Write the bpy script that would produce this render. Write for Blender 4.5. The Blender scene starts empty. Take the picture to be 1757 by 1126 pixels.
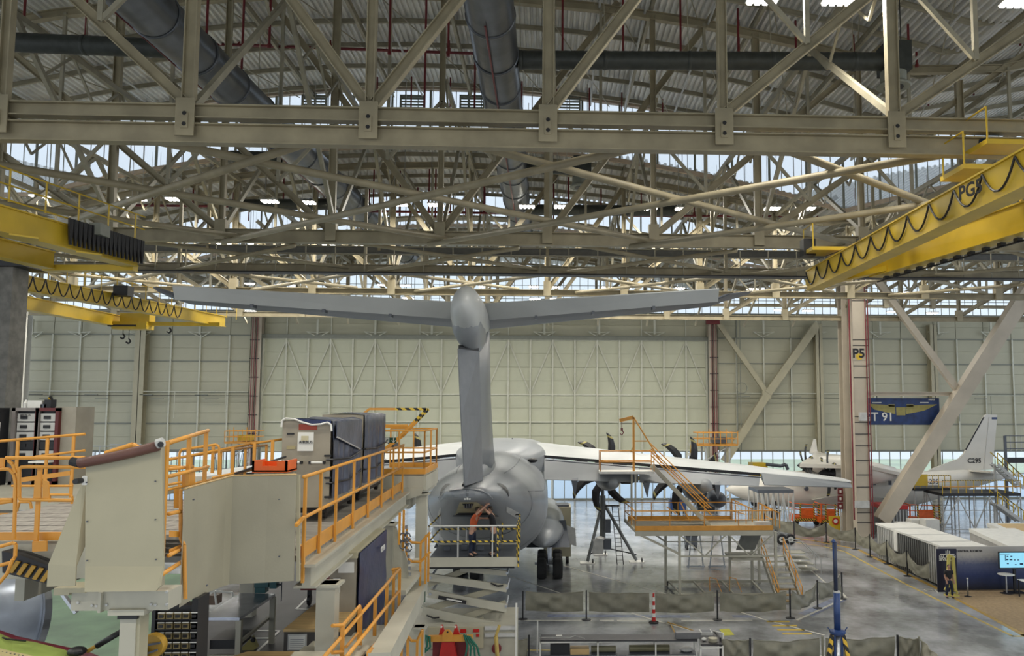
import bpy, math, random
from mathutils import Vector, Matrix
random.seed(7)
S = bpy.context.scene
COL = S.collection
# ------------------------------------------------------------------ camera
F_PX, CX, CY = 1350.0, 998.0, 590.0       # focal length and principal point in pixels of the 1757 x 1126 frame
CAM = Vector((0.0, 0.0, 10.5))
_th, _ro, _ps = math.atan(110/1350), 0.002, math.atan(60/1350)
_F = Vector((math.sin(_ps)*math.cos(_th), math.cos(_ps)*math.cos(_th), math.sin(_th)))
_R0 = Vector((math.cos(_ps), -math.sin(_ps), 0)); _U0 = _R0.cross(_F)
_R = math.cos(_ro)*_R0 + math.sin(_ro)*_U0
_U = -math.sin(_ro)*_R0 + math.cos(_ro)*_U0
cam_data = bpy.data.cameras.new('camera'); cam = bpy.data.objects.new('camera', cam_data); COL.objects.link(cam)
cam_data.sensor_width = 36.0; cam_data.lens = 36.0*F_PX/1757; cam_data.clip_start = 0.05; cam_data.clip_end = 2000
cam_data.shift_y = (CY-563)/1757; cam_data.shift_x = -(CX-878.5)/1757
cam.matrix_world = Matrix(((_R.x, _U.x, -_F.x, CAM.x), (_R.y, _U.y, -_F.y, CAM.y), (_R.z, _U.z, -_F.z, CAM.z), (0, 0, 0, 1)))
S.camera = cam
# ------------------------------------------------------------------ world, exposure
S.view_settings.view_transform = 'Standard'; S.view_settings.look = 'None'
S.view_settings.gamma = 1.0; S.view_settings.use_curve_mapping = False; S.view_settings.exposure = 0.0
W = bpy.data.worlds.new('overcast_sky'); S.world = W; W.use_nodes = True
nt = W.node_tree; nt.nodes.clear()
wo = nt.nodes.new('ShaderNodeOutputWorld'); bg = nt.nodes.new('ShaderNodeBackground')
tc = nt.nodes.new('ShaderNodeTexCoord'); sx = nt.nodes.new('ShaderNodeSeparateXYZ'); cr = nt.nodes.new('ShaderNodeValToRGB')
nt.links.new(tc.outputs['Generated'], sx.inputs[0]); nt.links.new(sx.outputs['Z'], cr.inputs[0])
cr.color_ramp.elements[0].position = 0.0; cr.color_ramp.elements[0].color = (0.86, 0.93, 1.0, 1)
cr.color_ramp.elements[1].position = 0.6; cr.color_ramp.elements[1].color = (0.80, 0.88, 1.0, 1)
nt.links.new(cr.outputs[0], bg.inputs[0]); bg.inputs[1].default_value = 1.2
nt.links.new(bg.outputs[0], wo.inputs[0])
try:
    S.cycles.use_denoising = True
    S.cycles.max_bounces = 6; S.cycles.diffuse_bounces = 3; S.cycles.glossy_bounces = 3; S.cycles.transparent_max_bounces = 12
    S.cycles.caustics_reflective = False; S.cycles.caustics_refractive = False
    S.cycles.sample_clamp_indirect = 4.0
except Exception: pass

# ------------------------------------------------------------------ pixel helpers (points in the hangar)
def ray(px, py): return _F + _R*((px-CX)/F_PX) + _U*((CY-py)/F_PX)
def PY(px, py, Y):
    r = ray(px, py); return CAM + r*((Y-CAM.y)/r.y)
def PZ(px, py, z):
    r = ray(px, py); return CAM + r*((z-CAM.z)/r.z)
V = Vector
# ------------------------------------------------------------------ materials
MATS = {}
def mat(name, c, rough=0.55, metal=0.0, var=0.10, scale=3.0, bump=0.0, bscale=40.0, spec=0.5, emit=None, es=0.0, alpha=None, c2=None, stretch=None, coat=0.0):
    if name in MATS: return MATS[name]
    m = bpy.data.materials.new(name); m.use_nodes = True; n = m.node_tree; b = n.nodes['Principled BSDF']
    t = n.nodes.new('ShaderNodeTexCoord'); mp = n.nodes.new('ShaderNodeMapping'); n.links.new(t.outputs['Object'], mp.inputs[0])
    if stretch: mp.inputs['Scale'].default_value = stretch
    nz = n.nodes.new('ShaderNodeTexNoise'); nz.inputs['Scale'].default_value = scale; nz.inputs['Detail'].default_value = 4
    n.links.new(mp.outputs[0], nz.inputs['Vector'])
    mx = n.nodes.new('ShaderNodeMix'); mx.data_type = 'RGBA'
    c = tuple(c[:3]); a = c2 if c2 else tuple(max(0, x*(1-var)) for x in c); d = c if c2 else tuple(min(1, x*(1+var)) for x in c)
    mx.inputs['A'].default_value = (*a, 1); mx.inputs['B'].default_value = (*d, 1)
    rp = n.nodes.new('ShaderNodeMapRange'); rp.inputs['From Min'].default_value = 0.35; rp.inputs['From Max'].default_value = 0.65
    n.links.new(nz.outputs['Fac'], rp.inputs['Value']); n.links.new(rp.outputs[0], mx.inputs['Factor'])
    n.links.new(mx.outputs['Result'], b.inputs['Base Color'])
    b.inputs['Roughness'].default_value = rough; b.inputs['Metallic'].default_value = metal
    b.inputs['Specular IOR Level'].default_value = spec
    if coat: b.inputs['Coat Weight'].default_value = coat; b.inputs['Coat Roughness'].default_value = 0.1
    if emit: b.inputs['Emission Color'].default_value = (*emit, 1); b.inputs['Emission Strength'].default_value = es
    if alpha is not None: b.inputs['Alpha'].default_value = alpha
    if bump:
        nb = n.nodes.new('ShaderNodeTexNoise'); nb.inputs['Scale'].default_value = bscale; nb.inputs['Detail'].default_value = 3
        n.links.new(mp.outputs[0], nb.inputs['Vector'])
        bp = n.nodes.new('ShaderNodeBump'); bp.inputs['Strength'].default_value = bump; bp.inputs['Distance'].default_value = 0.02
        n.links.new(nb.outputs['Fac'], bp.inputs['Height']); n.links.new(bp.outputs[0], b.inputs['Normal'])
    MATS[name] = m; return m
M_beam = mat('cream_steel', (0.33, 0.285, 0.185), 0.5, var=.14, scale=1.2, bump=.1)
M_beam2 = mat('grey_steel', (0.34, 0.31, 0.225), 0.5, var=.14, scale=1.5)
M_deck = mat('roof_deck', (0.76, 0.75, 0.71), 0.40, 0.1, var=.12, scale=.8)
M_arch = mat('arch_paint', (0.50, 0.40, 0.30), 0.6)
M_red = mat('red_pipe', (0.16, 0.018, 0.022), 0.4, var=.15)
M_duct = mat('spiral_duct', (0.13, 0.14, 0.155), 0.32, 0.6, var=.2, scale=1.0)
M_ductd = mat('dark_duct', (0.05, 0.055, 0.05), 0.5, 0.3, var=.2)
M_black = mat('black_paint', (0.012, 0.012, 0.014), 0.45)
M_yel = mat('crane_yellow', (0.62, 0.42, 0.03), 0.42, var=.10, scale=.8)
M_org = mat('rail_orange', (0.68, 0.31, 0.045), 0.42, var=.10, scale=2.)
M_wall = mat('wall_cladding', (0.47, 0.455, 0.335), 0.5, var=.05, scale=.4)
M_wall2 = mat('door_cladding', (0.54, 0.55, 0.42), 0.5, var=.05, scale=.4)
M_mull = mat('wall_post', (0.60, 0.60, 0.50), 0.5, var=.05)
M_mulld = mat('seam_strip', (0.24, 0.25, 0.21), 0.6, var=.05)
M_col = mat('column_paint', (0.48, 0.42, 0.33), 0.55, var=.08, scale=.6)
M_plane = mat('aircraft_grey', (0.235, 0.25, 0.265), 0.34, var=.07, scale=.5, spec=.5)
M_plane2 = mat('aircraft_light_grey', (0.46, 0.475, 0.47), 0.36, var=.06, scale=.5)
M_planed = mat('aircraft_dark_grey', (0.085, 0.095, 0.115), 0.4, var=.1, scale=.5)
M_white = mat('white_paint', (0.74, 0.73, 0.68), 0.4, var=.05)
M_wing2 = mat('primer_white', (0.70, 0.67, 0.60), 0.25, var=.04, scale=.5)
M_steel = mat('bare_steel', (0.45, 0.47, 0.50), 0.3, 0.8, var=.15)
M_plat = mat('platform_grey', (0.46, 0.44, 0.355), 0.5, var=.08, scale=1., bump=.05)
M_panel = mat('cream_panel', (0.42, 0.385, 0.265), 0.5, var=.05, scale=1.5, bump=.05)
M_panel2 = mat('grey_panel', (0.345, 0.32, 0.235), 0.5, var=.05, scale=1.5, bump=.05)
M_cloth = mat('khaki_tarp', (0.215, 0.205, 0.155), 0.55, var=.15, scale=2., bump=.2, bscale=12)
M_blue = mat('blue_paint', (0.02, 0.05, 0.16), 0.35, var=.1)
M_navy = mat('navy_tarp', (0.012, 0.022, 0.085), 0.33, var=.2, bump=.3, bscale=9)
M_clothg = mat('slate_tarp', (0.065, 0.075, 0.115), 0.33, var=.25, bump=.5, bscale=7)
M_crate = mat('crate_grey', (0.32, 0.285, 0.22), 0.5, var=.08)
M_wood = mat('plywood', (0.55, 0.38, 0.17), 0.5, var=.14, scale=2, stretch=(1, 8, 1))
M_redp = mat('red_paint', (0.50, 0.02, 0.015), 0.4, var=.1)
M_orp = mat('orange_paint', (0.75, 0.13, 0.02), 0.4, var=.1)
M_green = mat('green_strap', (0.01, 0.13, 0.08), 0.6)
M_skin = mat('skin', (0.45, 0.25, 0.17), 0.5)
M_led = mat('led_tube', (0.9, 0.9, 0.85), 0.4, emit=(1.0, 0.97, 0.88), es=14.0)
M_led2 = mat('lamp_housing', (0.5, 0.5, 0.48), 0.4)
# floor: glossy dark epoxy with worn streaks
def floor_mat():
    m = bpy.data.materials.new('epoxy_floor'); m.use_nodes = True; n = m.node_tree; b = n.nodes['Principled BSDF']
    t = n.nodes.new('ShaderNodeTexCoord')
    nz = n.nodes.new('ShaderNodeTexNoise'); nz.inputs['Scale'].default_value = .38; nz.inputs['Detail'].default_value = 10; nz.inputs['Roughness'].default_value = .62
    mp = n.nodes.new('ShaderNodeMapping'); mp.inputs['Scale'].default_value = (1, .8, 1)
    n.links.new(t.outputs['Object'], mp.inputs[0]); n.links.new(mp.outputs[0], nz.inputs['Vector'])
    cr = n.nodes.new('ShaderNodeValToRGB'); e = cr.color_ramp.elements
    e[0].position = .36; e[0].color = (0.14, 0.144, 0.146, 1); e[1].position = .64; e[1].color = (0.44, 0.45, 0.465, 1)
    n.links.new(nz.outputs['Fac'], cr.inputs[0]); n.links.new(cr.outputs[0], b.inputs['Base Color'])
    n2 = n.nodes.new('ShaderNodeTexNoise'); n2.inputs['Scale'].default_value = 1.1; n2.inputs['Detail'].default_value = 6
    n.links.new(t.outputs['Object'], n2.inputs['Vector'])
    r = n.nodes.new('ShaderNodeMapRange'); r.inputs['To Min'].default_value = .08; r.inputs['To Max'].default_value = .26
    n.links.new(n2.outputs['Fac'], r.inputs['Value']); n.links.new(r.outputs[0], b.inputs['Roughness'])
    n3 = n.nodes.new('ShaderNodeTexNoise'); n3.inputs['Scale'].default_value = 2.5; n3.inputs['Detail'].default_value = 4
    n.links.new(t.outputs['Object'], n3.inputs['Vector'])
    bp = n.nodes.new('ShaderNodeBump'); bp.inputs['Strength'].default_value = .12; bp.inputs['Distance'].default_value = .01
    n.links.new(n3.outputs['Fac'], bp.inputs['Height']); n.links.new(bp.outputs[0], b.inputs['Normal'])
    b.inputs['Specular IOR Level'].default_value = .75
    return m
M_floor = floor_mat()
def glass_mat(name, tint, fac):
    m = bpy.data.materials.new(name); m.use_nodes = True; n = m.node_tree; n.nodes.clear()
    o = n.nodes.new('ShaderNodeOutputMaterial'); tr = n.nodes.new('ShaderNodeBsdfTransparent'); tl = n.nodes.new('ShaderNodeBsdfTranslucent')
    gl = n.nodes.new('ShaderNodeBsdfGlossy'); gl.inputs['Roughness'].default_value = .15
    tr.inputs[0].default_value = (*tint, 1); tl.inputs[0].default_value = (*tint, 1)
    a = n.nodes.new('ShaderNodeMixShader'); a.inputs[0].default_value = fac
    n.links.new(tr.outputs[0], a.inputs[1]); n.links.new(tl.outputs[0], a.inputs[2])
    b = n.nodes.new('ShaderNodeMixShader'); b.inputs[0].default_value = .05
    n.links.new(a.outputs[0], b.inputs[1]); n.links.new(gl.outputs[0], b.inputs[2]); n.links.new(b.outputs[0], o.inputs[0])
    return m
M_glass = glass_mat('clear_glazing', (0.95, 0.98, 1.0), .2)
M_poly = glass_mat('blue_polycarbonate', (0.86, 0.94, 1.0), .4)
def stripe_mat(name, ca, cb, scale=6.0, direction=(1, 0, 1)):
    m = bpy.data.materials.new(name); m.use_nodes = True; n = m.node_tree; b = n.nodes['Principled BSDF']
    t = n.nodes.new('ShaderNodeTexCoord'); d = n.nodes.new('ShaderNodeVectorMath'); d.operation = 'DOT_PRODUCT'
    d.inputs[1].default_value = direction; n.links.new(t.outputs['Object'], d.inputs[0])
    k = n.nodes.new('ShaderNodeMath'); k.operation = 'MULTIPLY'; k.inputs[1].default_value = scale; n.links.new(d.outputs['Value'], k.inputs[0])
    f = n.nodes.new('ShaderNodeMath'); f.operation = 'FRACT'; n.links.new(k.outputs[0], f.inputs[0])
    g = n.nodes.new('ShaderNodeMath'); g.operation = 'GREATER_THAN'; g.inputs[1].default_value = .5; n.links.new(f.outputs[0], g.inputs[0])
    x = n.nodes.new('ShaderNodeMix'); x.data_type = 'RGBA'; x.inputs['A'].default_value = (*ca, 1); x.inputs['B'].default_value = (*cb, 1)
    n.links.new(g.outputs[0], x.inputs['Factor']); n.links.new(x.outputs['Result'], b.inputs['Base Color']); b.inputs['Roughness'].default_value = .5
    return m
M_haz = stripe_mat('hazard_stripe', (0.72, 0.45, 0.04), (0.015, 0.015, 0.015), 3.2, (1, .6, 1))
M_hazf = stripe_mat('fine_hazard_stripe', (0.72, 0.50, 0.05), (0.015, 0.015, 0.015), 4.5, (1, .3, 1))

# ------------------------------------------------------------------ mesh builder
class MB:
    def __init__(s): s.v = []; s.f = []; s.smooth = False
    def add(s, vs, fs):
        o = len(s.v); s.v += [tuple(v) for v in vs]; s.f += [tuple(i+o for i in f) for f in fs]; return s
    def hexa(s, c):   # 8 corners: bottom 0-3, top 4-7
        return s.add(c, [(0, 3, 2, 1), (4, 5, 6, 7), (0, 1, 5, 4), (1, 2, 6, 5), (2, 3, 7, 6), (3, 0, 4, 7)])
    def box(s, x0, y0, z0, x1, y1, z1):
        return s.hexa([(x0, y0, z0), (x1, y0, z0), (x1, y1, z0), (x0, y1, z0), (x0, y0, z1), (x1, y0, z1), (x1, y1, z1), (x0, y1, z1)])
    def cbox(s, c, sx, sy, sz): return s.box(c[0]-sx/2, c[1]-sy/2, c[2]-sz/2, c[0]+sx/2, c[1]+sy/2, c[2]+sz/2)
    def bar(s, p, q, w, h=None, up=None, sh=0.0):
        p = V(p); q = V(q); h = w if h is None else h; d = (q-p)
        if d.length < 1e-6: return s
        d.normalize(); u = V(up) if up is not None else V((0, 0, 1))
        if abs(d.dot(u)) > .97: u = V((0, 1, 0)) if abs(d.y) < .9 else V((1, 0, 0))
        r = d.cross(u).normalized(); u = r.cross(d).normalized(); r *= w/2; u *= h/2
        c = []
        for e in (p, q): c += [e-r-u, e+r-u, e+r+u, e-r+u]
        return s.hexa(c)
    def ibeam(s, p, q, h, w, t=.03, up=None):
        p = V(p); q = V(q); d = (q-p).normalized(); u = V(up) if up is not None else V((0, 0, 1))
        if abs(d.dot(u)) > .97: u = V((0, 1, 0))
        r = d.cross(u).normalized(); u = r.cross(d).normalized()
        s.bar(p, q, t*1.2, h-2*t, u); s.bar(p+u*(h/2-t/2), q+u*(h/2-t/2), w, t, u); s.bar(p-u*(h/2-t/2), q-u*(h/2-t/2), w, t, u); return s
    def tube(s, p, q, r, n=8, r2=None, cap=True):
        p = V(p); q = V(q); d = (q-p)
        if d.length < 1e-6: return s
        d.normalize(); a = V((0, 0, 1)) if abs(d.z) < .9 else V((1, 0, 0)); x = d.cross(a).normalized(); y = d.cross(x).normalized()
        r2 = r if r2 is None else r2; vs = []
        for e, rr in ((p, r), (q, r2)):
            for i in range(n):
                t = 2*math.pi*i/n; vs.append(e + x*(rr*math.cos(t)) + y*(rr*math.sin(t)))
        fs = [(i, (i+1) % n, n+(i+1) % n, n+i) for i in range(n)]
        if cap: fs += [tuple(range(n-1, -1, -1)), tuple(range(n, 2*n))]
        return s.add(vs, fs)
    def path(s, pts, r, n=6):
        for a, b in zip(pts[:-1], pts[1:]): s.tube(a, b, r, n)
        return s
    def loft(s, rings, cap=True, closed=True):
        n = len(rings[0]); vs = [p for r in rings for p in r]; fs = []
        for k in range(len(rings)-1):
            for i in range(n if closed else n-1):
                j = (i+1) % n; fs.append((k*n+i, k*n+j, (k+1)*n+j, (k+1)*n+i))
        if cap and closed: fs += [tuple(range(n-1, -1, -1)), tuple(range((len(rings)-1)*n, len(rings)*n))]
        return s.add(vs, fs)
    def lathe(s, c, prof, n=16, axis='z'):
        rings = []
        for (r, t) in prof:
            ring = []
            for i in range(n):
                a = 2*math.pi*i/n
                o = {'z': (r*math.cos(a), r*math.sin(a), t), 'y': (r*math.cos(a), t, r*math.sin(a)), 'x': (t, r*math.cos(a), r*math.sin(a))}[axis]
                ring.append((c[0]+o[0], c[1]+o[1], c[2]+o[2]))
            rings.append(ring)
        return s.loft(rings)
    def ell(s, c, rx, ry, rz, n=14, m=8):
        rings = []
        for j in range(m+1):
            t = math.pi*(j/m); rr = max(.02, math.sin(t)); rings.append([(c[0]+rx*rr*math.cos(2*math.pi*i/n), c[1]+ry*rr*math.sin(2*math.pi*i/n), c[2]-rz*math.cos(t)) for i in range(n)])
        return s.loft(rings)
    def plate(s, pts, off):   # polygon extruded by vector off
        n = len(pts); off = V(off); a = [V(p) for p in pts]; b = [p+off for p in a]
        return s.add(a+b, [tuple(range(n-1, -1, -1)), tuple(range(n, 2*n))] + [(i, (i+1) % n, n+(i+1) % n, n+i) for i in range(n)])
    def build(s, name, m, parent=None, origin=None, smooth=False, kind=None, label=None):
        me = bpy.data.meshes.new(name)
        o = V(origin) if origin is not None else (parent['_o'] if False else V((0, 0, 0)))
        me.from_pydata([(x-o.x, y-o.y, z-o.z) for x, y, z in s.v], [], s.f); me.update()
        import bmesh
        b = bmesh.new(); b.from_mesh(me); bmesh.ops.recalc_face_normals(b, faces=b.faces); b.to_mesh(me); b.free()
        me.materials.append(m)
        if smooth: me.polygons.foreach_set('use_smooth', [True]*len(me.polygons))
        ob = bpy.data.objects.new(name, me); COL.objects.link(ob); ob.location = o
        if smooth == 'auto' or smooth: pass
        if parent is not None:
            ob.parent = parent; po = ORG.get(parent.name, V((0, 0, 0)))
            ob.location = o - po
        ORG[ob.name] = o
        if kind: ob['kind'] = kind
        if label: ob['label'] = label
        return ob
ORG = {}
def low(mb):
    xs = [v[0] for v in mb.v]; ys = [v[1] for v in mb.v]; zs = [v[2] for v in mb.v]
    return V(((min(xs)+max(xs))/2, (min(ys)+max(ys))/2, min(zs)))
def tag(o, label=None, cat=None, group=None, kind=None):
    if label: o['label'] = label
    if cat: o['category'] = cat
    if group: o['group'] = group
    if kind: o['kind'] = kind
    return o
def thing(name, label, cat, loc, group=None, kind=None):
    o = bpy.data.objects.new(name, None); COL.objects.link(o); o.location = loc; ORG[o.name] = V(loc); o.empty_display_size = .2
    return tag(o, label, cat, group, kind)
def part(mb, name, m, parent, smooth=False, kind=None, label=None): # world coords, origin at own centre
    return mb.build(name, m, parent, origin=low(mb), smooth=smooth, kind=kind, label=label)
def solo(mb, name, m, label, cat, group=None, smooth=False, kind=None):
    return tag(mb.build(name, m, None, origin=low(mb), smooth=smooth), label, cat, group, kind)
def struct(mb, name, m, parent=None, smooth=False):
    o = mb.build(name, m, parent, origin=low(mb), smooth=smooth)
    if parent is None: o['kind'] = 'structure'
    return o
def sroot(name, loc=(0, 0, 0)):
    o = bpy.data.objects.new(name, None); COL.objects.link(o); o.location = loc; ORG[o.name] = V(loc); o['kind'] = 'structure'; return o
def copy_of(o, name, parent, off):     # copy of a part, moved by off, sharing its mesh
    c = o.copy(); c.name = name; COL.objects.link(c); c.parent = parent; c.location = o.location + V(off); ORG[c.name] = ORG.get(o.name, V((0,0,0))) + V(off); return c
def copy_tree(root, delta, label=None):
    r = root.copy(); COL.objects.link(r); r.location = root.location + V(delta)
    if label: r['label'] = label
    for ch in root.children:
        c = ch.copy(); COL.objects.link(c); c.parent = r
        for g in ch.children:
            d = g.copy(); COL.objects.link(d); d.parent = c
    return r
def lerp(a, b, t): return a + (b-a)*t
ONES = 'zeroth first second third fourth fifth sixth seventh eighth ninth tenth eleventh twelfth thirteenth fourteenth fifteenth sixteenth seventeenth eighteenth nineteenth twentieth'.split()
class _Ord:
    def __getitem__(s, i):
        n = i+1
        if n == 1: return 'leftmost'
        w = ONES[n] if n <= 20 else (('twenty', 'thirty', 'forty', 'fifty')[n//10-2] + ('-'+ONES[n % 10] if n % 10 else 'th')).replace('tyth', 'tieth')
        return w+' from the left'
ORD = _Ord()
def text(body, size, loc, rot, m, parent=None, name='lettering', depth=.004, align='CENTER', bold=0.0):
    cu = bpy.data.curves.new(name, 'FONT'); cu.body = body; cu.size = size; cu.extrude = depth; cu.align_x = align; cu.align_y = 'CENTER'; cu.offset = bold
    cu.materials.append(m); cu.resolution_u = 3
    tmp = bpy.data.objects.new(name, cu); me = bpy.data.meshes.new_from_object(tmp); bpy.data.objects.remove(tmp)
    if not me.materials: me.materials.append(m)
    o = bpy.data.objects.new(name, me)
    COL.objects.link(o); o.rotation_euler = rot; o.location = V(loc)
    if parent is not None: o.parent = parent; o.location = V(loc) - ORG.get(parent.name, V((0, 0, 0)))
    return o
# =================================================================== STRUCTURE
YW = 91.0
def wz(y, x=830): return PY(x, y, YW).z
def wx(x, y=640): return PY(x, y, YW).x
# floor, outside ground
mb = MB(); mb.box(-75, -12, -.3, 75, YW+.2, 0); struct(mb, 'floor', M_floor)
mb = MB(); mb.box(-220, YW+.2, -.35, 220, 126, -.02); struct(mb, 'trim_1', mat('apron_concrete', (0.72, 0.76, 0.80), .7))
mb = MB(); mb.box(-220, 126, -.35, 220, 162, .02); struct(mb, 'trim_2', mat('grass_field', (0.52, 0.62, 0.30), .9, var=.2, scale=.1))
# ---- back wall
zs, zb, zg = wz(536), wz(583), wz(773)      # sill of the high glazing, underside of the upper band, head of the low glazing
xl, xdl, xdr, xr = wx(-60), wx(450), wx(1214), wx(1800)
wall = sroot('wall_back', (0, YW, 0))
rows_w = [wz(y) for y in (536, 578, 622, 674, 727, 773)]
rows_d = [wz(y) for y in (583, 606, 630, 654, 677, 700, 724, 748, 773)]
def clad(parent, x0, x1, z0, z1, m, name='wall_panel', first={}, n=1):
    key = (round(x1-x0, 2), round(z1-z0, 2), m.name, parent.name)
    if key in first:
        o = first[key]; return copy_of(o, name, parent, ((x0 - o['_x']), 0, (z0 - o['_z'])))
    mbp = MB(); g = .03
    k = max(1, int(round((z1-z0)/1.35)))
    for i in range(k):
        a = z0+(z1-z0)*i/k; b = z0+(z1-z0)*(i+1)/k
        mbp.box(x0+g, YW, a+g, x1-g, YW+.12, b-g)
    if k > 1: mbp.box(x0+g, YW+.06, z0+g, x1-g, YW+.1, z1-g)
    o = part(mbp, name, m, parent); o['_x'] = x0; o['_z'] = z0; first[key] = o; return o
def vpost(parent, x, z0, z1, w, d, m, name): 
    mb = MB(); mb.box(x-w/2, YW-d, z0, x+w/2, YW, z1); return part(mb, name, m, parent)
def hrail(parent, x0, x1, z, h, d, m, name):
    mb = MB(); mb.box(x0, YW-d, z-h/2, x1, YW, z+h/2); return part(mb, name, m, parent)
ML = [wx(x) for x in (-10, 38, 89, 137, 188, 236, 293, 343, 393, 428)]
MR = [wx(x) for x in (1232, 1263, 1310, 1357, 1410, 1453, 1499, 1547, 1603, 1642, 1689, 1737, 1790)]
for xs in (ML, MR):
    for a, b in zip(xs[:-1], xs[1:]):
        for z1, z0 in zip(rows_w[:-1], rows_w[1:]): clad(wall, a, b, z0, z1, M_wall)
    for x in xs[1:-1]: vpost(wall, x, zg, rows_w[1], .16, .22, M_mull, 'wall_post')
    for z in rows_w[1:]: hrail(wall, xs[0], xs[-1], z, .13, .12, M_mulld, 'wall_rail')
XD = [wx(x) for x in (452,)+tuple(491+38.1*i for i in range(19))+(1212,)]
# band above the door
band = [XD[0]-.0]+[XD[i] for i in range(1, 20, 2)]+[XD[-1]]
for a, b in zip(band[:-1], band[1:]): clad(wall, a, b, wz(578), wz(536), M_wall)
for x in band[1:-1]: vpost(wall, x, wz(578), wz(536), .12, .15, M_mull, 'wall_post')
mb = MB(); mb.box(XD[0]-.5, YW-.35, wz(583), XD[-1]+.5, YW, wz(576)); part(mb, 'door_track', M_mulld, wall)
mb = MB(); mb.box(xl, YW+.14, zg, xr, YW+.2, zs); part(mb, 'backing_sheet', M_wall, wall)
# low strip glazing along the outer walls
def glaz(parent, x0, x1, z0, z1, step, name='pane', zpoly=2.9):
    n = max(1, int(round((x1-x0)/step))); w = (x1-x0)/n
    for i in range(n):
        for (a, b, m) in ((z0, zpoly, M_poly), (zpoly, z1, M_glass)):
            if b-a < .1: continue
            key = (name, round(w, 2), round(a, 1), round(b, 1), parent.name)
            if key in GL: copy_of(GL[key], name, parent, (x0+i*w-GL[key]['_x'], 0, 0)); continue
            mb = MB(); mb.box(x0+i*w+.03, YW+.02, a+.03, x0+(i+1)*w-.03, YW+.05, b-.03); o = part(mb, name, m, parent); o['_x'] = x0+i*w; GL[key] = o
    mb = MB()
    for i in range(n+1): mb.box(x0+i*w-.035, YW-.02, z0, x0+i*w+.035, YW+.08, z1)
    mb.box(x0, YW-.03, zpoly-.04, x1, YW+.08, zpoly+.04); mb.box(x0, YW-.03, z1-.08, x1, YW+.08, z1+.06); mb.box(x0, YW-.04, 0, x1, YW+.1, .18)
    part(mb, 'window_frame', M_mulld, parent)
GL = {}
w1 = sroot('window_1', (wx(200), YW, 0)); glaz(w1, ML[0], ML[-1], .1, zg-.1, 1.25)
w2 = sroot('window_2', (wx(1500), YW, 0)); glaz(w2, MR[0], MR[-1], .1, zg-.1, 1.25)
# ---- hangar door: leaves with posts, rails, V braces, low glazing
door = sroot('door_1', (wx(830), YW, 0))
for a, b in zip(XD[:-1], XD[1:]):
    for z1, z0 in zip(rows_d[:-1:2], rows_d[2::2]): clad(door, a, b, z0, z1, M_wall2, 'door_panel')
for x in XD: vpost(door, x, .1, rows_d[0], .17, .3, M_mull, 'door_post')
for z in (rows_d[0], rows_d[4], rows_d[6], rows_d[8]): hrail(door, XD[0], XD[-1], z, .16, .22, M_mull, 'door_rail')
for i in range(1, 20, 2):
    for j in (-1, 1):
        if 0 <= i+j < len(XD):
            mb = MB(); mb.bar((XD[i], YW-.12, rows_d[0]-.1), (XD[i+j], YW-.12, rows_d[4]+.1), .13, .13); part(mb, 'door_brace', M_mull, door)
glaz(door, XD[0], XD[-1], .1, zg-.1, 1.27)
mb = MB(); mb.box(XD[0]-.55, YW-.5, 0, XD[0]-.1, YW, rows_d[0]+.3); part(mb, 'door_jamb', M_mulld, door)
mb = MB(); mb.box(XD[-1]+.1, YW-.5, 0, XD[-1]+.55, YW, rows_d[0]+.3); part(mb, 'door_jamb', M_mulld, door)
# ---- high clerestory glazing (arched head)
XC, PER = -7.0, 53.0
def fold(x):
    t = (x-XC) % PER
    return t if t <= PER/2 else t-PER
def zhi(x): return 31.2-fold(x)**2/180
def zlo(x): return 27.3-fold(x)**2/180
def deckz(x, y): return (zhi(x) if (y < 50 or 61 < y < 72) else zlo(x))-.12
def clere(n, Y, x0, x1, zbf, ztf, step, sub=3):
    r = sroot('window_%d' % n, ((x0+x1)/2, Y, zbf(XC)))
    k = int((x1-x0)/step); w = (x1-x0)/k
    for i in range(k):
        a = x0+i*w; b = a+w
        mb = MB(); mb.add([(a, Y, zbf(a)), (b, Y, zbf(b)), (b, Y, ztf(b)), (a, Y, ztf(a)), (a, Y+.03, zbf(a)), (b, Y+.03, zbf(b)), (b, Y+.03, ztf(b)), (a, Y+.03, ztf(a))],
               [(0, 1, 2, 3), (7, 6, 5, 4), (0, 4, 5, 1), (1, 5, 6, 2), (2, 6, 7, 3), (3, 7, 4, 0)]); part(mb, 'pane', M_glass, r)
        mb = MB()
        for q in range(sub): x = a+w*q/sub; mb.box(x-.025, Y-.03, zbf(x), x+.025, Y, ztf(x))
        mb.box(a-.07, Y-.12, zbf(a), a+.07, Y-.03, ztf(a)); part(mb, 'mullion', M_mulld, r)
    mb = MB()
    for i in range(k):
        a = x0+i*w; b = a+w
        mb.bar((a, Y-.08, ztf(a)+.2), (b, Y-.08, ztf(b)+.2), .35, .75); mb.bar((a, Y-.08, zbf(a)), (b, Y-.08, zbf(b)), .2, .25)
    part(mb, 'arch_beam', M_arch, r)
    return r
c3 = clere(3, 50, -42, 44, zlo, zhi, 2.4)
for px in (540, 708, 810, 975):      # louvre boxes in the near clerestory
    p = PY(px, 186, 49.8); mb = MB(); w_, h_ = .75, .62
    for k in range(7): mb.box(p.x-w_, 49.72, p.z-h_+k*.2, p.x+w_, 49.82, p.z-h_+k*.2+.09)
    for s_ in (-1, 1): mb.box(p.x+s_*w_-.05, 49.6, p.z-h_-.08, p.x+s_*w_+.05, 49.85, p.z+h_+.2)
    mb.box(p.x-w_, 49.6, p.z+h_+.1, p.x+w_, 49.85, p.z+h_+.2); part(mb, 'louvre', M_mulld, c3)
clere(4, 72, -58, 58, zlo, zhi, 2.9)
r5 = sroot('window_5', (0, YW, zs))
def zt5(x): return zlo(x) if True else 0
k = 46; x0, x1 = -66, 66; w = (x1-x0)/k
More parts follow.
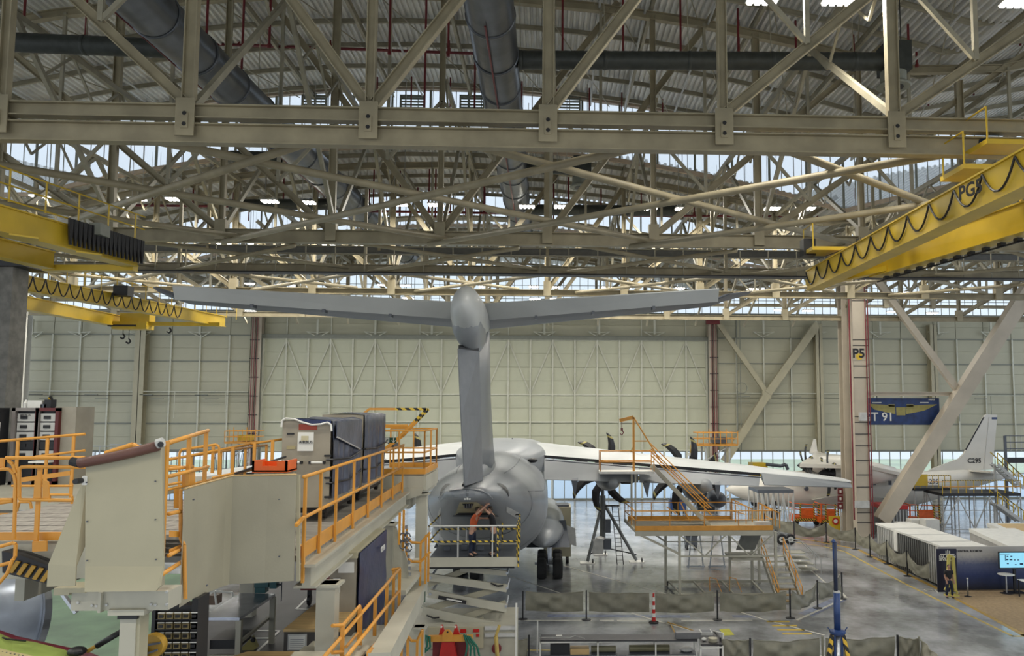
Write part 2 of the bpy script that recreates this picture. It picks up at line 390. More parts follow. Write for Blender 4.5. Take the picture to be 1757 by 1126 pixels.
for i in range(k):
    a = x0+i*w; b = a+w
    mb = MB(); mb.box(a+.04, YW, zs+.05, b-.04, YW+.03, zlo(a)); part(mb, 'pane', M_glass, r5)
mb = MB()
for i in range(k*3+1): a = x0+i*w/3; mb.box(a-.03, YW-.05, zs, a+.03, YW, zlo(a))
for z in (zs+1.6, zs+3.2, zs+4.6): mb.box(x0, YW-.04, z-.03, x1, YW, z+.03)
mb.box(x0, YW-.25, zs-.15, x1, YW, zs+.05); part(mb, 'window_frame', M_mulld, r5)
# unseen wall behind the camera, its low opening sized to let sky light in
mb = MB(); mb.box(-48, -13.3, 16.5, 48, -13, 31.2); mb.box(-48, -13.3, 0, -36, -13, 16.5); mb.box(36, -13.3, 0, 48, -13, 16.5); struct(mb, 'wall_front', M_wall)
# ---- roof: barrel-vaulted corrugated deck in high and low strips
roof = sroot('ceiling', (0, 50, 30))
def deck(Y0, Y1, zf, x0, x1, pitch=.34):
    mb = MB(); n = int((x1-x0)/pitch); prev = None
    for i in range(n):
        x = x0+i*pitch
        for (dx, dz) in ((0, 0), (.13*pitch/.34, 0), (.17*pitch/.34, .45*pitch), (.30*pitch/.34, .45*pitch)):
            cur = ((x+dx, Y0, zf(x)+dz), (x+dx, Y1, zf(x)+dz))
            if prev: mb.add([prev[0], cur[0], cur[1], prev[1]], [(0, 1, 2, 3)])
            prev = cur
    o = part(mb, 'corrugated_deck', M_deck, roof); return o
deck(12, 50, zhi, -44, 44, .30); deck(-13, 12, zhi, -44, 44, 1.1); deck(50, 61, zlo, -44, 46, .4); deck(61, 72, zhi, -50, 50, .5); deck(72, 91.2, zlo, -62, 62, .6)
def arcpurlin(Y, zf, x0, x1, h=.26, w=.12, m=None, step=4.4, off=-.16):
    mb = MB(); x = x0
    while x < x1:
        a, b = x, min(x+step, x1); mb.ibeam((a, Y, zf(a)+off), (b, Y, zf(b)+off), h, w, .03); x += step
    part(mb, 'purlin', m or M_beam2, roof)
for i in range(13): arcpurlin(16+i*2.75, zhi, -34, 36)
for i in range(5): arcpurlin(51+i*2.4, zlo, -40, 42)
for i in range(5): arcpurlin(73+i*4.2, zlo, -56, 56)
# diagonal sag rods and rafters under the deck
for i, xx in enumerate(range(-30, 34, 5)):
    mb = MB(); mb.ibeam((xx, 14, zhi(xx)-.45), (xx, 50, zhi(xx)-.45), .34, .16, .03); part(mb, 'rafter', M_beam2, roof)
    mb = MB(); mb.ibeam((xx, 50, zlo(xx)-.4), (xx, 61, zlo(xx)-.4), .34, .16, .03); part(mb, 'rafter', M_beam2, roof)
mb = MB()
for xx in range(-32, 34, 4):
    for y0 in (17, 28, 39): mb.tube((xx, y0, zhi(xx)-.35), (xx+4, y0+11, zhi(xx+4)-.35), .035, 5); 
part(mb, 'sag_rod', M_beam2, roof, kind='stuff')
# conduit runs (bright galvanised)
mb = MB()
for xx in (-24, -19.5, -13.8, -8.5, 2.2, 4.4, 7.5, 12.1, 17.2): mb.tube((xx, 24, zhi(xx)-.9), (xx+.5, 49, zhi(xx)-.9), .06, 6)
part(mb, 'conduit', M_led2, roof, kind='stuff')
# ---- transverse trusses with crane rail beams
NODE = 5.03
def truss(Y, x0, x1, label, zc, hc, zu=None, hu=.4, light=1.0, web2=True, fine=1):
    t = thing('roof_truss', label, 'truss', ((x0+x1)/2, Y, zc), 'roof trusses across the hangar')
    mb = MB(); mb.ibeam((x0, Y, zc), (x1, Y, zc), hc, .36, .035); part(mb, 'bottom_chord', M_beam, t)
    if zu: mb = MB(); mb.ibeam((x0, Y, zu), (x1, Y, zu), hu, .34, .04); part(mb, 'upper_chord', M_beam, t)
    base = (zu or zc)+.15
    ztop = (lambda x: zhi(x)-.9) if Y < 50 else (lambda x: zlo(x)-.9)
    mb = MB(); xx = x0
    while xx < x1: b = min(xx+NODE, x1); mb.ibeam((xx, Y, ztop(xx)), (b, Y, ztop(b)), .4, .3, .04); xx = b
    part(mb, 'top_chord', M_beam, t)
    n0 = math.ceil(x0/NODE); n1 = math.floor(x1/NODE)
    for n in range(n0, n1+1):
        x = n*NODE
        mb = MB(); mb.ibeam((x, Y, base), (x, Y, ztop(x)), .26 if n % 2 else .34, .24, .03, up=(1, 0, 0)); part(mb, 'post', M_beam, t)
        if zu:
            mb = MB()
            for s_ in (-.2, .2): mb.box(x-.26, Y+s_-.02, zc-.1, x+.26, Y+s_+.02, zu+.34)
            mb.box(x-.1, Y-.25, zc+.1, x+.1, Y+.25, zu-.1)
            part(mb, 'gusset', M_beam, t)
            mb = MB()
            for dz in (.22, .52): mb.tube((x, Y-.26, zc+dz), (x, Y-.2, zc+dz), .06, 8)
            part(mb, 'bolt', M_black, t)
        else:
            mb = MB(); mb.box(x-.24, Y-.2, zc-.2, x+.24, Y+.2, zc+.75); part(mb, 'gusset', M_beam, t)
        dirs = (-1, 1) if n == -1 else ((1,) if n > -1 else (-1,))
        for dd in dirs:
            slope = {0: 1.38, 1: 1.38, 2: .85, 3: .7}.get(abs(n+1), .6)
            if n == -1: slope = 1.38
            if n == -2: slope = .93
            zt = ztop(x)-.1; L = (zt-base)/slope; xe = x+dd*L
            mb = MB(); mb.ibeam((x, Y+.05, base+.05), (xe, Y+.05, base+(zt-base)), .30, .26, .03); part(mb, 'diagonal', M_beam, t)
        if web2:
            k = n if n >= -1 else n+1; sl = {0: 1.38, 1: 1.38, 2: .85, 3: .7}.get(abs(k+1), .6); sl = .93 if k == -2 else sl
            xm = x+NODE/2; hb = base+.1+sl*NODE/2; xs_ = x if n >= -1 else x+NODE
            mb = MB(); mb.bar((xm, Y-.02, hb), (xm, Y-.02, ztop(xm)), .14, .14); part(mb, 'hanger', M_beam2, t)
            mb = MB(); mb.bar((xs_, Y-.02, hb+2.9), (xm, Y-.02, hb), .12, .14); part(mb, 'strut', M_beam2, t)
    return t
YT = [21.9, 36.6, 51.0, 65.4, 79.8]
z1l, z1u = PY(930, 241, YT[0]).z, PY(930, 204, YT[0]).z
truss(YT[0], -21, 19, 'nearest cream steel roof truss with a double bottom chord across the whole picture', z1l, .56, z1u, .40)
truss(YT[1], -33, 30, 'second cream roof truss, its chord crossing just above the two yellow crane ends', PY(930, 411, YT[1]).z, .62)
z3 = PY(930, 503, YT[2]).z; truss(YT[2], -42, 40, 'third roof truss, brightly lit chord level with the top of the grey tail fin', z3, .42)
z4 = PY(930, 543, YT[3]).z; truss(YT[3], -52, 50, 'fourth roof truss, lit bottom chord just above the hangar door head', z4, .42)
truss(YT[4], -60, 60, 'farthest roof truss seen against the high windows over the door', PY(930, 521, YT[4]).z, .3)
# longitudinal V bracing between trusses
for n in range(-6, 7):
    for k, (ya, yb) in enumerate(zip(YT[:-1], YT[1:])):
        if k == 0 and (n < -5 or n > 5): continue
        x = n*NODE+.15; ym = (ya+yb)/2; zt = min(zlo(x)-1.2, 26); zb_ = 18.9
        if n % 2 == 0 or k > 0:
            t = thing('roof_bracing', '%s cream V-brace linking the %s roof trusses' % (ORD[n+6], ('two nearest', 'second and third', 'third and fourth', 'two farthest')[k]), 'brace', (x, ym, zb_), 'lattice braces between trusses')
            for (a, b) in (((x, ya, zb_), (x, ym, zt)), ((x, yb, zb_), (x, ym, zt))):
                mb = MB(); mb.bar(a, b, .16, .2); part(mb, 'diagonal', M_beam2, t)
            mb = MB(); mb.bar((x, ya, zt), (x, yb, zt), .2, .24); part(mb, 'top_chord', M_beam2, t)
            mb = MB()
            for q in range(4):
                y0 = lerp(ya, yb, q/4); y1 = lerp(ya, yb, (q+1)/4); mb.bar((x, y0, zt), (x, (y0+y1)/2, zt-1.6), .09, .09); mb.bar((x, (y0+y1)/2, zt-1.6), (x, y1, zt), .09, .09)
            part(mb, 'lattice', M_beam2, t)
# horizontal tube X bracing at bottom chord level
def latt(ya, yb, z, x0, x1, xo, yo, dx, dy, per, r, label):
    t = thing('wind_bracing', label, 'brace', ((x0+x1)/2, (ya+yb)/2, z), 'horizontal tube bracing')
    n = int((x1-x0)/per)+6
    for k in range(-n, n):
        for s_ in (1, -1):
            bx = xo+k*per; pa = bx+s_*(ya-yo)*dx/dy; pb = bx+s_*(yb-yo)*dx/dy
            if max(pa, pb) < x0 or min(pa, pb) > x1: continue
            mb = MB(); mb.tube((pa, ya, z+(.1 if s_ > 0 else -.1)), (pb, yb, z+(.1 if s_ > 0 else -.1)), r, 10); part(mb, 'tube', M_beam, t, smooth=True)
    return t
p1_ = PY(930, 285, 24.6); p2_ = PY(1150, 338, 28.4)
latt(YT[0]+.1, YT[1]-.1, p1_.z, -24, 22, p1_.x, 24.6, p2_.x-p1_.x, 28.4-24.6, 2*(p2_.x-p1_.x), .13, 'cream crossing tubes lying flat between the first and second roof truss')
latt(YT[1]+.1, YT[2]-.1, 18.1, -36, 34, 0, 44, 5.2, 4.2, 10.4, .10, 'cream crossing tubes lying flat between the second and third roof truss')
# walkway / runway beams between trusses
def runway(Y, px, py, h, label, rail=True, x0=-34, x1=34, m=None, hang=5.03*2):
    z = PY(px, py, Y).z; t = thing('crane_runway', label, 'beam', (0, Y, z))
    mb = MB(); mb.ibeam((x0, Y, z), (x1, Y, z), h, .3, .03); part(mb, 'beam', m or M_beam, t)
    if rail:
        mb = MB()
        for dz in (h/2+.5, h/2+.95): mb.tube((x0, Y-.4, z+dz), (x1, Y-.4, z+dz), .035, 6)
        part(mb, 'handrail', M_beam2, t)
        for k in range(int((x1-x0)/1.6)):
            x = x0+k*1.6; mb = MB(); mb.bar((x, Y-.4, z-h/2), (x, Y-.4, z+h/2+.95), .05, .05); part(mb, 'baluster', M_beam2, t)
        mb = MB(); mb.box(x0, Y-.8, z-h/2-.1, x1, Y-.1, z-h/2-.03); part(mb, 'walkway', M_black, t)
    k = math.ceil(x0/hang)
    while k*hang < x1:
        x = k*hang; mb = MB(); mb.bar((x, Y, z), (x, Y, z+4.5), .16, .16); part(mb, 'hanger', M_beam, t); k += 1
    return t
runway(43.5, 930, 465, .5, 'grey crane runway with handrail and walkway, hung behind the second truss')
runway(47.0, 930, 433, .42, 'plain dark steel beam hung just above the railed crane runway', rail=False, m=mat('dark_beam', (0.13, 0.13, 0.12), .5))
# =================================================================== COLUMNS, BRACES, DUCTS, PIPES, LAMPS, CRANES
def column(px0, px1, ybase, label, Y, ztop, name='steel_column', m=None, dep=.9, pipes=0, rungs=True):
    a = PY(px0, ybase, Y); b = PY(px1, ybase, Y); x0, x1 = a.x, b.x
    t = thing(name, label, 'column', ((x0+x1)/2, Y, 0))
    mb = MB(); tf = .06
    mb.box(x0, Y, 0, x1, Y+tf, ztop); mb.box(x0, Y+dep-tf, 0, x1, Y+dep, ztop); mb.box((x0+x1)/2-.04, Y, 0, (x0+x1)/2+.04, Y+dep, ztop)
    mb.box(x0-.2, Y-.2, 0, x1+.2, Y+dep+.2, .06)
    part(mb, 'shaft', m or M_col, t); return t, x0, x1
def redpipes(t, xs, Y, z0, z1, r=.06, ties=3.2):
    for x in xs: mb = MB(); mb.tube((x, Y, z0), (x, Y, z1), r, 8); part(mb, 'red_pipe', M_red, t)
    n = int((z1-z0)/ties)
    for k in range(n):
        z = z0+ties*(k+.6); mb = MB(); mb.box(min(xs)-.25, Y-.02, z-.04, max(xs)+.25, Y+.06, z+.04); part(mb, 'pipe_clamp', M_black, t)
t, a, b = column(427, 444, 700, 'beige door column with red pipes at the left edge of the hangar door', YW-1.1, wz(545)); redpipes(t, (a+.15, a+.42, a+.7), YW-1.2, 0, wz(548), .045, 2.1)
t, a, b = column(1217, 1231, 700, 'beige column with three red pipes at the right edge of the hangar door', YW-1.1, wz(553)); redpipes(t, (a+.35, a+.6, a+.85), YW-1.2, 0, wz(556), .045, 1.9)
mb = MB(); mb.box(a-.3, YW-1.5, wz(556), b+.3, YW-1, wz(548)); part(mb, 'head_plate', M_red, t)
column(226, 244, 700, 'plain cream wall column between the two yellow far crane girders', YW-1, wz(545), m=M_panel)
column(1402, 1414, 700, 'slim wall column just left of the big column marked P5', YW-1, wz(553), m=M_panel)
column(1600, 1612, 700, 'slim wall column behind the right side of the blue banner', YW-1, wz(553), m=M_panel)
t, a, b = column(22, 38, 700, 'white wall column at the far left behind the control racks', YW-3, wz(548), m=M_white)
# big column P5: twin shafts, cladding and pipes
Yp = 64.2
t = thing('steel_column', 'thick twin beige column marked P5 right of the aircraft wing', 'column', PZ(1466, 912, 0))
zc_ = PY(1466, 480, Yp).z
xa, xb = PY(1441, 700, Yp+1.8).x, PY(1466, 700, Yp+1.8).x
mb = MB(); mb.box(xa, Yp+1.8, 0, xb, Yp+1.86, zc_); mb.box((xa+xb)/2-.06, Yp+1.2, 0, (xa+xb)/2+.06, Yp+2.3, zc_); mb.box(xa, Yp+.9, 0, xb, Yp+.96, zc_); part(mb, 'rear_shaft', M_col, t)
xc, xd = PY(1463, 700, Yp).x, PY(1487, 700, Yp).x
mb = MB(); mb.box(xc, Yp-.4, 0, xd, Yp+.5, zc_); part(mb, 'front_shaft', M_col, t)
for yy in (505, 516, 583, 593, 628, 648, 715, 725, 745, 765, 790, 815, 836, 860, 880, 897):
    p = PY(1475, yy, Yp-.4); mb = MB(); mb.box(xc-.02, Yp-.43, p.z-.03, xd+.08, Yp-.4, p.z+.03); part(mb, 'pipe_clamp', M_black, t)
for px_, r_, z0_ in ((1461, .07, 1.5), (1489, .05, 0), (1493, .05, 0)):
    x = PY(px_, 700, Yp-.5).x; mb = MB(); mb.tube((x, Yp-.5, z0_), (x, Yp-.5, zc_), r_, 8); part(mb, 'red_pipe', M_red, t)
p = PY(1473, 607, Yp-.41); mb = MB(); mb.box(p.x-.5, Yp-.425, p.z-.55, p.x+.5, Yp-.4, p.z+.62); sg = part(mb, 'number_plate', M_col, t)
mb = MB(); mb.lathe((p.x+.05, Yp-.43, p.z-.25), [(.01, -.01), (.28, -.01), (.28, .0)], 20, 'y'); part(mb, 'yellow_dot', M_yel, t)
text('P5', 1.05, (p.x, Yp-.44, p.z), (math.pi/2, 0, 0), M_black, t, bold=.03)
p = PY(1480, 715, Yp-.5); mb = MB(); mb.box(p.x-.3, Yp-.7, p.z-.35, p.x+.3, Yp-.4, p.z+.35); part(mb, 'junction_box', M_led2, t)
p = PY(1478, 866, Yp-.5); mb = MB(); mb.box(p.x-.6, Yp-.7, p.z-.25, p.x+.6, Yp-.4, p.z+.3); part(mb, 'junction_box', M_led2, t)
def kbrace(segs, Y, name, label, m, cat='brace'):
    c = PY(segs[0][0], segs[0][1], Y); t = thing(name, label, cat, c)
    for (x0, y0, x1, y1, wpx) in segs:
        A = PY(x0, y0, Y); B = PY(x1, y1, Y); w_ = wpx*Y/1350
        mb = MB(); mb.ibeam(A, B, w_, w_*.8, .06, up=None) if abs((B-A).z) < .3 else mb.bar(A, B, w_*.8, w_); part(mb, 'brace_beam', m, t)
    return t
kbrace([(1505, 482, 1642, 668, 11)], Yp+.3, 'diagonal_brace', 'thin diagonal beam running down from the right of column P5 top', M_col)
kbrace([(1790, 455, 1512, 893, 24)], Yp+.1, 'diagonal_brace', 'thick diagonal beam rising to the right from the foot of column P5', M_col)
kbrace([(1488, 676, 1640, 676, 7)], Yp+.6, 'tie_beam', 'horizontal beam from column P5 to the crossing of its two diagonals', M_col, 'beam')
kbrace([(1233, 556, 1314, 672, 8), (1402, 556, 1317, 675, 13), (1314, 680, 1243, 792, 13)], YW-1.2, 'diagonal_brace', 'cream K-shaped brace on the back wall right of the hangar door', M_panel)
mb = MB(); p = PY(1315, 678, YW-1.3); mb.box(p.x-.5, YW-1.5, p.z-.5, p.x+.5, YW-1.25, p.z+.5); part(mb, 'gusset', M_panel, bpy.data.objects['diagonal_brace.002'])
# thin service pipes along the walls
def wallpipe(x0, x1, py, label, drops=(), r=.05, m=None, Y=YW-.9):
    A = PY(x0, py, Y); B = PY(x1, py, Y); B.z = A.z; t = thing('service_pipe', label, 'pipe', (A+B)/2)
    mb = MB(); mb.tube(A, B, r, 6); part(mb, 'pipe', m or M_mull, t)
    for dx in drops: p = PY(dx, py, Y); mb = MB(); mb.tube((p.x, Y, A.z), (p.x, Y, A.z-3), r*.8, 6); part(mb, 'drop_pipe', m or M_mulld, t)
    n = int((B.x-A.x)/6)
    for k in range(n): x = A.x+3+k*6; mb = MB(); mb.box(x-.7, Y-.1, A.z-.42, x+.7, Y+.1, A.z-.34); part(mb, 'lamp_bar', M_mulld, t)
wallpipe(14, 426, 671, 'upper cream service pipe along the left part of the back wall', (300, 388), m=M_mull)
wallpipe(32, 426, 678, 'thin dark pipe just under the cream one on the left back wall', r=.03, m=M_black)
wallpipe(1232, 1442, 675, 'cream service pipe along the back wall between door and column P5', (1264,))
wallpipe(1232, 1442, 683, 'thin dark pipe under the cream one between door and column P5', r=.03, m=M_black)
wallpipe(1640, 1790, 679, 'cream service pipe on the back wall at the far right', (1645, 1700))
mb = MB(); p = PY(1264, 600, YW-1); mb.tube((p.x, YW-1, PY(1264, 545, YW-1).z), (p.x, YW-1, 5.5), .06, 6); mb.tube((p.x+.4, YW-1, PY(1264, 545, YW-1).z), (p.x+.4, YW-1, 5.5), .05, 6)
q = PY(1273, 666, YW-1.1)
mb.path([(q.x+.62*math.cos(a_/8*math.pi), YW-1.1, q.z+.62*math.sin(a_/8*math.pi)) for a_ in range(-8, 9)], .04, 5)
solo(mb, 'drain_pipe', M_mulld, 'grey twin pipe with a coiled loop on the wall right of the door', 'pipe')
# T brackets (wall bracing arms)
for i, px_ in enumerate((55, 137, 240, 343, 545, 644, 741, 838, 934, 1028, 1123, 1310, 1400, 1510, 1610, 1700)):
    p = PY(px_, 574, YW-.6); t = thing('girt_bracket', ORD[i]+' of the Y-shaped cream brackets on the back wall band', 'bracket', p, 'wall band brackets')
    mb = MB(); mb.bar((p.x, YW-.6, p.z), (p.x, YW-.6, PY(px_, 548, YW-.6).z), .22, .22); part(mb, 'post', M_mull, t)
    mb = MB()
    for s_ in (-1, 1): mb.bar((p.x+s_*1.25, YW-.7, p.z+.3), (p.x, YW-.1, p.z-.3), .1, .1); mb.bar((p.x, YW-.6, p.z+.2), (p.x+s_*1.25, YW-.7, p.z+.3), .08, .08)
    part(mb, 'arm', M_mull, t)
# far left concrete column, near
Yl = 33.0
a = PY(-60, 600, Yl); b = PY(14, 600, Yl); t = thing('concrete_column', 'dark grey concrete column cut by the left edge under the crane', 'column', (a.x, Yl, 0))
zt_ = PY(10, 458, Yl).z
mb = MB(); mb.box(a.x, Yl, 0, b.x, Yl+1, zt_); part(mb, 'shaft', mat('raw_concrete', (0.20, 0.19, 0.17), .8, var=.2, bump=.3, bscale=6), t)
mb = MB(); mb.box(a.x, Yl-.3, zt_, b.x+.6, Yl+1.3, zt_+.35); part(mb, 'capital', M_black, t)
a2 = PY(14, 600, Yl+14); b2 = PY(25, 600, Yl+14); mb = MB(); mb.box(a2.x-1.5, Yl+14, 0, b2.x, Yl+15, PY(20, 466, Yl+14).z)
solo(mb, 'white_column', M_white, 'white column standing right behind the dark concrete one at left', 'column')
# ---- spiral ducts
def duct(P0, P1, r, label, n=28, ring=3.0, m=None, ext=0, pipe=None, name='spiral_duct'):
    P0 = V(P0); P1 = V(P1); d = (P1-P0); L = d.length; d.normalize(); a_ = P0-d*ext
    t = thing(name, label, 'duct', (P0+P1)/2)
    aa = V((0, 0, 1)); x = d.cross(aa).normalized(); y = x.cross(d).normalized()
    rings = []; Lt = L+ext; k = int(Lt/.16)
    for i in range(k+1):
        rr = r*(1.0 if i % 2 else .972); s_ = Lt*i/k
        rings.append([a_+d*s_+x*(rr*math.cos(2*math.pi*j/n))+y*(rr*math.sin(2*math.pi*j/n)) for j in range(n)])
    mb = MB(); mb.loft(rings); part(mb, 'duct_tube', m or M_duct, t, smooth=True)
    q = 0.0
    while q < Lt:
        rg = []
        for (rr, s_) in ((1.0, q-.07), (1.045, q-.05), (1.045, q+.05), (1.0, q+.07)):
            rg.append([a_+d*s_+x*(r*rr*math.cos(2*math.pi*j/n))+y*(r*rr*math.sin(2*math.pi*j/n)) for j in range(n)])
        mb = MB(); mb.loft(rg, cap=False); part(mb, 'joint_ring', m or M_duct, t, smooth=True)
        mb = MB(); c = a_+d*q; mb.tube(c+y*r, c+y*(r+3.5), .02, 5); part(mb, 'hanger_rod', M_beam2, t)
        q += ring
    return t
HD = 24.0
r0 = PZ(838, 0, HD); r1 = PZ(893, 392, HD)
duct(r0, PZ(893, 392, HD)+(r1-r0).normalized()*8, .84, 'thick grey spiral duct running down the middle of the roof', ext=8)
mb = MB(); dd = (r1-r0); mb.tube(r0+V((-.1, 0, -.92)), r1+V((-.1, 0, -.92)), .035, 6); solo(mb, 'sprinkler_pipe', M_red, 'thin red pipe strapped under the middle spiral duct', 'pipe')
l0 = PZ(240, 0, HD); l1 = PZ(650, 392, HD)
duct(l0, l1+(l1-l0).normalized()*12, .84, 'thick grey spiral duct slanting down from the upper left corner', ext=8)
mb = MB(); mb.tube(l0+V((-.9, 0, -.35)), l1+V((-.9, 0, -.35)), .035, 6); solo(mb, 'sprinkler_pipe', M_red, 'thin red pipe beside the lower left flank of the left duct', 'pipe')
def cross(px0, py0, px1, py1, r, label, boxed=None, z=HD):
    A = PZ(px0, py0, z); B = PZ(px1, py1, z); Ym = (A.y+B.y)/2; B = PY(px1, py1, A.y); 
    t = duct(A, B, r, label, n=18, ring=3.3, m=M_ductd, name='branch_duct')
    if boxed:
        mb = MB(); mb.cbox((B.x+.45, B.y, B.z+.1), 1.0, 1.0, 1.15); part(mb, 'plenum_box', M_ductd, t)
        mb = MB(); mb.lathe((B.x+.4, B.y, B.z-1.05), [(.62, 0), (.66, .06), (.5, .2), (.5, .62)], 20); part(mb, 'diffuser', M_mulld, t, smooth=False)
        mb = MB(); mb.lathe((B.x+.4, B.y, B.z-1.07), [(.38, 0), (.38, .03)], 18); part(mb, 'grille', M_black, t)
        mb = MB(); mb.tube((B.x+.75, B.y, B.z+.6), (B.x+.75, B.y, B.z+5), .02, 5); part(mb, 'hanger_rod', M_black, t)
    return t
cross(893, 103, 1515, 106, .36, 'long dark branch duct going right to a round diffuser', True)
cross(300, 84, -40, 70, .36, 'dark branch duct going left from the upper left spiral duct')
cross(905, 289, 985, 291, .3, 'short dark branch duct with diffuser right of the middle duct', True)
cross(1160, 362, 905, 360, .38, 'far dark branch duct behind the lamps right of the middle duct')
cross(630, 350, 395, 352, .38, 'far dark branch duct left of the middle duct behind lamps')
cross(480, 270, 395, 268, .3, 'short dark branch duct left of the left spiral duct')
# ---- red sprinkler mains and droppers
def redmain(Y, px0, py0, px1, py1, drops, label, r=.085, up=3.0, dn=0):
    A = PY(px0, py0, Y); B = PY(px1, py1, Y); t = thing('sprinkler_main', label, 'pipe', (A+B)/2)
    mb = MB(); mb.tube(A, B, r, 8); part(mb, 'main_pipe', M_red, t, smooth=True)
    for dx in drops:
        s_ = (dx-px0)/(px1-px0); p = A.lerp(B, s_); mb = MB(); mb.tube(p, (p.x, p.y, deckz(p.x, p.y)), r*.6, 6); part(mb, 'riser', M_red, t)
        mb = MB(); mb.tube((p.x, p.y, p.z), (p.x, p.y, p.z+.25), r*.95, 8); part(mb, 'fitting', M_red, t)
    return t
redmain(43, 350, 75, 815, 92, (408, 465, 565, 667, 770), 'dark red sprinkler main between the two big ducts under the roof')
redmain(43, 1545, 102, 1790, 104, (1568, 1575, 1590, 1668), 'dark red sprinkler main at the upper right past the round diffuser')
redmain(53, 180, 352, 500, 355, (190, 260, 330, 410), 'dark red sprinkler main on the left behind the second truss')
redmain(53, 600, 362, 860, 366, (640, 735, 830), 'dark red sprinkler main in the middle behind the second truss')
redmain(53, 1070, 370, 1470, 372, (1100, 1190, 1240, 1290, 1370, 1420, 1450), 'dark red sprinkler main on the right behind the second truss')
mb = MB()
drops_ = [(40, 55, 34), (147, 60, 34), (354, 72, 34), (462, 76, 34), (668, 88, 36), (769, 92, 36), (965, 88, 36), (1069, 90, 36), (1168, 92, 36), (1267, 95, 36), (1366, 95, 36), (1465, 98, 36), (412, 186, 36.2), (728, 195, 36.2), (814, 200, 38), (1268, 100, 37), (1560, 110, 34), (1573, 110, 36), (1668, 60, 36), (1750, 60, 36)]
for k, (px_, y1, Y) in enumerate(sorted(drops_)):
    B = PY(px_, y1, Y); m1 = MB(); m1.tube(V((B.x, B.y, deckz(B.x, Y))), V((B.x, B.y, B.z)), .055, 6); m1.tube(B, V((B.x, B.y, B.z-.15)), .09, 6)
    tag(m1.build('sprinkler_drop', M_red, None, origin=V((B.x, B.y, B.z-.15))), 'dark red roof pipe above the first truss, %s' % ORD[k], 'pipe', 'near sprinkler drops')
for k, (px_, y1, Y) in enumerate([(645, 250, 48), (705, 200, 48), (771, 250, 48), (895, 200, 48), (954, 250, 48), (1011, 215, 48), (1067, 215, 48), (1137, 215, 48)]):
    B = PY(px_, y1, Y); m1 = MB(); m1.tube(V((B.x, B.y, deckz(B.x, Y))), V((B.x, B.y, B.z)), .05, 6)
    tag(m1.build('sprinkler_drop', M_red, None, origin=B), 'thin red pipe hanging before the arched window, %s' % ORD[k], 'pipe', 'sprinkler drops at the arched window')
random.seed(11)
for k in range(44):
    px_ = 340+k*29+random.uniform(-6, 6); Y = random.choice((54, 56, 59, 63, 68)); y1 = random.uniform(330, 392)
    B = PY(px_, y1, Y); m1 = MB(); m1.tube(V((B.x, Y, deckz(B.x, Y))), V((B.x, Y, B.z)), .055, 5)
    tag(m1.build('sprinkler_drop', M_red, None, origin=V((B.x, Y, B.z))), 'thin red pipe in the roof beyond the second truss, %s' % ORD[k], 'pipe', 'far sprinkler drops')
# ---- lamps
def lamp(c, label, w=1.0, first=None):
    if first is not None:
        r = copy_tree(first, V(c)-first.location, label); return r
    t = thing('high_bay_lamp', label, 'lamp', c, 'LED high-bay lamps')
    x, y, z = c
    mb = MB(); mb.box(x-w/2, y-.32, z+.06, x+w/2, y+.32, z+.14); part(mb, 'housing', M_led2, t)
    for k in range(4):
        mb = MB(); xx = x-w/2+w*(k+.5)/4; mb.box(xx-w*.075, y-.3, z, xx+w*.075, y+.3, z+.06); part(mb, 'led_strip', M_led, t)
    ld = bpy.data.lights.new('lamp_light', 'AREA'); ld.shape = 'RECTANGLE'; ld.size = w; ld.size_y = .6; ld.energy = LAMP_W; ld.color = (1.0, 0.95, 0.85)
    lo = bpy.data.objects.new('lamp_light', ld); COL.objects.link(lo); lo.parent = t; lo.location = (0, 0, -.05)
    return t
LAMP_W = 420.0
def lampat(c, label, weak=1.0):
    global L0
    r = lamp(c, label, first=L0)
    if L0 is None: L0 = r
    if weak < 1:
        for ch in r.children:
            if ch.type == 'LIGHT':
                ch.data = WEAK if weak < .5 else WEAK2
    mb = MB(); ORG[r.name] = V(c)
    for s_ in (-.3, .3): mb.tube((c[0]+s_, c[1], c[2]+.14), (c[0]+s_, c[1], deckz(c[0], c[1])+.05), .018, 5)
    part(mb, 'hanger_rod', M_led2, r); return r
rows = [('in the nearest row above the first truss', [(1310, 1), (1440, 2), (1748, 6)], 23.2), 
        ('in the lamp row behind the second truss', [(68, 338), (235, 343), (300, 343), (463, 347), (527, 349), (685, 352), (748, 353), (904, 356), (964, 356), (1115, 359), (1172, 360), (1325, 359), (1385, 359), (1535, 362)], 23.0),
        ('in the lamp row just under the second chord', [(262, 418), (385, 420), (440, 421), (565, 423), (617, 424), (740, 427), (787, 428), (908, 428), (954, 429), (1077, 431), (1125, 432), (1238, 433), (1288, 433), (1480, 437)], 22.5),
        ('in the far row level with the tail bullet', [(430, 488), (495, 489), (570, 490), (657, 490), (696, 491), (790, 492), (830, 493), (916, 493), (952, 494), (1041, 494), (1076, 495), (1166, 496), (1204, 496), (1290, 497), (1416, 500), (1550, 503)], 22.0),
        ('in the last lamp row before the high windows', [(120, 532), (300, 533), (430, 535), (700, 513), (918, 514), (950, 514), (1117, 532), (1144, 532), (1337, 533), (1386, 534), (1532, 536), (1600, 538)], 19.9)]
L0 = None; WEAK = None
for (lab, pts, z) in rows:
    for i, (px_, py_) in enumerate(pts):
        p = PZ(px_, py_, z); lampat((p.x, p.y, p.z), 'lit lamp, %s %s' % (ORD[i], lab), .45 if z < 22.2 else 1)
        if WEAK is None:
            ld0 = [c_ for c_ in L0.children if c_.type == 'LIGHT'][0].data; WEAK = ld0.copy(); WEAK.energy = LAMP_W*.45; WEAK2 = ld0.copy(); WEAK2.energy = LAMP_W*.7
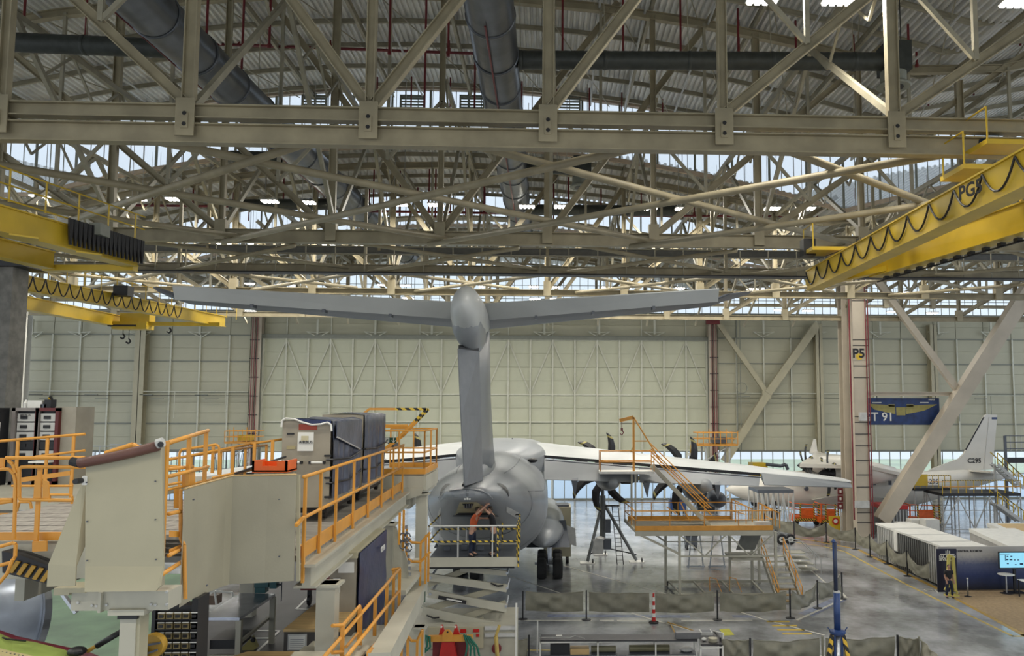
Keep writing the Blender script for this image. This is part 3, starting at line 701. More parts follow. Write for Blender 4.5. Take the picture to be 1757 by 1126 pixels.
for (yy, nm) in ((11.0, 'overhead'), (-2.0, 'behind the camera')):      # unseen lamp rows added over and behind the viewer to brighten the foreground
    for i in range(8):
        lampat((-24+i*6.6, yy, 19.0), '%s added unseen lamp of the row %s' % (ORD[i], nm), weak=.7)
# ---- cranes
def girder(P0, P1, h, w, m=M_yel):
    mb = MB(); P0 = V(P0); P1 = V(P1)
    mb.bar(P0, P1, w, h); mb.bar(P0+V((0, 0, h/2)), P1+V((0, 0, h/2)), w+.12, .05); mb.bar(P0-V((0, 0, h/2)), P1-V((0, 0, h/2)), w+.12, .05)
    return mb
def festoon(t, P0, P1, n, sag, r=.03, off=(-.3, 0, 0), cut0=0, grow=None):
    P0 = V(P0)+V(off); P1 = V(P1)+V(off)
    for k in range(n):
        a = P0.lerp(P1, k/n); b = P0.lerp(P1, (k+1)/n); pts = []
        for i in range(9):
            s_ = i/8; p = a.lerp(b, s_); p.z -= sag*(1-(2*s_-1)**2); pts.append(p)
        mb = MB(); mb.path(pts, r, 5); part(mb, 'cable_loop', M_black, t)
# right crane
zt, zb2 = 16.5, 15.65
t = thing('overhead_crane', 'yellow double-girder overhead crane at upper right, lettered PG5', 'crane', PZ(1600, 380, 16))
A = PY(1397, 466, 33.6); B = PY(1757, 297, 18.6); d_ = (B-A).normalized(); A.z = 16.1; B.z = 16.1; A = V((A.x, 33.8, 16.1)); B = PZ(1757, 297, 16.1); d_ = (B-A).normalized(); B2 = B+d_*6
G1 = girder(A, B2, .86, .5); part(G1, 'girder', M_yel, t)
C_ = PZ(1503, 457, 16.1); D_ = PZ(1757, 376, 16.1); d1_ = d_; d_ = (D_-C_).normalized(); D_ = D_+d_*7
part(girder(C_, D_, .86, .5), 'girder', M_yel, t)
mb = MB(); mb.bar(A+V((-.2, 0, -.1)), C_+V((.3, 0, -.1)), .35, .25); part(mb, 'end_carriage', M_yel, t)
mb = MB(); mb.bar(A+V((0, -1.2, -.3)), C_+V((0, -1.2, -.3)), .3, .2); part(mb, 'end_carriage', M_yel, t)
festoon(t, A+V((0, 0, .35)), B2+V((0, 0, .35)), 15, .62)
p = A.lerp(B2, .58); ps = PZ(1682, 322, 16.2); rotz = math.atan2(d_.y, d_.x)
text('PG5', .52, (ps.x-.27, ps.y, 16.13), (math.pi/2, 0, rotz), M_black, t, bold=.012)
ps = PZ(1487, 410, 16.2); text('PG5', .2, (ps.x-.27, ps.y, 16.15), (math.pi/2, 0, rotz), M_black, t)
for (q0, q1, lab) in ((PZ(1622, 303, 17.2), PZ(1757, 275, 17.2), 0), (PZ(1660, 262, 17.9), PZ(1790, 240, 17.9), 1), (PZ(1380, 434, 16.9), PZ(1455, 428, 16.9), 2)):
    mb = MB(); w_ = 1.0; mb.box(q0.x, q0.y-w_, q0.z-.07, q1.x, q0.y+.3, q0.z+.07); part(mb, 'service_platform', M_yel, t)
    mb = MB()
    for (xx, yy) in ((q0.x+.05, q0.y-w_+.05), (q0.x+.05, q0.y+.2)): mb.tube((xx, yy, q0.z), (xx, yy, q0.z+1.0), .025, 6)
    mb.tube((q0.x+.05, q0.y-w_+.05, q0.z+1), (q0.x+.05, q0.y+.2, q0.z+1), .025, 6); part(mb, 'guard_rail', M_yel, t)
mq = PZ(1697, 252, 18.2); mb = MB(); mb.lathe((mq.x, mq.y, mq.z), [(.22, -.45), (.3, -.4), (.3, .3), (.16, .42)], 14, 'x'); part(mb, 'motor', mat('motor_blue', (0.01, 0.03, 0.07), .4), t)
mq = PZ(1386, 426, 17.1); mb = MB(); mb.cbox(mq, .5, .5, .7); part(mb, 'motor', M_black, t)
# rail along the top with stanchions
mb = MB()
for k in range(26): q = C_+d_*(k*.6+1)+V((.2, 0, .43)); mb.bar(q, q+V((0, 0, .28)), .06, .05)
part(mb, 'stanchion', M_yel, t, kind='stuff')
mb = MB(); mb.tube(C_+d_*1+V((.2, 0, .72)), D_+V((.2, 0, .72)), .03, 6); part(mb, 'guard_rail', M_yel, t)
mb = MB()
for k in range(22): q = C_+d_*(k*.7+.6)+V((.05, 0, -.55)); mb.cbox(q, .16, .22, .1)
mb.tube(C_+V((.05, 0, -.62)), D_+V((.05, 0, -.62)), .03, 5); part(mb, 'power_rail', M_black, t, kind='stuff')
mb = MB(); mb.path([A+V((-.6, -.5, .6))]+[A+V((-.6, -.5, .6))+d_*k for k in range(1, 18)], .018, 4); part(mb, 'wire', M_black, t)
# left near crane
t = thing('overhead_crane', 'yellow overhead crane entering at the left edge, lettered 15t', 'crane', PZ(100, 410, 16))
A = PZ(226, 440, 16.05); B = PZ(0, 378, 16.05); d_ = (B-A).normalized(); B2 = B+d_*4
A = V(A); part(girder(A, B2, .75, .5), 'girder', M_yel, t)
C_ = PZ(84, 447, 15.85); D_ = PZ(0, 427, 15.85); D_ = D_+(D_-C_).normalized()*5; part(girder(C_, D_, .6, .4), 'girder', M_yel, t)
rotz = math.atan2(-d_.y, -d_.x)
ps = PZ(45, 382, 16.35); text('15t', .36, (ps.x+.40, ps.y-.03, 16.35), (math.pi/2, 0, rotz), M_black, t, bold=.012)
mb = MB(); mb.bar(C_+V((-.3, .3, -.25)), A+V((0, .3, -.4)), .4, .22); part(mb, 'end_carriage', M_yel, t)
for k in range(9): q = A+d_*(.5+k*1.35)+V((.42, 0, .5)); mb = MB(); mb.tube(q, q+V((0, 0, 1.0)), .028, 6); part(mb, 'rail_post', M_yel, t)
for dz in (.55, 1.0, 1.48): mb = MB(); mb.tube(A+V((.42, 0, dz)), B2+V((.42, 0, dz)), .026, 6); part(mb, 'guard_rail', M_yel, t)
for k in range(4): q = A+d_*(3.2+k*2.6); mb = MB(); mb.bar(q+V((.4, 0, -.47)), q+V((1.0, .4, -.5)), .3, .05); part(mb, 'bracket', M_yel, t)
mb = MB(); mb.box(A.x-.1, A.y-2.6, 16.3, A.x+.28, A.y-2.0, 16.7); part(mb, 'control_box', M_mulld, t)
for k in range(18):
    q = A+d_*(.15+k*.2)+V((.5, 0, .55)); mb = MB(); mb.path([q, q+V((0, 0, -.4)), q+d_*.04+V((0, 0, -.85)), q+d_*.1+V((0, 0, -.4)), q+d_*.12], .05, 5); part(mb, 'cable_loop', M_black, t)
# far left crane
t = thing('overhead_crane', 'farther yellow double-girder crane below the left one, with black cable loops', 'crane', PZ(200, 520, 15.5))
A = PZ(27, 484, 15.75); B = PZ(381, 552, 15.75); B = A+(B-A).normalized()*((B-A).length)
part(girder(A, B, .62, .4), 'girder', M_yel, t); d_ = (B-A).normalized()
festoon(t, A+V((0, 0, .3)), A+d_*11+V((0, 0, .3)), 16, .62, .03, off=(.35, -.3, 0))
C_ = PZ(24, 517, 15.6); D_ = PZ(205, 552, 15.6); part(girder(C_, D_, .62, .45), 'girder', M_yel, t)
for k in range(16): q = A+d_*(1+k*1.1)+V((-.3, 0, .35)); mb = MB(); mb.tube(q, q+V((0, 0, .85)), .025, 5); part(mb, 'rail_post', M_yel, t)
mb = MB(); mb.tube(A+V((-.3, 0, 1.15)), B+V((-.3, 0, 1.15)), .025, 5); part(mb, 'guard_rail', M_yel, t)
q0 = PZ(235, 556, 15.4); q1 = PZ(375, 556, 15.4); Yh = q0.y
mb = MB(); mb.bar(q0, (q1.x, Yh, q0.z), .35, .22); part(mb, 'end_carriage', M_yel, t)
mb = MB(); mb.box(q0.x-1.2, Yh-.5, q0.z-.35, q0.x+.8, Yh+.4, q0.z+.1); mb.box(q0.x-.8, Yh-.4, q0.z+.1, q0.x+.9, Yh+.3, q0.z+.6); part(mb, 'hoist', M_yel, t)
mb = MB(); mb.box(q0.x-1.4, Yh-.55, q0.z-.2, q0.x+.2, Yh+.45, q0.z-.1); part(mb, 'hoist_drum', M_black, t)
for (px_, py_) in ((211, 573), (221, 581), (291, 563)):
    q = PY(px_, py_, Yh-.1); mb = MB(); mb.tube(q, (q.x, q.y, q0.z-.2), .02, 5); mb.path([q, q+V((.12, 0, -.15)), q+V((0, 0, -.3)), q+V((-.15, 0, -.2))], .05, 6); part(mb, 'hook', M_black, t)
mq = PZ(212, 500, 16.2); mb = MB(); mb.cbox(mq, .7, .6, .5); part(mb, 'motor', M_black, t)
# banner
Yb = Yp+1
a = PY(1486, 683, Yb); b = PY(1611, 681, Yb); c = PY(1611, 729, Yb)
t = thing('station_banner', 'dark blue banner with wing drawing and letters ST 91', 'banner', ((a.x+b.x)/2, Yb, c.z))
mb = MB(); mb.box(a.x-.8, Yb-.02, c.z, b.x, Yb, a.z); part(mb, 'sheet', mat('banner_blue', (0.012, 0.035, 0.13), .5, var=.3, scale=2), t)
text('ST 91', 1.02, (PY(1509, 717, Yb).x, Yb-.04, PY(1508, 716, Yb).z), (math.pi/2, 0, 0), M_white, t, bold=.015)
text('AIRBUS', .17, (PY(1598, 686, Yb).x, Yb-.04, PY(1598, 686, Yb).z), (math.pi/2, 0, 0), M_white, t, bold=.004)
M_wd = mat('print_yellow', (0.32, 0.28, 0.09), .6)
for pts in ([(1490, 693), (1535, 696), (1536, 711), (1500, 703)], [(1608, 694), (1555, 696), (1554, 711), (1585, 705)], [(1537, 699), (1554, 699), (1553, 713), (1538, 713)], [(1524, 694), (1535, 694), (1535, 698), (1524, 698)], [(1555, 694), (1567, 694), (1567, 698), (1555, 698)]):
    mb = MB(); mb.plate([(PY(x, y, Yb).x, Yb-.035, PY(x, y, Yb).z) for x, y in pts], (0, .01, 0)); part(mb, 'print_shape', M_wd, t)
for (x0, x1, y) in ((1496, 1512, 691), (1578, 1593, 691)):
    p = PY(x0, y, Yb); q = PY(x1, y, Yb); mb = MB(); mb.box(p.x, Yb-.04, p.z-.05, q.x, Yb-.03, p.z+.05); part(mb, 'print_shape', M_led2, t)
for i_ in range(2): mb = MB(); x = lerp(a.x, b.x, .15+.7*i_); mb.tube((x, Yb, a.z), (x, Yb, a.z+.5), .03, 5); part(mb, 'hanger', M_black, t)
# =================================================================== MILITARY TRANSPORT AIRCRAFT
axA = PY(806, 700, 28).x; axB = PY(861, 700, 48.6).x
def ax(Y): return axA + (axB-axA)*(Y-28)/20.6
plane = thing('transport_aircraft', 'large grey T-tail military transport aircraft seen from behind', 'aircraft', (ax(45), 45, 0))
def ring(Y, hw, top, bot, n=36, p=2.0, flat=0.0, cxo=0):
    c = (top+bot)/2; h = (top-bot)/2; out = []
    for i in range(n):
        a = 2*math.pi*i/n; ca, sa = math.cos(a), math.sin(a)
        x = hw*math.copysign(abs(ca)**(2/p), ca); z = h*math.copysign(abs(sa)**(2/p), sa)
        out.append((ax(Y)+cxo+x, Y, c+z))
    return out
secs = [(27.9, .35, 7.62, 7.35), (28.4, .85, 7.74, 7.15), (29.3, 1.12, 7.80, 6.75), (30.5, 1.45, 7.86, 6.2), (32.2, 1.92, 7.93, 5.5), (34.2, 2.36, 8.0, 4.75), (36.5, 2.66, 8.05, 3.95), (39, 2.80, 8.08, 3.2), (42, 2.83, 8.1, 2.75), (46, 2.84, 8.1, 2.55), (60, 2.84, 8.1, 2.55), (65, 2.7, 7.9, 2.6), (69, 2.1, 6.9, 2.9), (71.5, 1.1, 5.6, 3.4), (72.4, .3, 4.8, 4.2)]
mb = MB(); mb.loft([ring(*s) for s in secs]); part(mb, 'fuselage', M_plane, plane, smooth=True)
# panel line rings & strakes slightly proud
for Y in (33.2, 37.6, 43.8, 50.0):
    k = max(i for i, s in enumerate(secs) if s[0] <= Y); s0, s1 = secs[k], secs[k+1]; f = (Y-s0[0])/(s1[0]-s0[0]); q = [lerp(u, v, f) for u, v in zip(s0[1:], s1[1:])]
    mb = MB(); mb.loft([ring(Y-.02, q[0]+.006, q[1]+.006, q[2]-.006), ring(Y+.02, q[0]+.006, q[1]+.006, q[2]-.006)], cap=False); part(mb, 'panel_joint', M_planed, plane, smooth=True)
def onfus(Y, ang, off=.0):
    k = max(i for i, s in enumerate(secs[:-1]) if s[0] <= Y); s0, s1 = secs[k], secs[k+1]; f = (Y-s0[0])/(s1[0]-s0[0]); hw, top, bot = [lerp(u, v, f) for u, v in zip(s0[1:], s1[1:])]
    a = math.radians(ang); return V((ax(Y)+(hw+off)*math.cos(a), Y, (top+bot)/2+((top-bot)/2+off)*math.sin(a)))
# longitudinal joints
for ang in (62, 118, 20, 160):
    mb = MB(); mb.path([onfus(Y, ang, .004) for Y in [33, 34.5, 36.5, 38, 39.5, 42, 45, 48]], .018, 4); part(mb, 'panel_joint', M_planed, plane)
def onskin(px, py, off=.03):
    r = ray(px, py).normalized(); lo = None; t_ = 26.0
    while t_ < 60:
        p = CAM+r*t_
        if secs[0][0] < p.y < secs[-1][0]:
            k = max(i for i, s in enumerate(secs[:-1]) if s[0] <= p.y); s0, s1 = secs[k], secs[k+1]; f = (p.y-s0[0])/(s1[0]-s0[0]); hw, top, bot = [lerp(u, v, f) for u, v in zip(s0[1:], s1[1:])]
            if ((p.x-ax(p.y))/hw)**2+((p.z-(top+bot)/2)/((top-bot)/2))**2 <= 1.0: return p-r*off
        t_ += .03
    return CAM+r*36
def patch(pts, m, name, off=.03, n=7, th=.02):
    """a curved plate lying on the fuselage skin; pts = 4 picture corners (bilinear)"""
    g = []
    for j in range(n+1):
        v = j/n; row = []
        for i in range(n+1):
            u = i/n; x = (1-u)*(1-v)*pts[0][0]+u*(1-v)*pts[1][0]+u*v*pts[2][0]+(1-u)*v*pts[3][0]; y = (1-u)*(1-v)*pts[0][1]+u*(1-v)*pts[1][1]+u*v*pts[2][1]+(1-u)*v*pts[3][1]; row.append(onskin(x, y, off))
        g.append(row)
    mb = MB(); mb.loft(g, cap=False, closed=False); mb.loft([[p+V((0, th, 0)) for p in r] for r in g], cap=False, closed=False)
    return part(mb, name, m, plane, smooth=True)
# dark scoop vents on the shoulders
for top_, bot_ in ([(853, 829), (859, 829.5), (867, 834), (872, 841), (874, 852)], [(853, 830.5), (858, 834), (863, 839), (869, 845), (873.5, 852.5)]), ([(771, 829.5), (765, 830.5), (759, 836), (755.5, 843), (754, 852)], [(772, 832), (767, 835), (762.5, 840), (758, 846), (754.5, 852.5)]):
    mb = MB(); mb.loft([[onskin(x, y, .07) for x, y in top_], [onskin((x+a)/2, (y+b)/2, .12) for (x, y), (a, b) in zip(top_, bot_)], [onskin(x, y, .07) for x, y in bot_]], cap=False, closed=False)
    part(mb, 'scoop_vent', M_black, plane)
# shade under the tail lip, put in as a darker grey patch on the skin
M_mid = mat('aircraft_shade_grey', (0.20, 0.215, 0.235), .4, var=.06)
lipt = [(752, 856), (760, 847), (772, 841), (786, 838.5), (800, 838), (815, 839), (828, 842), (838, 848), (846, 857)]
lipb = [(757, 863), (766, 858), (778, 855), (790, 853.5), (801, 853), (813, 854), (824, 856), (833, 859), (841, 863)]
mb = MB(); g = [[onskin(x, y, .10) for x, y in lipt], [onskin(x, y-1.5, .16) for x, y in lipt], [onskin(x, y+1.5, .14) for x, y in lipt]]; mb.loft(g, cap=False, closed=False); part(mb, 'tail_lip', M_plane, plane, smooth=True)
mb = MB(); g = [[onskin(x, y+1.5, .06) for x, y in lipt]]+[[onskin(lerp(x, a, f), lerp(y, b, f), .03) for (x, y), (a, b) in zip(lipt, lipb)] for f in (.4, .7, 1)]; mb.loft(g, cap=False, closed=False); part(mb, 'tail_lip_shade', M_mid, plane, smooth=True)
for x_ in (800, 803): mb = MB(); mb.path([onskin(x_, 841, .07), onskin(x_, 852, .05)], .012, 4); part(mb, 'panel_joint', M_planed, plane)
for dx in (-4, 0, 4): mb = MB(); mb.cbox(onskin(802+dx, 856, .05), .06, .04, .07); part(mb, 'tail_light', M_white, plane)
# open rear bay with cream frame
M_bay = mat('bay_cream', (0.46, 0.42, 0.26), .5)
patch([(789, 862), (818, 862), (853, 885), (780, 886)], M_bay, 'bay_frame', .04)
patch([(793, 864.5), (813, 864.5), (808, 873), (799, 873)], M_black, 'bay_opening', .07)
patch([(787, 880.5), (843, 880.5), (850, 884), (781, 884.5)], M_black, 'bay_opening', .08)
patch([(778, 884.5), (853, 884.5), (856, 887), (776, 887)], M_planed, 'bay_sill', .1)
for k in range(4): mb = MB(); mb.bar(onskin(796+k*4.5, 866, .09), onskin(797.5+k*3.5, 872, .09), .03, .03); part(mb, 'bay_rib', M_mid, plane)
patch([(869, 869), (890, 880), (889, 891), (869, 879)], M_led2, 'side_placard', .05)
patch([(756, 871), (752, 878), (751, 890), (756, 880)], M_led2, 'side_placard', .05)
# fin: front box and rudder
def finring(z, yte, yle, th, xoff=0, n=10):
    out = []; c = yle-yte
    for i in range(n+1):
        s_ = i/n; t = th*(1.0 if s_ > .35 and s_ < .75 else (s_/.35 if s_ <= .35 else max(0.02, (1-s_)/.25)**.6)); t = max(t, .03); out.append((ax((yte))+xoff*(1-s_)+t, yte+c*s_, z))
    for i in range(n, -1, -1):
        s_ = i/n; t = th*(1.0 if s_ > .35 and s_ < .75 else (s_/.35 if s_ <= .35 else max(0.02, (1-s_)/.25)**.6)); t = max(t, .03); out.append((ax((yte))+xoff*(1-s_)-t, yte+c*s_, z))
    return out
zb_ = 7.78
mb = MB(); mb.loft([finring(zb_-.1, 30.1, 37.2, .50, 0), finring(zb_+1.2, 29.9, 36.3, .42), finring(11, 29.4, 34.2, .40), finring(14.1, 28.9, 32.6, .40)]); part(mb, 'fin', M_plane, plane, smooth=True)
mb = MB(); mb.loft([ring2 for ring2 in [[(ax(31)+(.62-.1*k)*math.cos(a), 34.0+(4.3-.4*k)*math.sin(a), zb_-.1+.3*k) for a in [2*math.pi*i/20 for i in range(20)]] for k in (0, 1, 2)]]); part(mb, 'fin_fillet', M_plane, plane, smooth=True)
def rud(z, yte, yh, dx, th): 
    x = ax(30); return [(x-dx-.02, yte, z), (x-dx+.02, yte, z), (x+th, yh-.3, z), (x+th*.9, yh, z), (x-th*.9, yh, z), (x-th, yh-.3, z)]
mb = MB(); mb.loft([rud(zb_+.02, 27.75, 30.0, .10, .36), rud(10.2, 27.6, 29.6, .26, .30), rud(12.55, 27.5, 29.2, .38, .24)]); part(mb, 'rudder', mat('rudder_grey', (0.18, 0.19, 0.205), .38, var=.06), plane)
mb = MB(); mb.loft([rud(zb_-.02, 27.85, 30.0, .2, .3), rud(zb_+.06, 27.85, 30.0, .2, .3)]); part(mb, 'rudder_gap', M_black, plane)
mb = MB(); mb.loft([rud(12.55, 27.6, 29.2, .36, .22), rud(12.68, 27.6, 29.2, .36, .22)]); part(mb, 'rudder_gap', M_black, plane)
# bullet fairing
def bul(Y, rx, z0, z1, n=20): return [(ax(28)-.10+rx*math.cos(2*math.pi*i/n), Y, (z0+z1)/2+(z1-z0)/2*math.sin(2*math.pi*i/n)) for i in range(n)]
mb = MB(); mb.loft([bul(25.9, .12, 13.75, 14.1), bul(26.3, .38, 13.4, 14.5), bul(27.2, .54, 12.95, 14.72), bul(28.6, .56, 12.8, 14.78), bul(31, .56, 13.0, 14.7), bul(33.5, .4, 13.6, 14.6), bul(35, .08, 14.1, 14.3)])
part(mb, 'tail_bullet', M_plane2, plane, smooth=True)
mb = MB(); mb.loft([bul(26.6, .2, 13.3, 13.5), bul(27.3, .5, 12.7, 14.2), bul(29.5, .52, 12.45, 14.1), bul(31.0, .42, 12.6, 14.0)]); part(mb, 'lower_fairing', M_plane, plane, smooth=True)
# tailplane halves with elevators
def tail(sgn, root_px, tip_px, hinge_r, hinge_t, horn):
    Yr, Yt = 30.6, 26.6
    R_ = PY(root_px, hinge_r, Yr); T_ = PY(tip_px, hinge_t, Yt)
    def sec(P, c, th):
        out = []
        for (s_, u, l) in ((0, .15, -.15), (.3, .8, -.6), (.6, 1, -.9), (.9, .6, -.5), (1, .05, -.05)): out.append((P.x, P.y+c*s_, P.z+th*u))
        for (s_, u, l) in ((1, .05, -.05), (.9, .6, -.5), (.6, 1, -.9), (.3, .8, -.6), (0, .15, -.15)): out.append((P.x, P.y+c*s_, P.z+th*l))
        return out
    inn = R_+(R_-T_).normalized()*.3
    mb = MB(); mb.loft([sec(inn, 3.6, .24), sec(R_, 3.6, .24), sec(T_, 1.9, .12)]); part(mb, 'tailplane', M_planed, plane, smooth=False)  # dark grey puts the shaded underside of tailplane and horn into the colour
    H = PY(horn[0], horn[1], Yt-.3); mb = MB(); mb.loft([sec(T_, 1.9, .12), sec(V((T_.x+sgn*.3, T_.y-.55, T_.z+.1)), 2.1, .12), sec(H, .9, .05)]); part(mb, 'tip_horn', M_planed, plane)
    # elevator raised
    def el(P, c, up): return [P+V((0, .12, -.07)), P+V((0, 0, -.1)), P+V((0, -c, up)), P+V((0, -c+.03, up+.04)), P+V((0, .05, .1))]
    mb = MB(); mb.loft([el(R_, .34, .50), el(T_, .2, .31)]); part(mb, 'elevator', M_plane2, plane)
    for s_ in (.25, .5, .75):
        Q = R_.lerp(T_, s_); mb = MB(); mb.box(Q.x-.05, Q.y-.1, Q.z-.2, Q.x+.05, Q.y+.3, Q.z-.08); part(mb, 'hinge', M_planed, plane)
tail(-1, 776, 300, 543, 509, (262, 493)); tail(1, 828, 1232, 546, 513, (1290, 500))
# wing: upper skin lofted from root to tip, flaps hanging
M_wingtop = M_plane2
def wsec(X, yte, yle, zte, zle, th):
    out = []; c = yle-yte
    pr = [(0, .0), (.15, .35), (.4, .85), (.65, 1.0), (.85, .75), (.96, .35), (1, 0)]
    for s_, t in pr: out.append((X, yte+c*s_, lerp(zte, zle, s_)+th*t))
    for s_, t in reversed(pr[1:-1]): out.append((X, yte+c*s_, lerp(zte, zle, s_)-th*.45*t))
    return out
Yte = 47.6
def wingside(sg):
    if sg > 0:
        A0 = PY(933, 782, Yte); A1 = PY(1304, 813, Yte+.6); A2 = PY(1459, 828, Yte+1.2)
    else:
        A0 = PY(791, 779, Yte); q1 = PY(1304, 813, Yte+.6); q2 = PY(1459, 828, Yte+1.2); A1 = V((2*ax(48)-q1.x, q1.y, q1.z)); A2 = V((2*ax(48)-q2.x, q2.y, q2.z))
    cx = ax(48)
    mb = MB()
    zr = A0.z
    mb.loft([wsec(cx, Yte, Yte+5.4, zr+.1, zr+.15, .55), wsec(A0.x, Yte, Yte+5.2, A0.z, A0.z+.1, .55), wsec(A1.x, A1.y, A1.y+3.1, A1.z, A1.z+.05, .32), wsec(A2.x, A2.y, A2.y+2.0, A2.z, A2.z, .16), wsec(A2.x+sg*.35, A2.y+.7, A2.y+1.6, A2.z, A2.z, .05)])
    part(mb, 'wing', M_wingtop, plane, smooth=False)
    mb = MB(); mb.bar(A0+V((0, -.04, -.05)), A1+V((0, -.04, -.05)), .08, .17); part(mb, 'flap_gap', M_black, plane)
    # two flap panels hanging behind the trailing edge
    B0 = PY(933, 823, Yte-1.3) if sg > 0 else V((A0.x, Yte-1.3, PY(933, 823, Yte-1.3).z))
    B1 = PY(1303, 834, A1.y-.8); 
    if sg < 0: B1 = V((A1.x, B1.y, B1.z))
    def flap(f0, f1, top=0.0):
        a0 = A0.lerp(A1, f0)+V((0, -.12, -.16)); a1 = A0.lerp(A1, f1)+V((0, -.12, -.16)); b0 = B0.lerp(B1, f0); b1 = B0.lerp(B1, f1)
        mb = MB(); mb.loft([[a0, a0+V((0, .3, -.15)), b0+V((0, .08, -.03)), b0], [a1, a1+V((0, .3, -.15)), b1+V((0, .08, -.03)), b1]]); part(mb, 'flap', M_plane, plane)
    flap(0.002, .43); flap(.436, .998)
    mb = MB(); mb.bar(A0+V((sg*.1, -.2, -.26)), A1+V((0, -.2, -.22)), .05, .06); part(mb, 'flap_slot', M_planed, plane)
    # aileron
    c0 = A1+V((sg*.1, -.05, 0)); c1 = A2; mb = MB(); mb.loft([[c0+V((0, .1, .05)), c0+V((0, -.55, -.62)), c0+V((0, -.5, -.66)), c0+V((0, .2, -.3))], [c1+V((0, .1, .03)), c1+V((0, -.35, -.28)), c1+V((0, -.3, -.31)), c1+V((0, .2, -.15))]]); part(mb, 'aileron', M_plane, plane)
    for f in (.14, .47, .8):   # flap track fairings
        q = B0.lerp(B1, f); mb = MB(); mb.loft([[q+V((-.22, .5, .3)), q+V((.22, .5, .3)), q+V((.2, .5, -.05)), q+V((-.2, .5, -.05))], [q+V((-.17, -.1, .0)), q+V((.17, -.1, 0)), q+V((.02, -.1, -.85)), q+V((-.02, -.1, -.85))]]) ; part(mb, 'track_fairing', M_planed, plane)
wingside(1); wingside(-1)
# wing centre top with hatches and aerials
for (x0, y0, x1, y1) in ((892, 776, 908, 784), (910, 776, 928, 784)):
    a = PY(x0, y1, 48.3); b = PY(x1, y0, 50); mb = MB(); mb.add([(a.x, 48.2, a.z), (b.x, 48.2, a.z), (b.x, 49.6, a.z+.33), (a.x, 49.6, a.z+.33), (a.x, 48.2, a.z+.05), (b.x, 48.2, a.z+.05), (b.x, 49.6, a.z+.38), (a.x, 49.6, a.z+.38)], [(0, 1, 2, 3), (4, 5, 6, 7), (0, 1, 5, 4), (1, 2, 6, 5), (2, 3, 7, 6), (3, 0, 4, 7)]); part(mb, 'escape_hatch', M_white, plane)
for (x, y, Y, h) in ((861, 787, 46, .45), (850, 794, 42, .35), (879, 760, 52, .3)):
    p = PY(x, y, Y); mb = MB(); mb.bar(p-V((0, 0, .15)), p+V((0, 0, h)), .05, .12); mb.bar(p+V((-.12, 0, h)), p+V((.12, 0, h)), .06, .06) if h > .4 else None; part(mb, 'aerial', M_black, plane)
p = PY(914, 790, 44.5); mb = MB(); mb.ell((p.x, p.y, p.z), .28, .3, .14); part(mb, 'beacon', M_black, plane, smooth=True)
# wing fuselage fairing
mb = MB(); mb.loft([ring(Y, hw, top, 6.2, p=3.2) for Y, hw, top in ((43.0, 1.0, 7.9), (45.0, 2.0, 8.15), (46.8, 2.5, 8.3), (48, 2.75, 8.42), (54, 2.75, 8.45), (57, 2.5, 8.1))]); part(mb, 'wing_fairing', M_plane, plane, smooth=True)
# nacelles and scimitar propellers
def nacelle(px_, py_, r=.85):
    Y = 53.8; c = PY(px_, py_, Y); mb = MB()
    mb.lathe((c.x, 0, c.z), [(.25, 46.5), (.6, 48.5), (r, 50.5), (r, 53.3), (.55, 53.9)], 18, 'y'); part(mb, 'nacelle', M_plane, plane, smooth=True)
    mb = MB(); mb.lathe((c.x, 0, c.z), [(.55, 53.9), (.5, 54.4), (.3, 54.9), (.02, 55.2)], 16, 'y'); part(mb, 'spinner', M_black, plane, smooth=True)
    return c
def prop(c, r, n, a0, Y, chord=.56, name='propeller_blade', par=plane, tips=True, sweep=.35, m=None, ryz=False):
    for k in range(n):
        a = a0+2*math.pi*k/n; ua = V((math.cos(a), 0, math.sin(a))); va = V((-math.sin(a), 0, math.cos(a)))
        if ryz: ua = V((0, math.cos(a), math.sin(a))); va = V((0, -math.sin(a), math.cos(a)))
        nn = V((0, 1, 0)) if not ryz else V((1, 0, 0)); rings = []; pts = [(.12, .45, 0), (.3, .8, .02), (.55, 1.0, -.02), (.75, .95, .05), (.9, .8, .14), (.97, .6, .22), (1.0, .25, .27)]
        for (s_, w_, sw) in pts:
            o = V((c.x, Y, c.z)) if not ryz else V((Y, c.y, c.z)); o = o+ua*(r*s_)+va*(sw*r); hw = chord*w_/2; rings.append([o-va*hw+nn*(.08), o-va*hw*.3+nn*.12, o+va*hw-nn*.08, o+va*hw*.2-nn*.1])
        mb = MB(); mb.loft(rings); b_ = part(mb, name, m or M_black, par)
        if tips:
            mb = MB(); mb.loft([[q for q in [rings[4][i]+(rings[5][i]-rings[4][i])*f for i in range(4)]] for f in (0.0, .6)]); tb = mb
            tb2 = MB(); cen = sum((V(v) for v in mb.v), V((0, 0, 0)))/len(mb.v); tb2.add([cen+(V(v)-cen)*1.06 for v in mb.v], mb.f); part(tb2, 'tip_band', M_wd, b_)
pi_ = nacelle(1037, 812); prop(pi_, 2.62, 8, math.radians(70), 54.4)
po_ = nacelle(1178, 818); prop(po_, 2.62, 8, math.radians(66), 54.4)
c_ = V((2*ax(50)-pi_.x, 53.8, pi_.z)); mb = MB(); mb.lathe((c_.x, 0, c_.z), [(.25, 46.5), (.6, 48.5), (.85, 50.5), (.85, 53.3), (.55, 53.9), (.02, 55.2)], 18, 'y'); part(mb, 'nacelle', M_plane, plane, smooth=True); prop(c_, 2.62, 8, math.radians(110), 54.4)
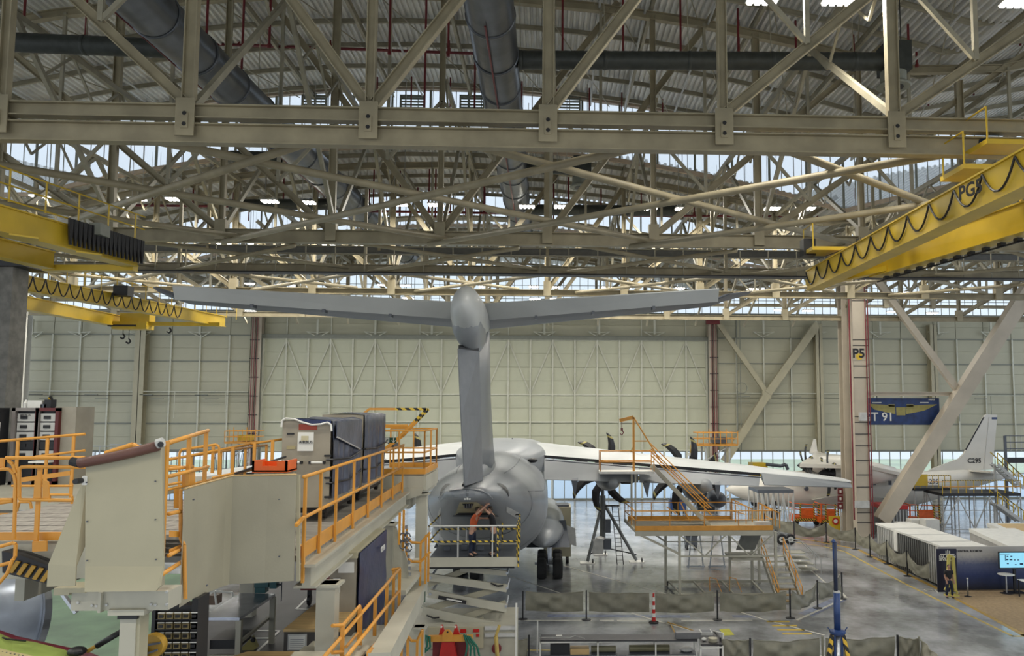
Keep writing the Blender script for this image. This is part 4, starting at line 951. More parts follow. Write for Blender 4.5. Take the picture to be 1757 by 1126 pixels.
# sponson with wheels
for sg in (1, -1):
    cx = ax(48)+sg*2.55
    mb = MB(); rg = []
    for (Y, hw, top, bot) in ((43, .1, 3.3, 3.1), (44.2, .7, 3.8, 2.8), (46, 1.15, 4.15, 2.6), (52, 1.25, 4.2, 2.5), (58, 1.0, 4.0, 2.7), (60, .2, 3.6, 3.3)):
        rg.append([(cx+sg*.1+hw*math.cos(2*math.pi*i/16), Y, (top+bot)/2+(top-bot)/2*math.sin(2*math.pi*i/16)) for i in range(16)])
    mb.loft(rg); part(mb, 'gear_sponson', M_plane, plane, smooth=True)
    mb = MB(); mb.add([(cx-.9, 44.6, 2.75), (cx+1.55, 44.6, 2.75), (cx+1.35, 47, 3.9), (cx-.5, 46.5, 3.9), (cx-.9, 46, 2.55), (cx+1.55, 46, 2.55), (cx+1.3, 48, 3.7), (cx-.5, 47.5, 3.7)], [(0, 1, 2, 3), (4, 5, 6, 7), (0, 1, 5, 4), (1, 2, 6, 5), (2, 3, 7, 6), (3, 0, 4, 7)]); part(mb, 'gear_door', M_planed, plane)
    for row in range(3):
        for dx in (-.05, .95):
            Yw = 49.5+row*1.5; mb = MB(); mb.lathe((cx+dx, Yw, .62), [(.25, -.3), (.55, -.28), (.64, -.15), (.64, .15), (.55, .28), (.25, .3)], 18, 'x'); part(mb, 'wheel', mat('tyre_black', (0.02, 0.02, 0.02), .8), plane, smooth=False)
    mb = MB(); mb.tube((cx+.45, 50.5, .7), (cx+.45, 51, 3.0), .16, 8); mb.bar((cx-.5, 51, .65), (cx+.8, 51, .65), .16, .16); part(mb, 'gear_strut', M_steel, plane)
# ground power unit hose box right of the sponson
p0 = PY(964, 895, 52); p1 = PY(979, 866, 52)
# =================================================================== FLOOR MARKINGS
def fl(px, py, z=0.0): return PZ(px, py, z)
def line(pts, w, m, label, z=.006, name='floor_line'):
    P = [fl(x, y) for x, y in pts]; mb = MB()
    for a, b in zip(P[:-1], P[1:]):
        d = (b-a); d.z = 0; d.normalize(); n = V((-d.y, d.x, 0))*w/2; a_ = a-d*w*.3; b_ = b+d*w*.3
        mb.hexa([(v.x, v.y, zz) for zz in (0.001, z) for v in (a_-n, b_-n, b_+n, a_+n)])
    return solo(mb, name, m, label, 'floor marking')
M_ly = mat('line_yellow', (0.50, 0.38, 0.10), .4, var=.2); M_lw = mat('line_white', (0.62, 0.60, 0.52), .4, var=.15); M_lo = mat('line_ochre', (0.42, 0.27, 0.06), .4, var=.2)
line([(1352, 929), (1413, 938), (1450, 947), (1553, 1002), (1669, 1059), (1738, 1092), (1790, 1092)], .17, M_ly, 'long thin yellow line curving along the right walkway')
line([(1350, 921), (1400, 929), (1472, 943), (1564, 989), (1618, 1015), (1757, 1090), (1790, 1107)], .30, M_lo, 'wide ochre line along the foot of the fabric barriers at right')
line([(873, 988), (976, 1023)], .1, M_lw, 'short white slanted line beside the scissor lift')
line([(968, 971), (1060, 997), (1142, 1019)], .12, M_lw, 'white slanted line from the aircraft wheel to the grey barrier')
line([(1085, 1053), (1142, 1070), (1202, 1086)], .12, M_lw, 'white slanted line beside the red and white cone')
line([(1268, 1050), (1320, 1066), (1414, 1090)], .12, M_lw, 'white slanted line crossing the yellow hatched patch')
line([(1368, 1064), (1452, 1026), (1443, 1016)], .15, M_lw, 'white border line around the corner post of the barrier')
line([(1372, 962), (1416, 1000)], .12, M_lw, 'white slanted line behind the small white stair')
line([(1382, 1120), (1480, 1140)], .12, M_lw, 'white line at the bottom edge near the blue jack')
for i, (a, b) in enumerate(((892, 1015), (1030, 1052), (1060, 1110), (1170, 1290))): line([(a, 1065), (b, 1065)], .1, M_lw, '%s white dash of the line under the barrier row' % ORD[i])
line([(905, 1116), (1000, 1116)], .12, M_ly, 'yellow line beside the lower left barrier')
for i in range(4): line([(1318+i*9, 1067+i*7), (1352+i*13, 1067+i*7)], .22, mat('patch_yellow', (0.55, 0.38, .03), .5), 'yellow bar of the hatched patch, %s from the wall side' % ('first', 'second', 'third', 'fourth')[i])
mb = MB(); P = [fl(1234, 1080), fl(1251, 1079), fl(1260, 1090), fl(1242, 1091)]; mb.plate([(p.x, p.y, .001) for p in P], (0, 0, .006)); solo(mb, 'floor_patch', mat('patch_lime', (0.50, 0.48, .04), .5), 'small lime yellow patch behind the work table', 'floor marking')
M_band = mat('floor_band_blue', (0.20, 0.23, 0.33), .25, var=.2)
line([(945, 1057), (1178, 1058)], .55, M_band, 'pale blue floor band under the barrier row', .003, 'floor_band'); line([(1262, 1058), (1292, 1058)], .5, M_band, 'short pale blue floor patch under the barrier', .003, 'floor_band')
line([(1385, 1054), (1437, 1030)], .8, M_band, 'pale blue floor band at the barrier corner', .003, 'floor_band')
for i, (x, y, r) in enumerate(((1596, 1013, .34), (1521, 1123, .34))):
    p = fl(x, y); mb = MB(); mb.lathe((p.x, p.y, 0), [(r, .001), (r, .006)], 24); o = solo(mb, 'floor_sign', M_lw, ('round white pedestrian sign on the floor near the navy poster', 'round white pedestrian sign on the floor near the blue jack')[i], 'floor sign')
    mb = MB(); mb.lathe((p.x, p.y, 0), [(r*.78, .007), (r*.78, .009)], 24); part(mb, 'disc', M_planed, o)
    mb = MB(); mb.box(p.x-.16, p.y-.05, .009, p.x+.1, p.y+.05, .012); mb.box(p.x+.06, p.y-.13, .009, p.x+.16, p.y+.13, .012); mb.lathe((p.x-.2, p.y, 0), [(.05, .009), (.05, .012)], 10); part(mb, 'pictogram', M_lw, o)
# tan carpet
P = [fl(1612, 1010), fl(1790, 1010), fl(1800, 1120), fl(1757, 1087), fl(1618, 1015)]; mb = MB(); mb.plate([(p.x, p.y, 0.0) for p in P], (0, 0, .012))
solo(mb, 'carpet', mat('tan_carpet', (0.33, 0.235, 0.13), .85, var=.15, scale=6), 'tan brown carpet in front of the printed control room wall', 'carpet')
# =================================================================== BARRIERS
def tarp(a, b, zt, zb, sag, label, seed=0, name='fabric_barrier', bulge=1.0):
    rnd = random.Random(seed); t = thing(name, label, 'barrier', ((a.x+b.x)/2, (a.y+b.y)/2, 0)); nx, nz = 18, 8; d = (b-a); L = V((d.x, d.y, 0)).length; d = V((d.x, d.y, 0)).normalized(); n = V((-d.y, d.x, 0))
    rows_ = []
    ph = rnd.uniform(0, 6)
    for j in range(nz+1):
        v = j/nz; row = []
        for i in range(nx+1):
            u = i/nx; s_ = 4*u*(1-u)
            ztop = zt-sag*s_; zbot = zb-sag*.4*s_+ .12*(1-s_)*0
            z = ztop+(zbot-ztop)*v
            f = math.sin(6*u+5*v+ph)*.05+math.sin(math.pi*v)*s_*.16+.06*math.sin((u*1.6+v)*9+ph)*s_ + .05*math.sin(((1-u)*1.6+v)*9)*s_
            # pulled corner folds
            p = V((a.x, a.y, 0))+d*(L*u)+n*(-f*bulge); row.append((p.x, p.y, max(z, .04)))
        rows_.append(row)
    mb = MB(); mb.loft(rows_, cap=False, closed=False)
    back = [[(x-n.x*-.015, y-n.y*-.015, z) for x, y, z in r] for r in rows_]; mb.loft(back, cap=False, closed=False)
    part(mb, 'fabric', M_cloth, t, smooth=True)
    mb = MB(); mb.path([V(p) for p in rows_[0]], .022, 5); part(mb, 'hem_cord', M_cloth, t)
    return t
def bpost(p, h, label, m=None, name='barrier_post', w=.07):
    t = thing(name, label, 'post', (p.x, p.y, 0)); mb = MB(); mb.box(p.x-w/2, p.y-w/2, .03, p.x+w/2, p.y+w/2, h); part(mb, 'pole', m or M_black, t)
    mb = MB(); mb.lathe((p.x, p.y, 0), [(.24, 0), (.24, .03), (.05, .06)], 14); part(mb, 'base', M_black, t); return t
rowA = [(897, 1063), (1006, 1064), (1120, 1066), (1231, 1064), (1356, 1061), (1403, 1044), (1445, 1028)]
PA = [fl(x, y) for x, y in rowA]
for i, (a, b) in enumerate(zip(PA[:-1], PA[1:])):
    tarp(a.lerp(b, .04), b.lerp(a, .05), 1.36, .42, (.08, .05, .12, .2, .42, .25)[i], '%s khaki fabric barrier panel of the row below the access platform' % ORD[i], i)
for i, p in enumerate(PA):
    if i == 2:
        t = thing('safety_cone', 'tall red and white striped cone post between two barrier panels', 'cone', (p.x, p.y, 0)); p = p+V((0, -.35, 0))
        mb = MB(); mb.lathe((p.x, p.y, 0), [(.24, 0), (.24, .06), (.16, .1)], 16); part(mb, 'base', M_black, t)
        for k in range(7): mb = MB(); mb.lathe((p.x, p.y, 0), [(.10-.008*k, .1+.19*k), (.092-.008*k, .1+.19*(k+1))], 14); part(mb, 'sleeve', M_redp if k % 2 == 0 else M_white, t)
    elif i == 0: bpost(p, 1.38, 'black post at the left end of the middle barrier row')
    else: bpost(p, 1.45, 'black post with white clips, %s in the middle barrier row' % ORD[i])
rowB = [(585, 1140), (810, 1150), (905, 1150)]
def at_y(px, py, Y): p = PY(px, py, Y); return V((p.x, p.y, 0))
a, b = at_y(812, 1100, 32.5), at_y(905, 1100, 32.9); tarp(a, b, 1.15, .25, .1, 'khaki fabric barrier at the bottom beside the red lifting frame', 21)
bpost(b+V((.06, 0, 0)), 1.3, 'thin black post right of the lowest left barrier panel')
rB = [at_y(1236, 1100, 32.6), at_y(1287, 1100, 32.5), at_y(1411, 1100, 32.6), at_y(1540, 1100, 32.7), at_y(1577, 1100, 32.4), at_y(1626, 1100, 29.5)]
for i, (a, b) in enumerate(zip(rB[:-1], rB[1:])):
    tarp(a.lerp(b, .04), b.lerp(a, .04), 1.12, .24, (.05, .1, .08, .05, .1)[i], '%s dark khaki barrier panel of the row along the bottom edge' % ORD[i], 30+i)
for i, p in enumerate(rB): bpost(p, 1.2, 'post of the bottom barrier row, %s' % ORD[i], M_cloth if i in (2, 4) else M_black)
rowC = [(1312, 914), (1363, 929), (1418, 931), (1468, 943), (1493, 956), (1522, 968), (1557, 989), (1597, 1010)]
PC = [fl(x, y) for x, y in rowC]
for i, (a, b) in enumerate(zip(PC[:-1], PC[1:])):
    tarp(a.lerp(b, .03), b.lerp(a, .03), 1.5, .55, (.2, .5, .35, .35, .35, .45, .5)[i], '%s sagging khaki barrier panel along the walkway before the containers' % ORD[i], 50+i, bulge=.45)
for i, p in enumerate(PC[:-1]): bpost(p, 1.6, 'dark post of the walkway barrier row, %s' % ORD[i])
# =================================================================== RIGHT: CONTROL ROOM AND CONTAINERS
Yr_ = 45.6
Xr = PY(1611, 1008, Yr_).x
# corrugated side run of the first container
t = thing('site_container', 'grey container with white lid behind the printed control room wall', 'container', (Xr+2, 50, 0))
zc1 = 2.45
mb = MB(); mb.box(Xr+.5, Yr_+.15, .1, Xr+3.15, 55.2, zc1-.12); part(mb, 'body', mat('container_grey', (0.36, 0.36, 0.34), .5), t)
mb = MB(); mb.box(Xr+.42, Yr_+.1, zc1-.12, Xr+3.2, 55.3, zc1); part(mb, 'lid', M_white, t)
mb = MB()
for k in range(6): mb.box(Xr+.45+k*.5, Yr_+.06, zc1-.3, Xr+.49+k*.5, Yr_+.1, zc1-.1)
for k in range(3): mb.box(Xr+.3, 47.6+k*2.6, zc1, Xr+3.1, 47.64+k*2.6, zc1+.01)
part(mb, 'lid_strap', M_planed, t, kind='stuff')
y = Yr_+.2; k = 0
while y < 55:
    mb = MB(); mb.box(Xr+.42, y, .12, Xr+.5, y+.14, zc1-.15); part(mb, 'side_rib', mat('rib_pale', (0.42, 0.42, 0.40), .5) if (y < 47.6 or y > 52) else mat('rib_dark', (0.12, 0.12, 0.115), .5), t); y += .28; k += 1
p = V((Xr+.41, 52.0, 2.2)); mb = MB(); mb.box(p.x-.06, p.y-.25, 1.1, p.x, p.y+.25, 2.35); part(mb, 'document_plate', M_white, t)
# grey corrugated kiosk behind, with red stripe
t = thing('equipment_kiosk', 'dark grey ribbed kiosk with red top band behind column foot', 'kiosk', fl(1541, 918))
c = fl(1541, 918); w_ = 1.25
mb = MB(); mb.box(c.x-w_, c.y, .1, c.x+.9, c.y+2.4, 2.1); part(mb, 'body', mat('kiosk_grey', (0.15, 0.15, 0.15), .5), t)
mb = MB(); mb.box(c.x-w_-.03, c.y-.03, 2.1, c.x+.93, c.y+2.43, 2.42); part(mb, 'top_band', M_redp, t)
for k in range(8): mb = MB(); mb.box(c.x-w_+.05+k*.27, c.y-.05, .15, c.x-w_+.14+k*.27, c.y, 2.05); part(mb, 'rib', M_led2, t)
# second and third big crates
def crate(x0, y0, x1, Y0, dY, h, label, top=M_white, open_=False, dx=0):
    a = PY(x0, y0, Y0); t = thing('storage_crate', label, 'crate', (a.x, Y0, 0)); x1_ = PY(x1, y0, Y0).x
    mb = MB(); z = h
    def quad(o, z0, z1): return [(a.x+o, Y0+o, z0), (x1_-o, Y0+o, z0), (x1_-o+dx, Y0+dY-o, z0), (a.x+o+dx, Y0+dY-o, z0), (a.x+o, Y0+o, z1), (x1_-o, Y0+o, z1), (x1_-o+dx, Y0+dY-o, z1), (a.x+o+dx, Y0+dY-o, z1)]
    mb.hexa(quad(0, .1, h-.25)); part(mb, 'body', mat('crate_white_grey', (0.40, 0.39, 0.37), .5), t)
    mb = MB(); mb.hexa(quad(-.04, h-.25, h)); part(mb, 'lid', top, t)
    if open_: mb = MB(); mb.hexa(quad(.45, h, h+.02)); part(mb, 'wooden_floor', M_wood, t)
    for k in range(10): mb = MB(); u = k/9; x = lerp(a.x+.2, x1_-.2, u); mb.box(x-.03, Y0-.07, h-.35, x+.03, Y0-.03, h-.1); part(mb, 'latch', M_black, t)
    return t
crate(1733, 939, 1821, 46.3, 7.0, 2.35, 'long white lidded crate standing right behind the printed wall', dx=1.4)
crate(1764, 930, 1850, 49.0, 7.0, 2.3, 'farther white crate with an open wooden top at the right edge', open_=True, dx=1.4)
# small white crates between
for i, (x, y) in enumerate(((1560, 925), (1580, 922), (1605, 926))):
    c = fl(x, y+8); mb = MB(); mb.box(c.x-.5, c.y+.4, 0, c.x+.6, c.y+1.4, 1.5+.15*i); solo(mb, 'box', M_white, '%s small white box behind the grey ribbed container' % ('left', 'middle', 'right')[i], 'box')
# printed wall
def grad_mat():
    m = bpy.data.materials.new('printed_gradient'); m.use_nodes = True; n = m.node_tree; b = n.nodes['Principled BSDF']; t = n.nodes.new('ShaderNodeTexCoord'); s = n.nodes.new('ShaderNodeSeparateXYZ'); r = n.nodes.new('ShaderNodeValToRGB')
    mp = n.nodes.new('ShaderNodeMapRange'); mp.inputs['From Max'].default_value = 2.35
    nz = n.nodes.new('ShaderNodeTexNoise'); nz.inputs['Scale'].default_value = 8; n.links.new(t.outputs['Object'], nz.inputs['Vector']); ad = n.nodes.new('ShaderNodeMath'); ad.operation = 'MULTIPLY_ADD'; ad.inputs[1].default_value = .25
    n.links.new(t.outputs['Object'], s.inputs[0]); n.links.new(nz.outputs['Fac'], ad.inputs[0]); n.links.new(s.outputs['Z'], ad.inputs[2]); n.links.new(ad.outputs[0], mp.inputs['Value']); n.links.new(mp.outputs[0], r.inputs[0]); e = r.color_ramp.elements
    e[0].position = .08; e[0].color = (0.004, 0.006, 0.016, 1); e[1].position = .92; e[1].color = (0.50, 0.48, 0.45, 1)
    x = e.new(.42); x.color = (0.018, 0.035, 0.13, 1); x = e.new(.68); x.color = (0.10, 0.12, 0.22, 1)
    n.links.new(r.outputs[0], b.inputs['Base Color']); b.inputs['Roughness'].default_value = .4; return m
t = thing('printed_wall', 'partition printed from white to dark blue, lettered CONTROL ROOM N4', 'partition', (Xr+3, Yr_, 0))
zpw = PY(1700, 938, Yr_).z
mb = MB(); mb.box(Xr, Yr_, 0, Xr+8.6, Yr_+.12, zpw); part(mb, 'print_panel', grad_mat(), t)
p = PY(1663, 946, Yr_-.02); text('CONTROL ROOM N4', .16, (p.x, Yr_-.01, p.z), (math.pi/2, 0, 0), M_black, t, bold=.006)
# navy poster
t = thing('roll_up_poster', 'tall navy blue poster with white lettering FAL SEVILLA', 'poster', PY(1626, 1009, Yr_-.6))
a = PY(1609, 1009, Yr_-.6); b = PY(1641, 942, Yr_-.6); a.z = 0
mb = MB(); mb.box(a.x, Yr_-.6, 0.02, b.x, Yr_-.55, b.z); part(mb, 'sheet', mat('poster_navy', (0.008, 0.009, 0.035), .4), t)
mb = MB(); mb.box(a.x-.04, Yr_-.7, 0, b.x+.04, Yr_-.45, .05); part(mb, 'foot', M_led2, t)
for (txt, y, s_) in (('FAL A400M', 956, .2), ('SEVILLA', 960.5, .2)): p = PY(1611.5, y, Yr_-.62); text(txt, s_, (p.x, Yr_-.61, p.z), (math.pi/2, 0, 0), M_white, t, align='LEFT', bold=.008)
mb = MB(); p = PY(1625, 951.5, Yr_-.6); mb.box(p.x-.42, Yr_-.62, p.z-.03, p.x+.42, Yr_-.6, p.z+.03)
for dx, h in ((-.06, .2), (.04, .26), (.14, .2)): mb.box(p.x+dx-.025, Yr_-.62, p.z, p.x+dx+.025, Yr_-.6, p.z+h)
part(mb, 'skyline_print', M_white, t)
# yellow slotted stand
t = thing('display_stand', 'tall yellow slotted A-frame stand in front of the navy poster', 'stand', PY(1635, 1018, Yr_-1.2)); Ys = Yr_-1.3
def q_(x, y): return PY(x, y, Ys)
mb = MB()
for (x0, y0, x1, y1) in ((1628, 953, 1626, 1008), (1635, 956, 1639, 1015), (1628, 953, 1635, 956)): mb.bar(q_(x0, y0), q_(x1, y1), .16, .12)
part(mb, 'frame', mat('stand_yellow', (0.55, 0.48, 0.12), .5), t)
mb = MB(); mb.bar(q_(1626, 1004), q_(1621, 1013), .09, .1); mb.bar(q_(1636, 1004), q_(1631, 1018), .09, .1); mb.bar(q_(1637, 1004), q_(1643, 1019), .09, .1); mb.bar(q_(1627, 1001), q_(1638, 1003), .08, .1); mb.bar(q_(1627, 1005), q_(1638, 1008), .08, .1); b0 = q_(1632, 1010); mb.box(b0.x-.35, Ys-.25, 0, b0.x+.35, Ys+.2, .06); mb.bar((b0.x, Ys, 0), (b0.x, Ys, .5), .06, .06); part(mb, 'foot', MATS['stand_yellow'], t)
# people via skin modifier
def skin(name, verts, edges, rad, m, parent, label=None, sub=1):
    me = bpy.data.meshes.new(name); me.from_pydata([tuple(v) for v in verts], edges, []); o = bpy.data.objects.new(name, me); COL.objects.link(o)
    md = o.modifiers.new('s', 'SKIN'); 
    for i, r in enumerate(rad):
        d = me.skin_vertices[0].data[i]; d.radius = (r, r) if not isinstance(r, tuple) else r; d.use_root = (i == 0)
    s2 = o.modifiers.new('u', 'SUBSURF'); s2.levels = sub; s2.render_levels = sub
    dg = bpy.context.evaluated_depsgraph_get(); me2 = bpy.data.meshes.new_from_object(o.evaluated_get(dg)); bpy.data.objects.remove(o)
    mb = MB(); mb.v = [tuple(v.co) for v in me2.vertices]; mb.f = [tuple(p.vertices) for p in me2.polygons]; bpy.data.meshes.remove(me2)
    return part(mb, name, m, parent, smooth=True)
def person(base, face, armL, armR, label, shirt, trousers, hair, vest=None, group=None, h=1.76, legs=((-.10, 0), (.10, 0)), lean=0.0, helmet=None):
    """face: unit direction on the floor; armL/armR: (elbow, hand) as (side, fwd, up) from the floor at the pelvis"""
    base = V(base); f = V(face).normalized(); s = V((f.y, -f.x, 0))   # s = the person's right
    P = lambda a, b, c: base+s*a+f*(b+lean*max(0, c-.95))+V((0, 0, c))*h/1.76
    t = thing('person', label, 'person', base, group)
    v = [P(0, 0, .96), P(0, 0, 1.15), P(0, -.01, 1.38), P(0, 0, 1.5), P(0, .01, 1.57)]; e = [(0, 1), (1, 2), (2, 3), (3, 4)]; r = [.13, .125, .13, .06, .055]
    for sd, arm in ((-1, armL), (1, armR)):
        k = len(v); v += [P(sd*.19, -.01, 1.42), P(*arm[0]), P(*arm[1])]; r += [.06, .045, .032]; e += [(2, k), (k, k+1), (k+1, k+2)]
        hd = (P(*arm[1])-P(*arm[0])).normalized(); ha = P(*arm[1]); x = hd.cross(V((0, 1, .2))).normalized(); k2 = len(v); v += [ha+hd*.09]; r += [.034]; e += [(k+2, k2)]
        for q in range(4): kk = len(v); off = x*(.028*(q-1.5)); v += [ha+hd*(.15-.008*abs(q-1.5))+off, ha+hd*(.185-.012*abs(q-1.5))+off+V((0, 0, -.01))]; r += [.010, .008]; e += [(k2, kk), (kk, kk+1)]
        kk = len(v); v += [ha+hd*.05+x*.05, ha+hd*.10+x*.07]; r += [.012, .009]; e += [(k2-1+1-1 if False else k+2, kk), (kk, kk+1)]
    for sd, lg in zip((-1, 1), legs):
        k = len(v); v += [P(sd*.10, 0, .88), P(sd*.105+lg[0]*.3, .03+lg[1]*.5, .5), P(sd*.11+lg[0]*.5, lg[1], .1), P(sd*.12+lg[0]*.5, lg[1]+.13, .04)]; r += [.10, .065, .045, .04]; e += [(0, k), (k, k+1), (k+1, k+2), (k+2, k+3)]
    skin('body', v, e, r, M_skin, t)
    c = P(0, .03, 1.66); rg = []
    for (z_, a_, b_, o_) in ((-.125, .025, .03, .035), (-.10, .05, .055, .02), (-.05, .068, .078, .008), (0, .074, .09, 0), (.05, .075, .092, -.004), (.09, .062, .075, -.008), (.115, .03, .035, -.01)):
        rg.append([c+s*(a_*math.cos(2*math.pi*i/14))+f*(b_*math.sin(2*math.pi*i/14)+o_)+V((0, 0, z_)) for i in range(14)])
    mb = MB(); mb.loft(rg); mb.loft([[c+f*.085+s*x+V((0, 0, z)) for x, z in ((-.008, .015), (.008, .015), (.014, -.02), (-.014, -.02))], [c+f*.115+s*x+V((0, 0, z)) for x, z in ((-.004, -.008), (.004, -.008), (.01, -.02), (-.01, -.02))]])
    for sd in (-1, 1): mb.ell(c+s*(sd*.078), .012, .02, .03, 8, 5)
    part(mb, 'head', M_skin, t, smooth=True)
    mb = MB()
    for sd in (-1, 1): mb.ell(c+f*.086+s*(sd*.03)+V((0, 0, .02)), .012, .008, .008, 8, 5)
    mb.bar(c+f*.092-s*.022-V((0, 0, .045)), c+f*.092+s*.022-V((0, 0, .045)), .008, .008); part(mb, 'eyes_and_mouth', M_black, t)
    mb = MB(); rg = []
    for (z_, a_, b_, o_) in ((-.02, .079, .07, -.03), (.03, .082, .088, -.018), (.07, .08, .09, -.012), (.11, .055, .06, -.012), (.128, .02, .02, -.012)): rg.append([c+s*(a_*math.cos(2*math.pi*i/14))+f*(b_*math.sin(2*math.pi*i/14)+o_)+V((0, 0, z_)) for i in range(14)])
    mb.loft(rg); part(mb, 'hair', helmet or hair, t, smooth=True)
    # shirt with sleeves
    v = [P(0, 0, .93), P(0, 0, 1.1), P(0, -.01, 1.36), P(0, 0, 1.47)]; e = [(0, 1), (1, 2), (2, 3)]; r = [.145, .142, .15, .08]
    for sd, arm in ((-1, armL), (1, armR)):
        k = len(v); el = V(P(*arm[0])); sh_ = P(sd*.2, -.01, 1.42); v += [sh_, sh_.lerp(el, .8)]; r += [.075, .06]; e += [(2, k), (k, k+1)]
    skin('shirt', v, e, r, vest or shirt, t)
    v = [P(0, 0, 1.0), P(0, 0, .9)]; e = [(0, 1)]; r = [.14, .145]
    for sd, lg in zip((-1, 1), legs):
        k = len(v); v += [P(sd*.105, 0, .84), P(sd*.11+lg[0]*.3, .03+lg[1]*.5, .5), P(sd*.115+lg[0]*.5, lg[1], .12)]; r += [.115, .085, .07]; e += [(1, k), (k, k+1), (k+1, k+2)]
    skin('trousers', v, e, r, trousers, t)
    for sd, lg in zip((-1, 1), legs):
        q = P(sd*.115+lg[0]*.5, lg[1]+.05, .04); mb = MB(); mb.ell(q, .055, .13, .05, 12, 6) if abs(f.y) > .5 else mb.ell(q, .13, .055, .05, 12, 6); part(mb, 'shoe', M_black, t, smooth=True)
    return t
M_shirt = mat('black_cloth', (0.015, 0.015, 0.018), .85); M_trou = mat('navy_cloth', (0.012, 0.018, 0.04), .85); M_vest = mat('hivis_orange', (0.55, 0.10, 0.03), .8); M_hair = mat('dark_hair', (0.03, 0.018, 0.01), .6); M_refl = mat('reflective_strip', (0.65, 0.66, 0.55), .4)
pp = PY(1629.5, 1012, Yr_-1.8); person((pp.x, Yr_-1.75, 0), (0, -1, 0), ((-.24, .0, 1.16), (-.24, .08, .92)), ((.24, 0, 1.16), (.2, .1, .92)), 'person in dark T-shirt and trousers standing by the yellow stand', M_shirt, M_trou, M_hair, h=1.8)
# screen, tables, stanchion
t = thing('wall_screen', 'large lit screen with pale blue slide at the right edge', 'screen', PY(1745, 962, Yr_-.9)); Yt_ = Yr_-.9
a = PY(1716, 974.5, Yt_); b = PY(1768, 948.5, Yt_)
mb = MB(); mb.box(a.x-.06, Yt_, a.z-.06, b.x+.06, Yt_+.07, b.z+.06); part(mb, 'bezel', M_black, t)
mb = MB(); mb.box(a.x, Yt_-.012, a.z, b.x, Yt_-.002, b.z); part(mb, 'display', mat('screen_blue', (0.1, .3, .4), .3, emit=(0.27, 0.62, 0.80), es=.95, var=.02), t)
M_ink = mat('slide_ink', (0.01, 0.04, 0.10), .5); M_ink2 = mat('slide_ink_light', (0.08, 0.25, 0.38), .5)
for (x0, y0, w1, h1) in ((1728.5, 955.2, 3, 1.6), (1735, 955, 3.5, 1.8), (1728, 960.3, 4.2, 2.2), (1734.3, 960.5, 5, 2.2), (1741, 961, 3, 1.6), (1747, 961, 3.6, 1.6), (1729, 967.5, 3.5, 1.6), (1752.5, 968, 6, 3), (1722, 951, 20, .9), (1725, 957.5, 1.8, 10), (1742.5, 969, 3, 1.5)):
    p = PY(x0, y0, Yt_); s_ = Yt_/1350; mb = MB(); mb.box(p.x-w1*s_/2, Yt_-.018, p.z-h1*s_/2, p.x+w1*s_/2, Yt_-.013, p.z+h1*s_/2); part(mb, 'slide_figure', M_ink if w1 < 15 and h1 < 8 else M_ink2, t)
mb = MB(); mb.bar(((a.x+b.x)/2, Yt_+.15, 0), ((a.x+b.x)/2, Yt_+.15, a.z+.3), .14, .1); mb.box((a.x+b.x)/2-.5, Yt_-.2, 0, (a.x+b.x)/2+.5, Yt_+.5, .05); part(mb, 'stand', M_black, t)
c = PZ(1726, 985.5, 1.08); t = thing('bar_table', 'round cream bar table on a steel pole below the screen', 'table', (c.x, c.y, 0))
mb = MB(); mb.lathe((c.x, c.y, 0), [(.44, 1.05), (.45, 1.08)], 28); part(mb, 'table_top', M_white, t)
mb = MB(); mb.tube((c.x, c.y, .03), (c.x, c.y, 1.05), .045, 12); part(mb, 'pole', M_steel, t)
mb = MB(); mb.lathe((c.x, c.y, 0), [(.34, 0), (.34, .02), (.05, .05)], 24); part(mb, 'base', M_black, t)
c = PZ(1745, 994, .95); t = thing('high_table', 'rectangular white high table with black legs at the right edge', 'table', (c.x+.6, c.y, 0))
mb = MB(); mb.box(c.x, c.y-1.0, .92, c.x+1.5, c.y, .95); part(mb, 'table_top', M_white, t)
for (dx, dy) in ((.06, -.06), (1.44, -.06), (.06, -.94), (1.44, -.94)): mb = MB(); mb.box(c.x+dx-.03, c.y+dy-.03, 0, c.x+dx+.03, c.y+dy+.03, .92); part(mb, 'leg', M_black, t)
mb = MB(); mb.box(c.x+.06, c.y-.95, .28, c.x+1.44, c.y-.91, .32); part(mb, 'stretcher', M_black, t)
c = fl(1661, 1024); t = thing('stanchion', 'steel queue stanchion with round black foot on the tan carpet', 'post', (c.x, c.y, 0)); mb = MB(); mb.tube((c.x, c.y, .02), (c.x, c.y, 1.0), .035, 12); part(mb, 'pole', M_steel, t, smooth=True)
mb = MB(); mb.lathe((c.x, c.y, 0), [(.2, 0), (.2, .02), (.04, .05)], 20); part(mb, 'base', M_black, t); mb = MB(); mb.lathe((c.x, c.y, .96), [(.05, 0), (.05, .06)], 12); part(mb, 'cap', M_white, t)
# cabinets at the foot of P5
for (x0, x1, y0, y1, m, lab, nm) in ((1448, 1470, 881, 909, M_led2, 'pale grey electric cabinet left of the foot of column P5', 'cabinet'), (1463, 1472, 897, 914, M_redp, 'red fire hose box at the foot of column P5', 'fire_box'), (1476, 1490, 897, 918, M_white, 'white box with red frame at the right foot of column P5', 'cabinet')):
    a = fl(x0, y1); a2 = PY(x1, y1, a.y); zt_ = PY(x0, y0, a.y).z; t = thing(nm, lab, 'cabinet', (a.x, a.y, 0)); mb = MB(); mb.box(a.x, a.y, 0, a2.x, a.y+.7, zt_); part(mb, 'body', m, t)
    mb = MB(); mb.box(a.x+.06, a.y-.03, .1, a2.x-.06, a.y, zt_-.08); part(mb, 'door', m, t); mb = MB(); mb.cbox((a2.x-.15, a.y-.05, zt_*.5), .03, .04, .2); part(mb, 'handle', M_black, t)
t = thing('fire_sign_panel', 'tall white panel with three red fire signs left of column P5', 'sign', PY(1443, 868, 66)); 
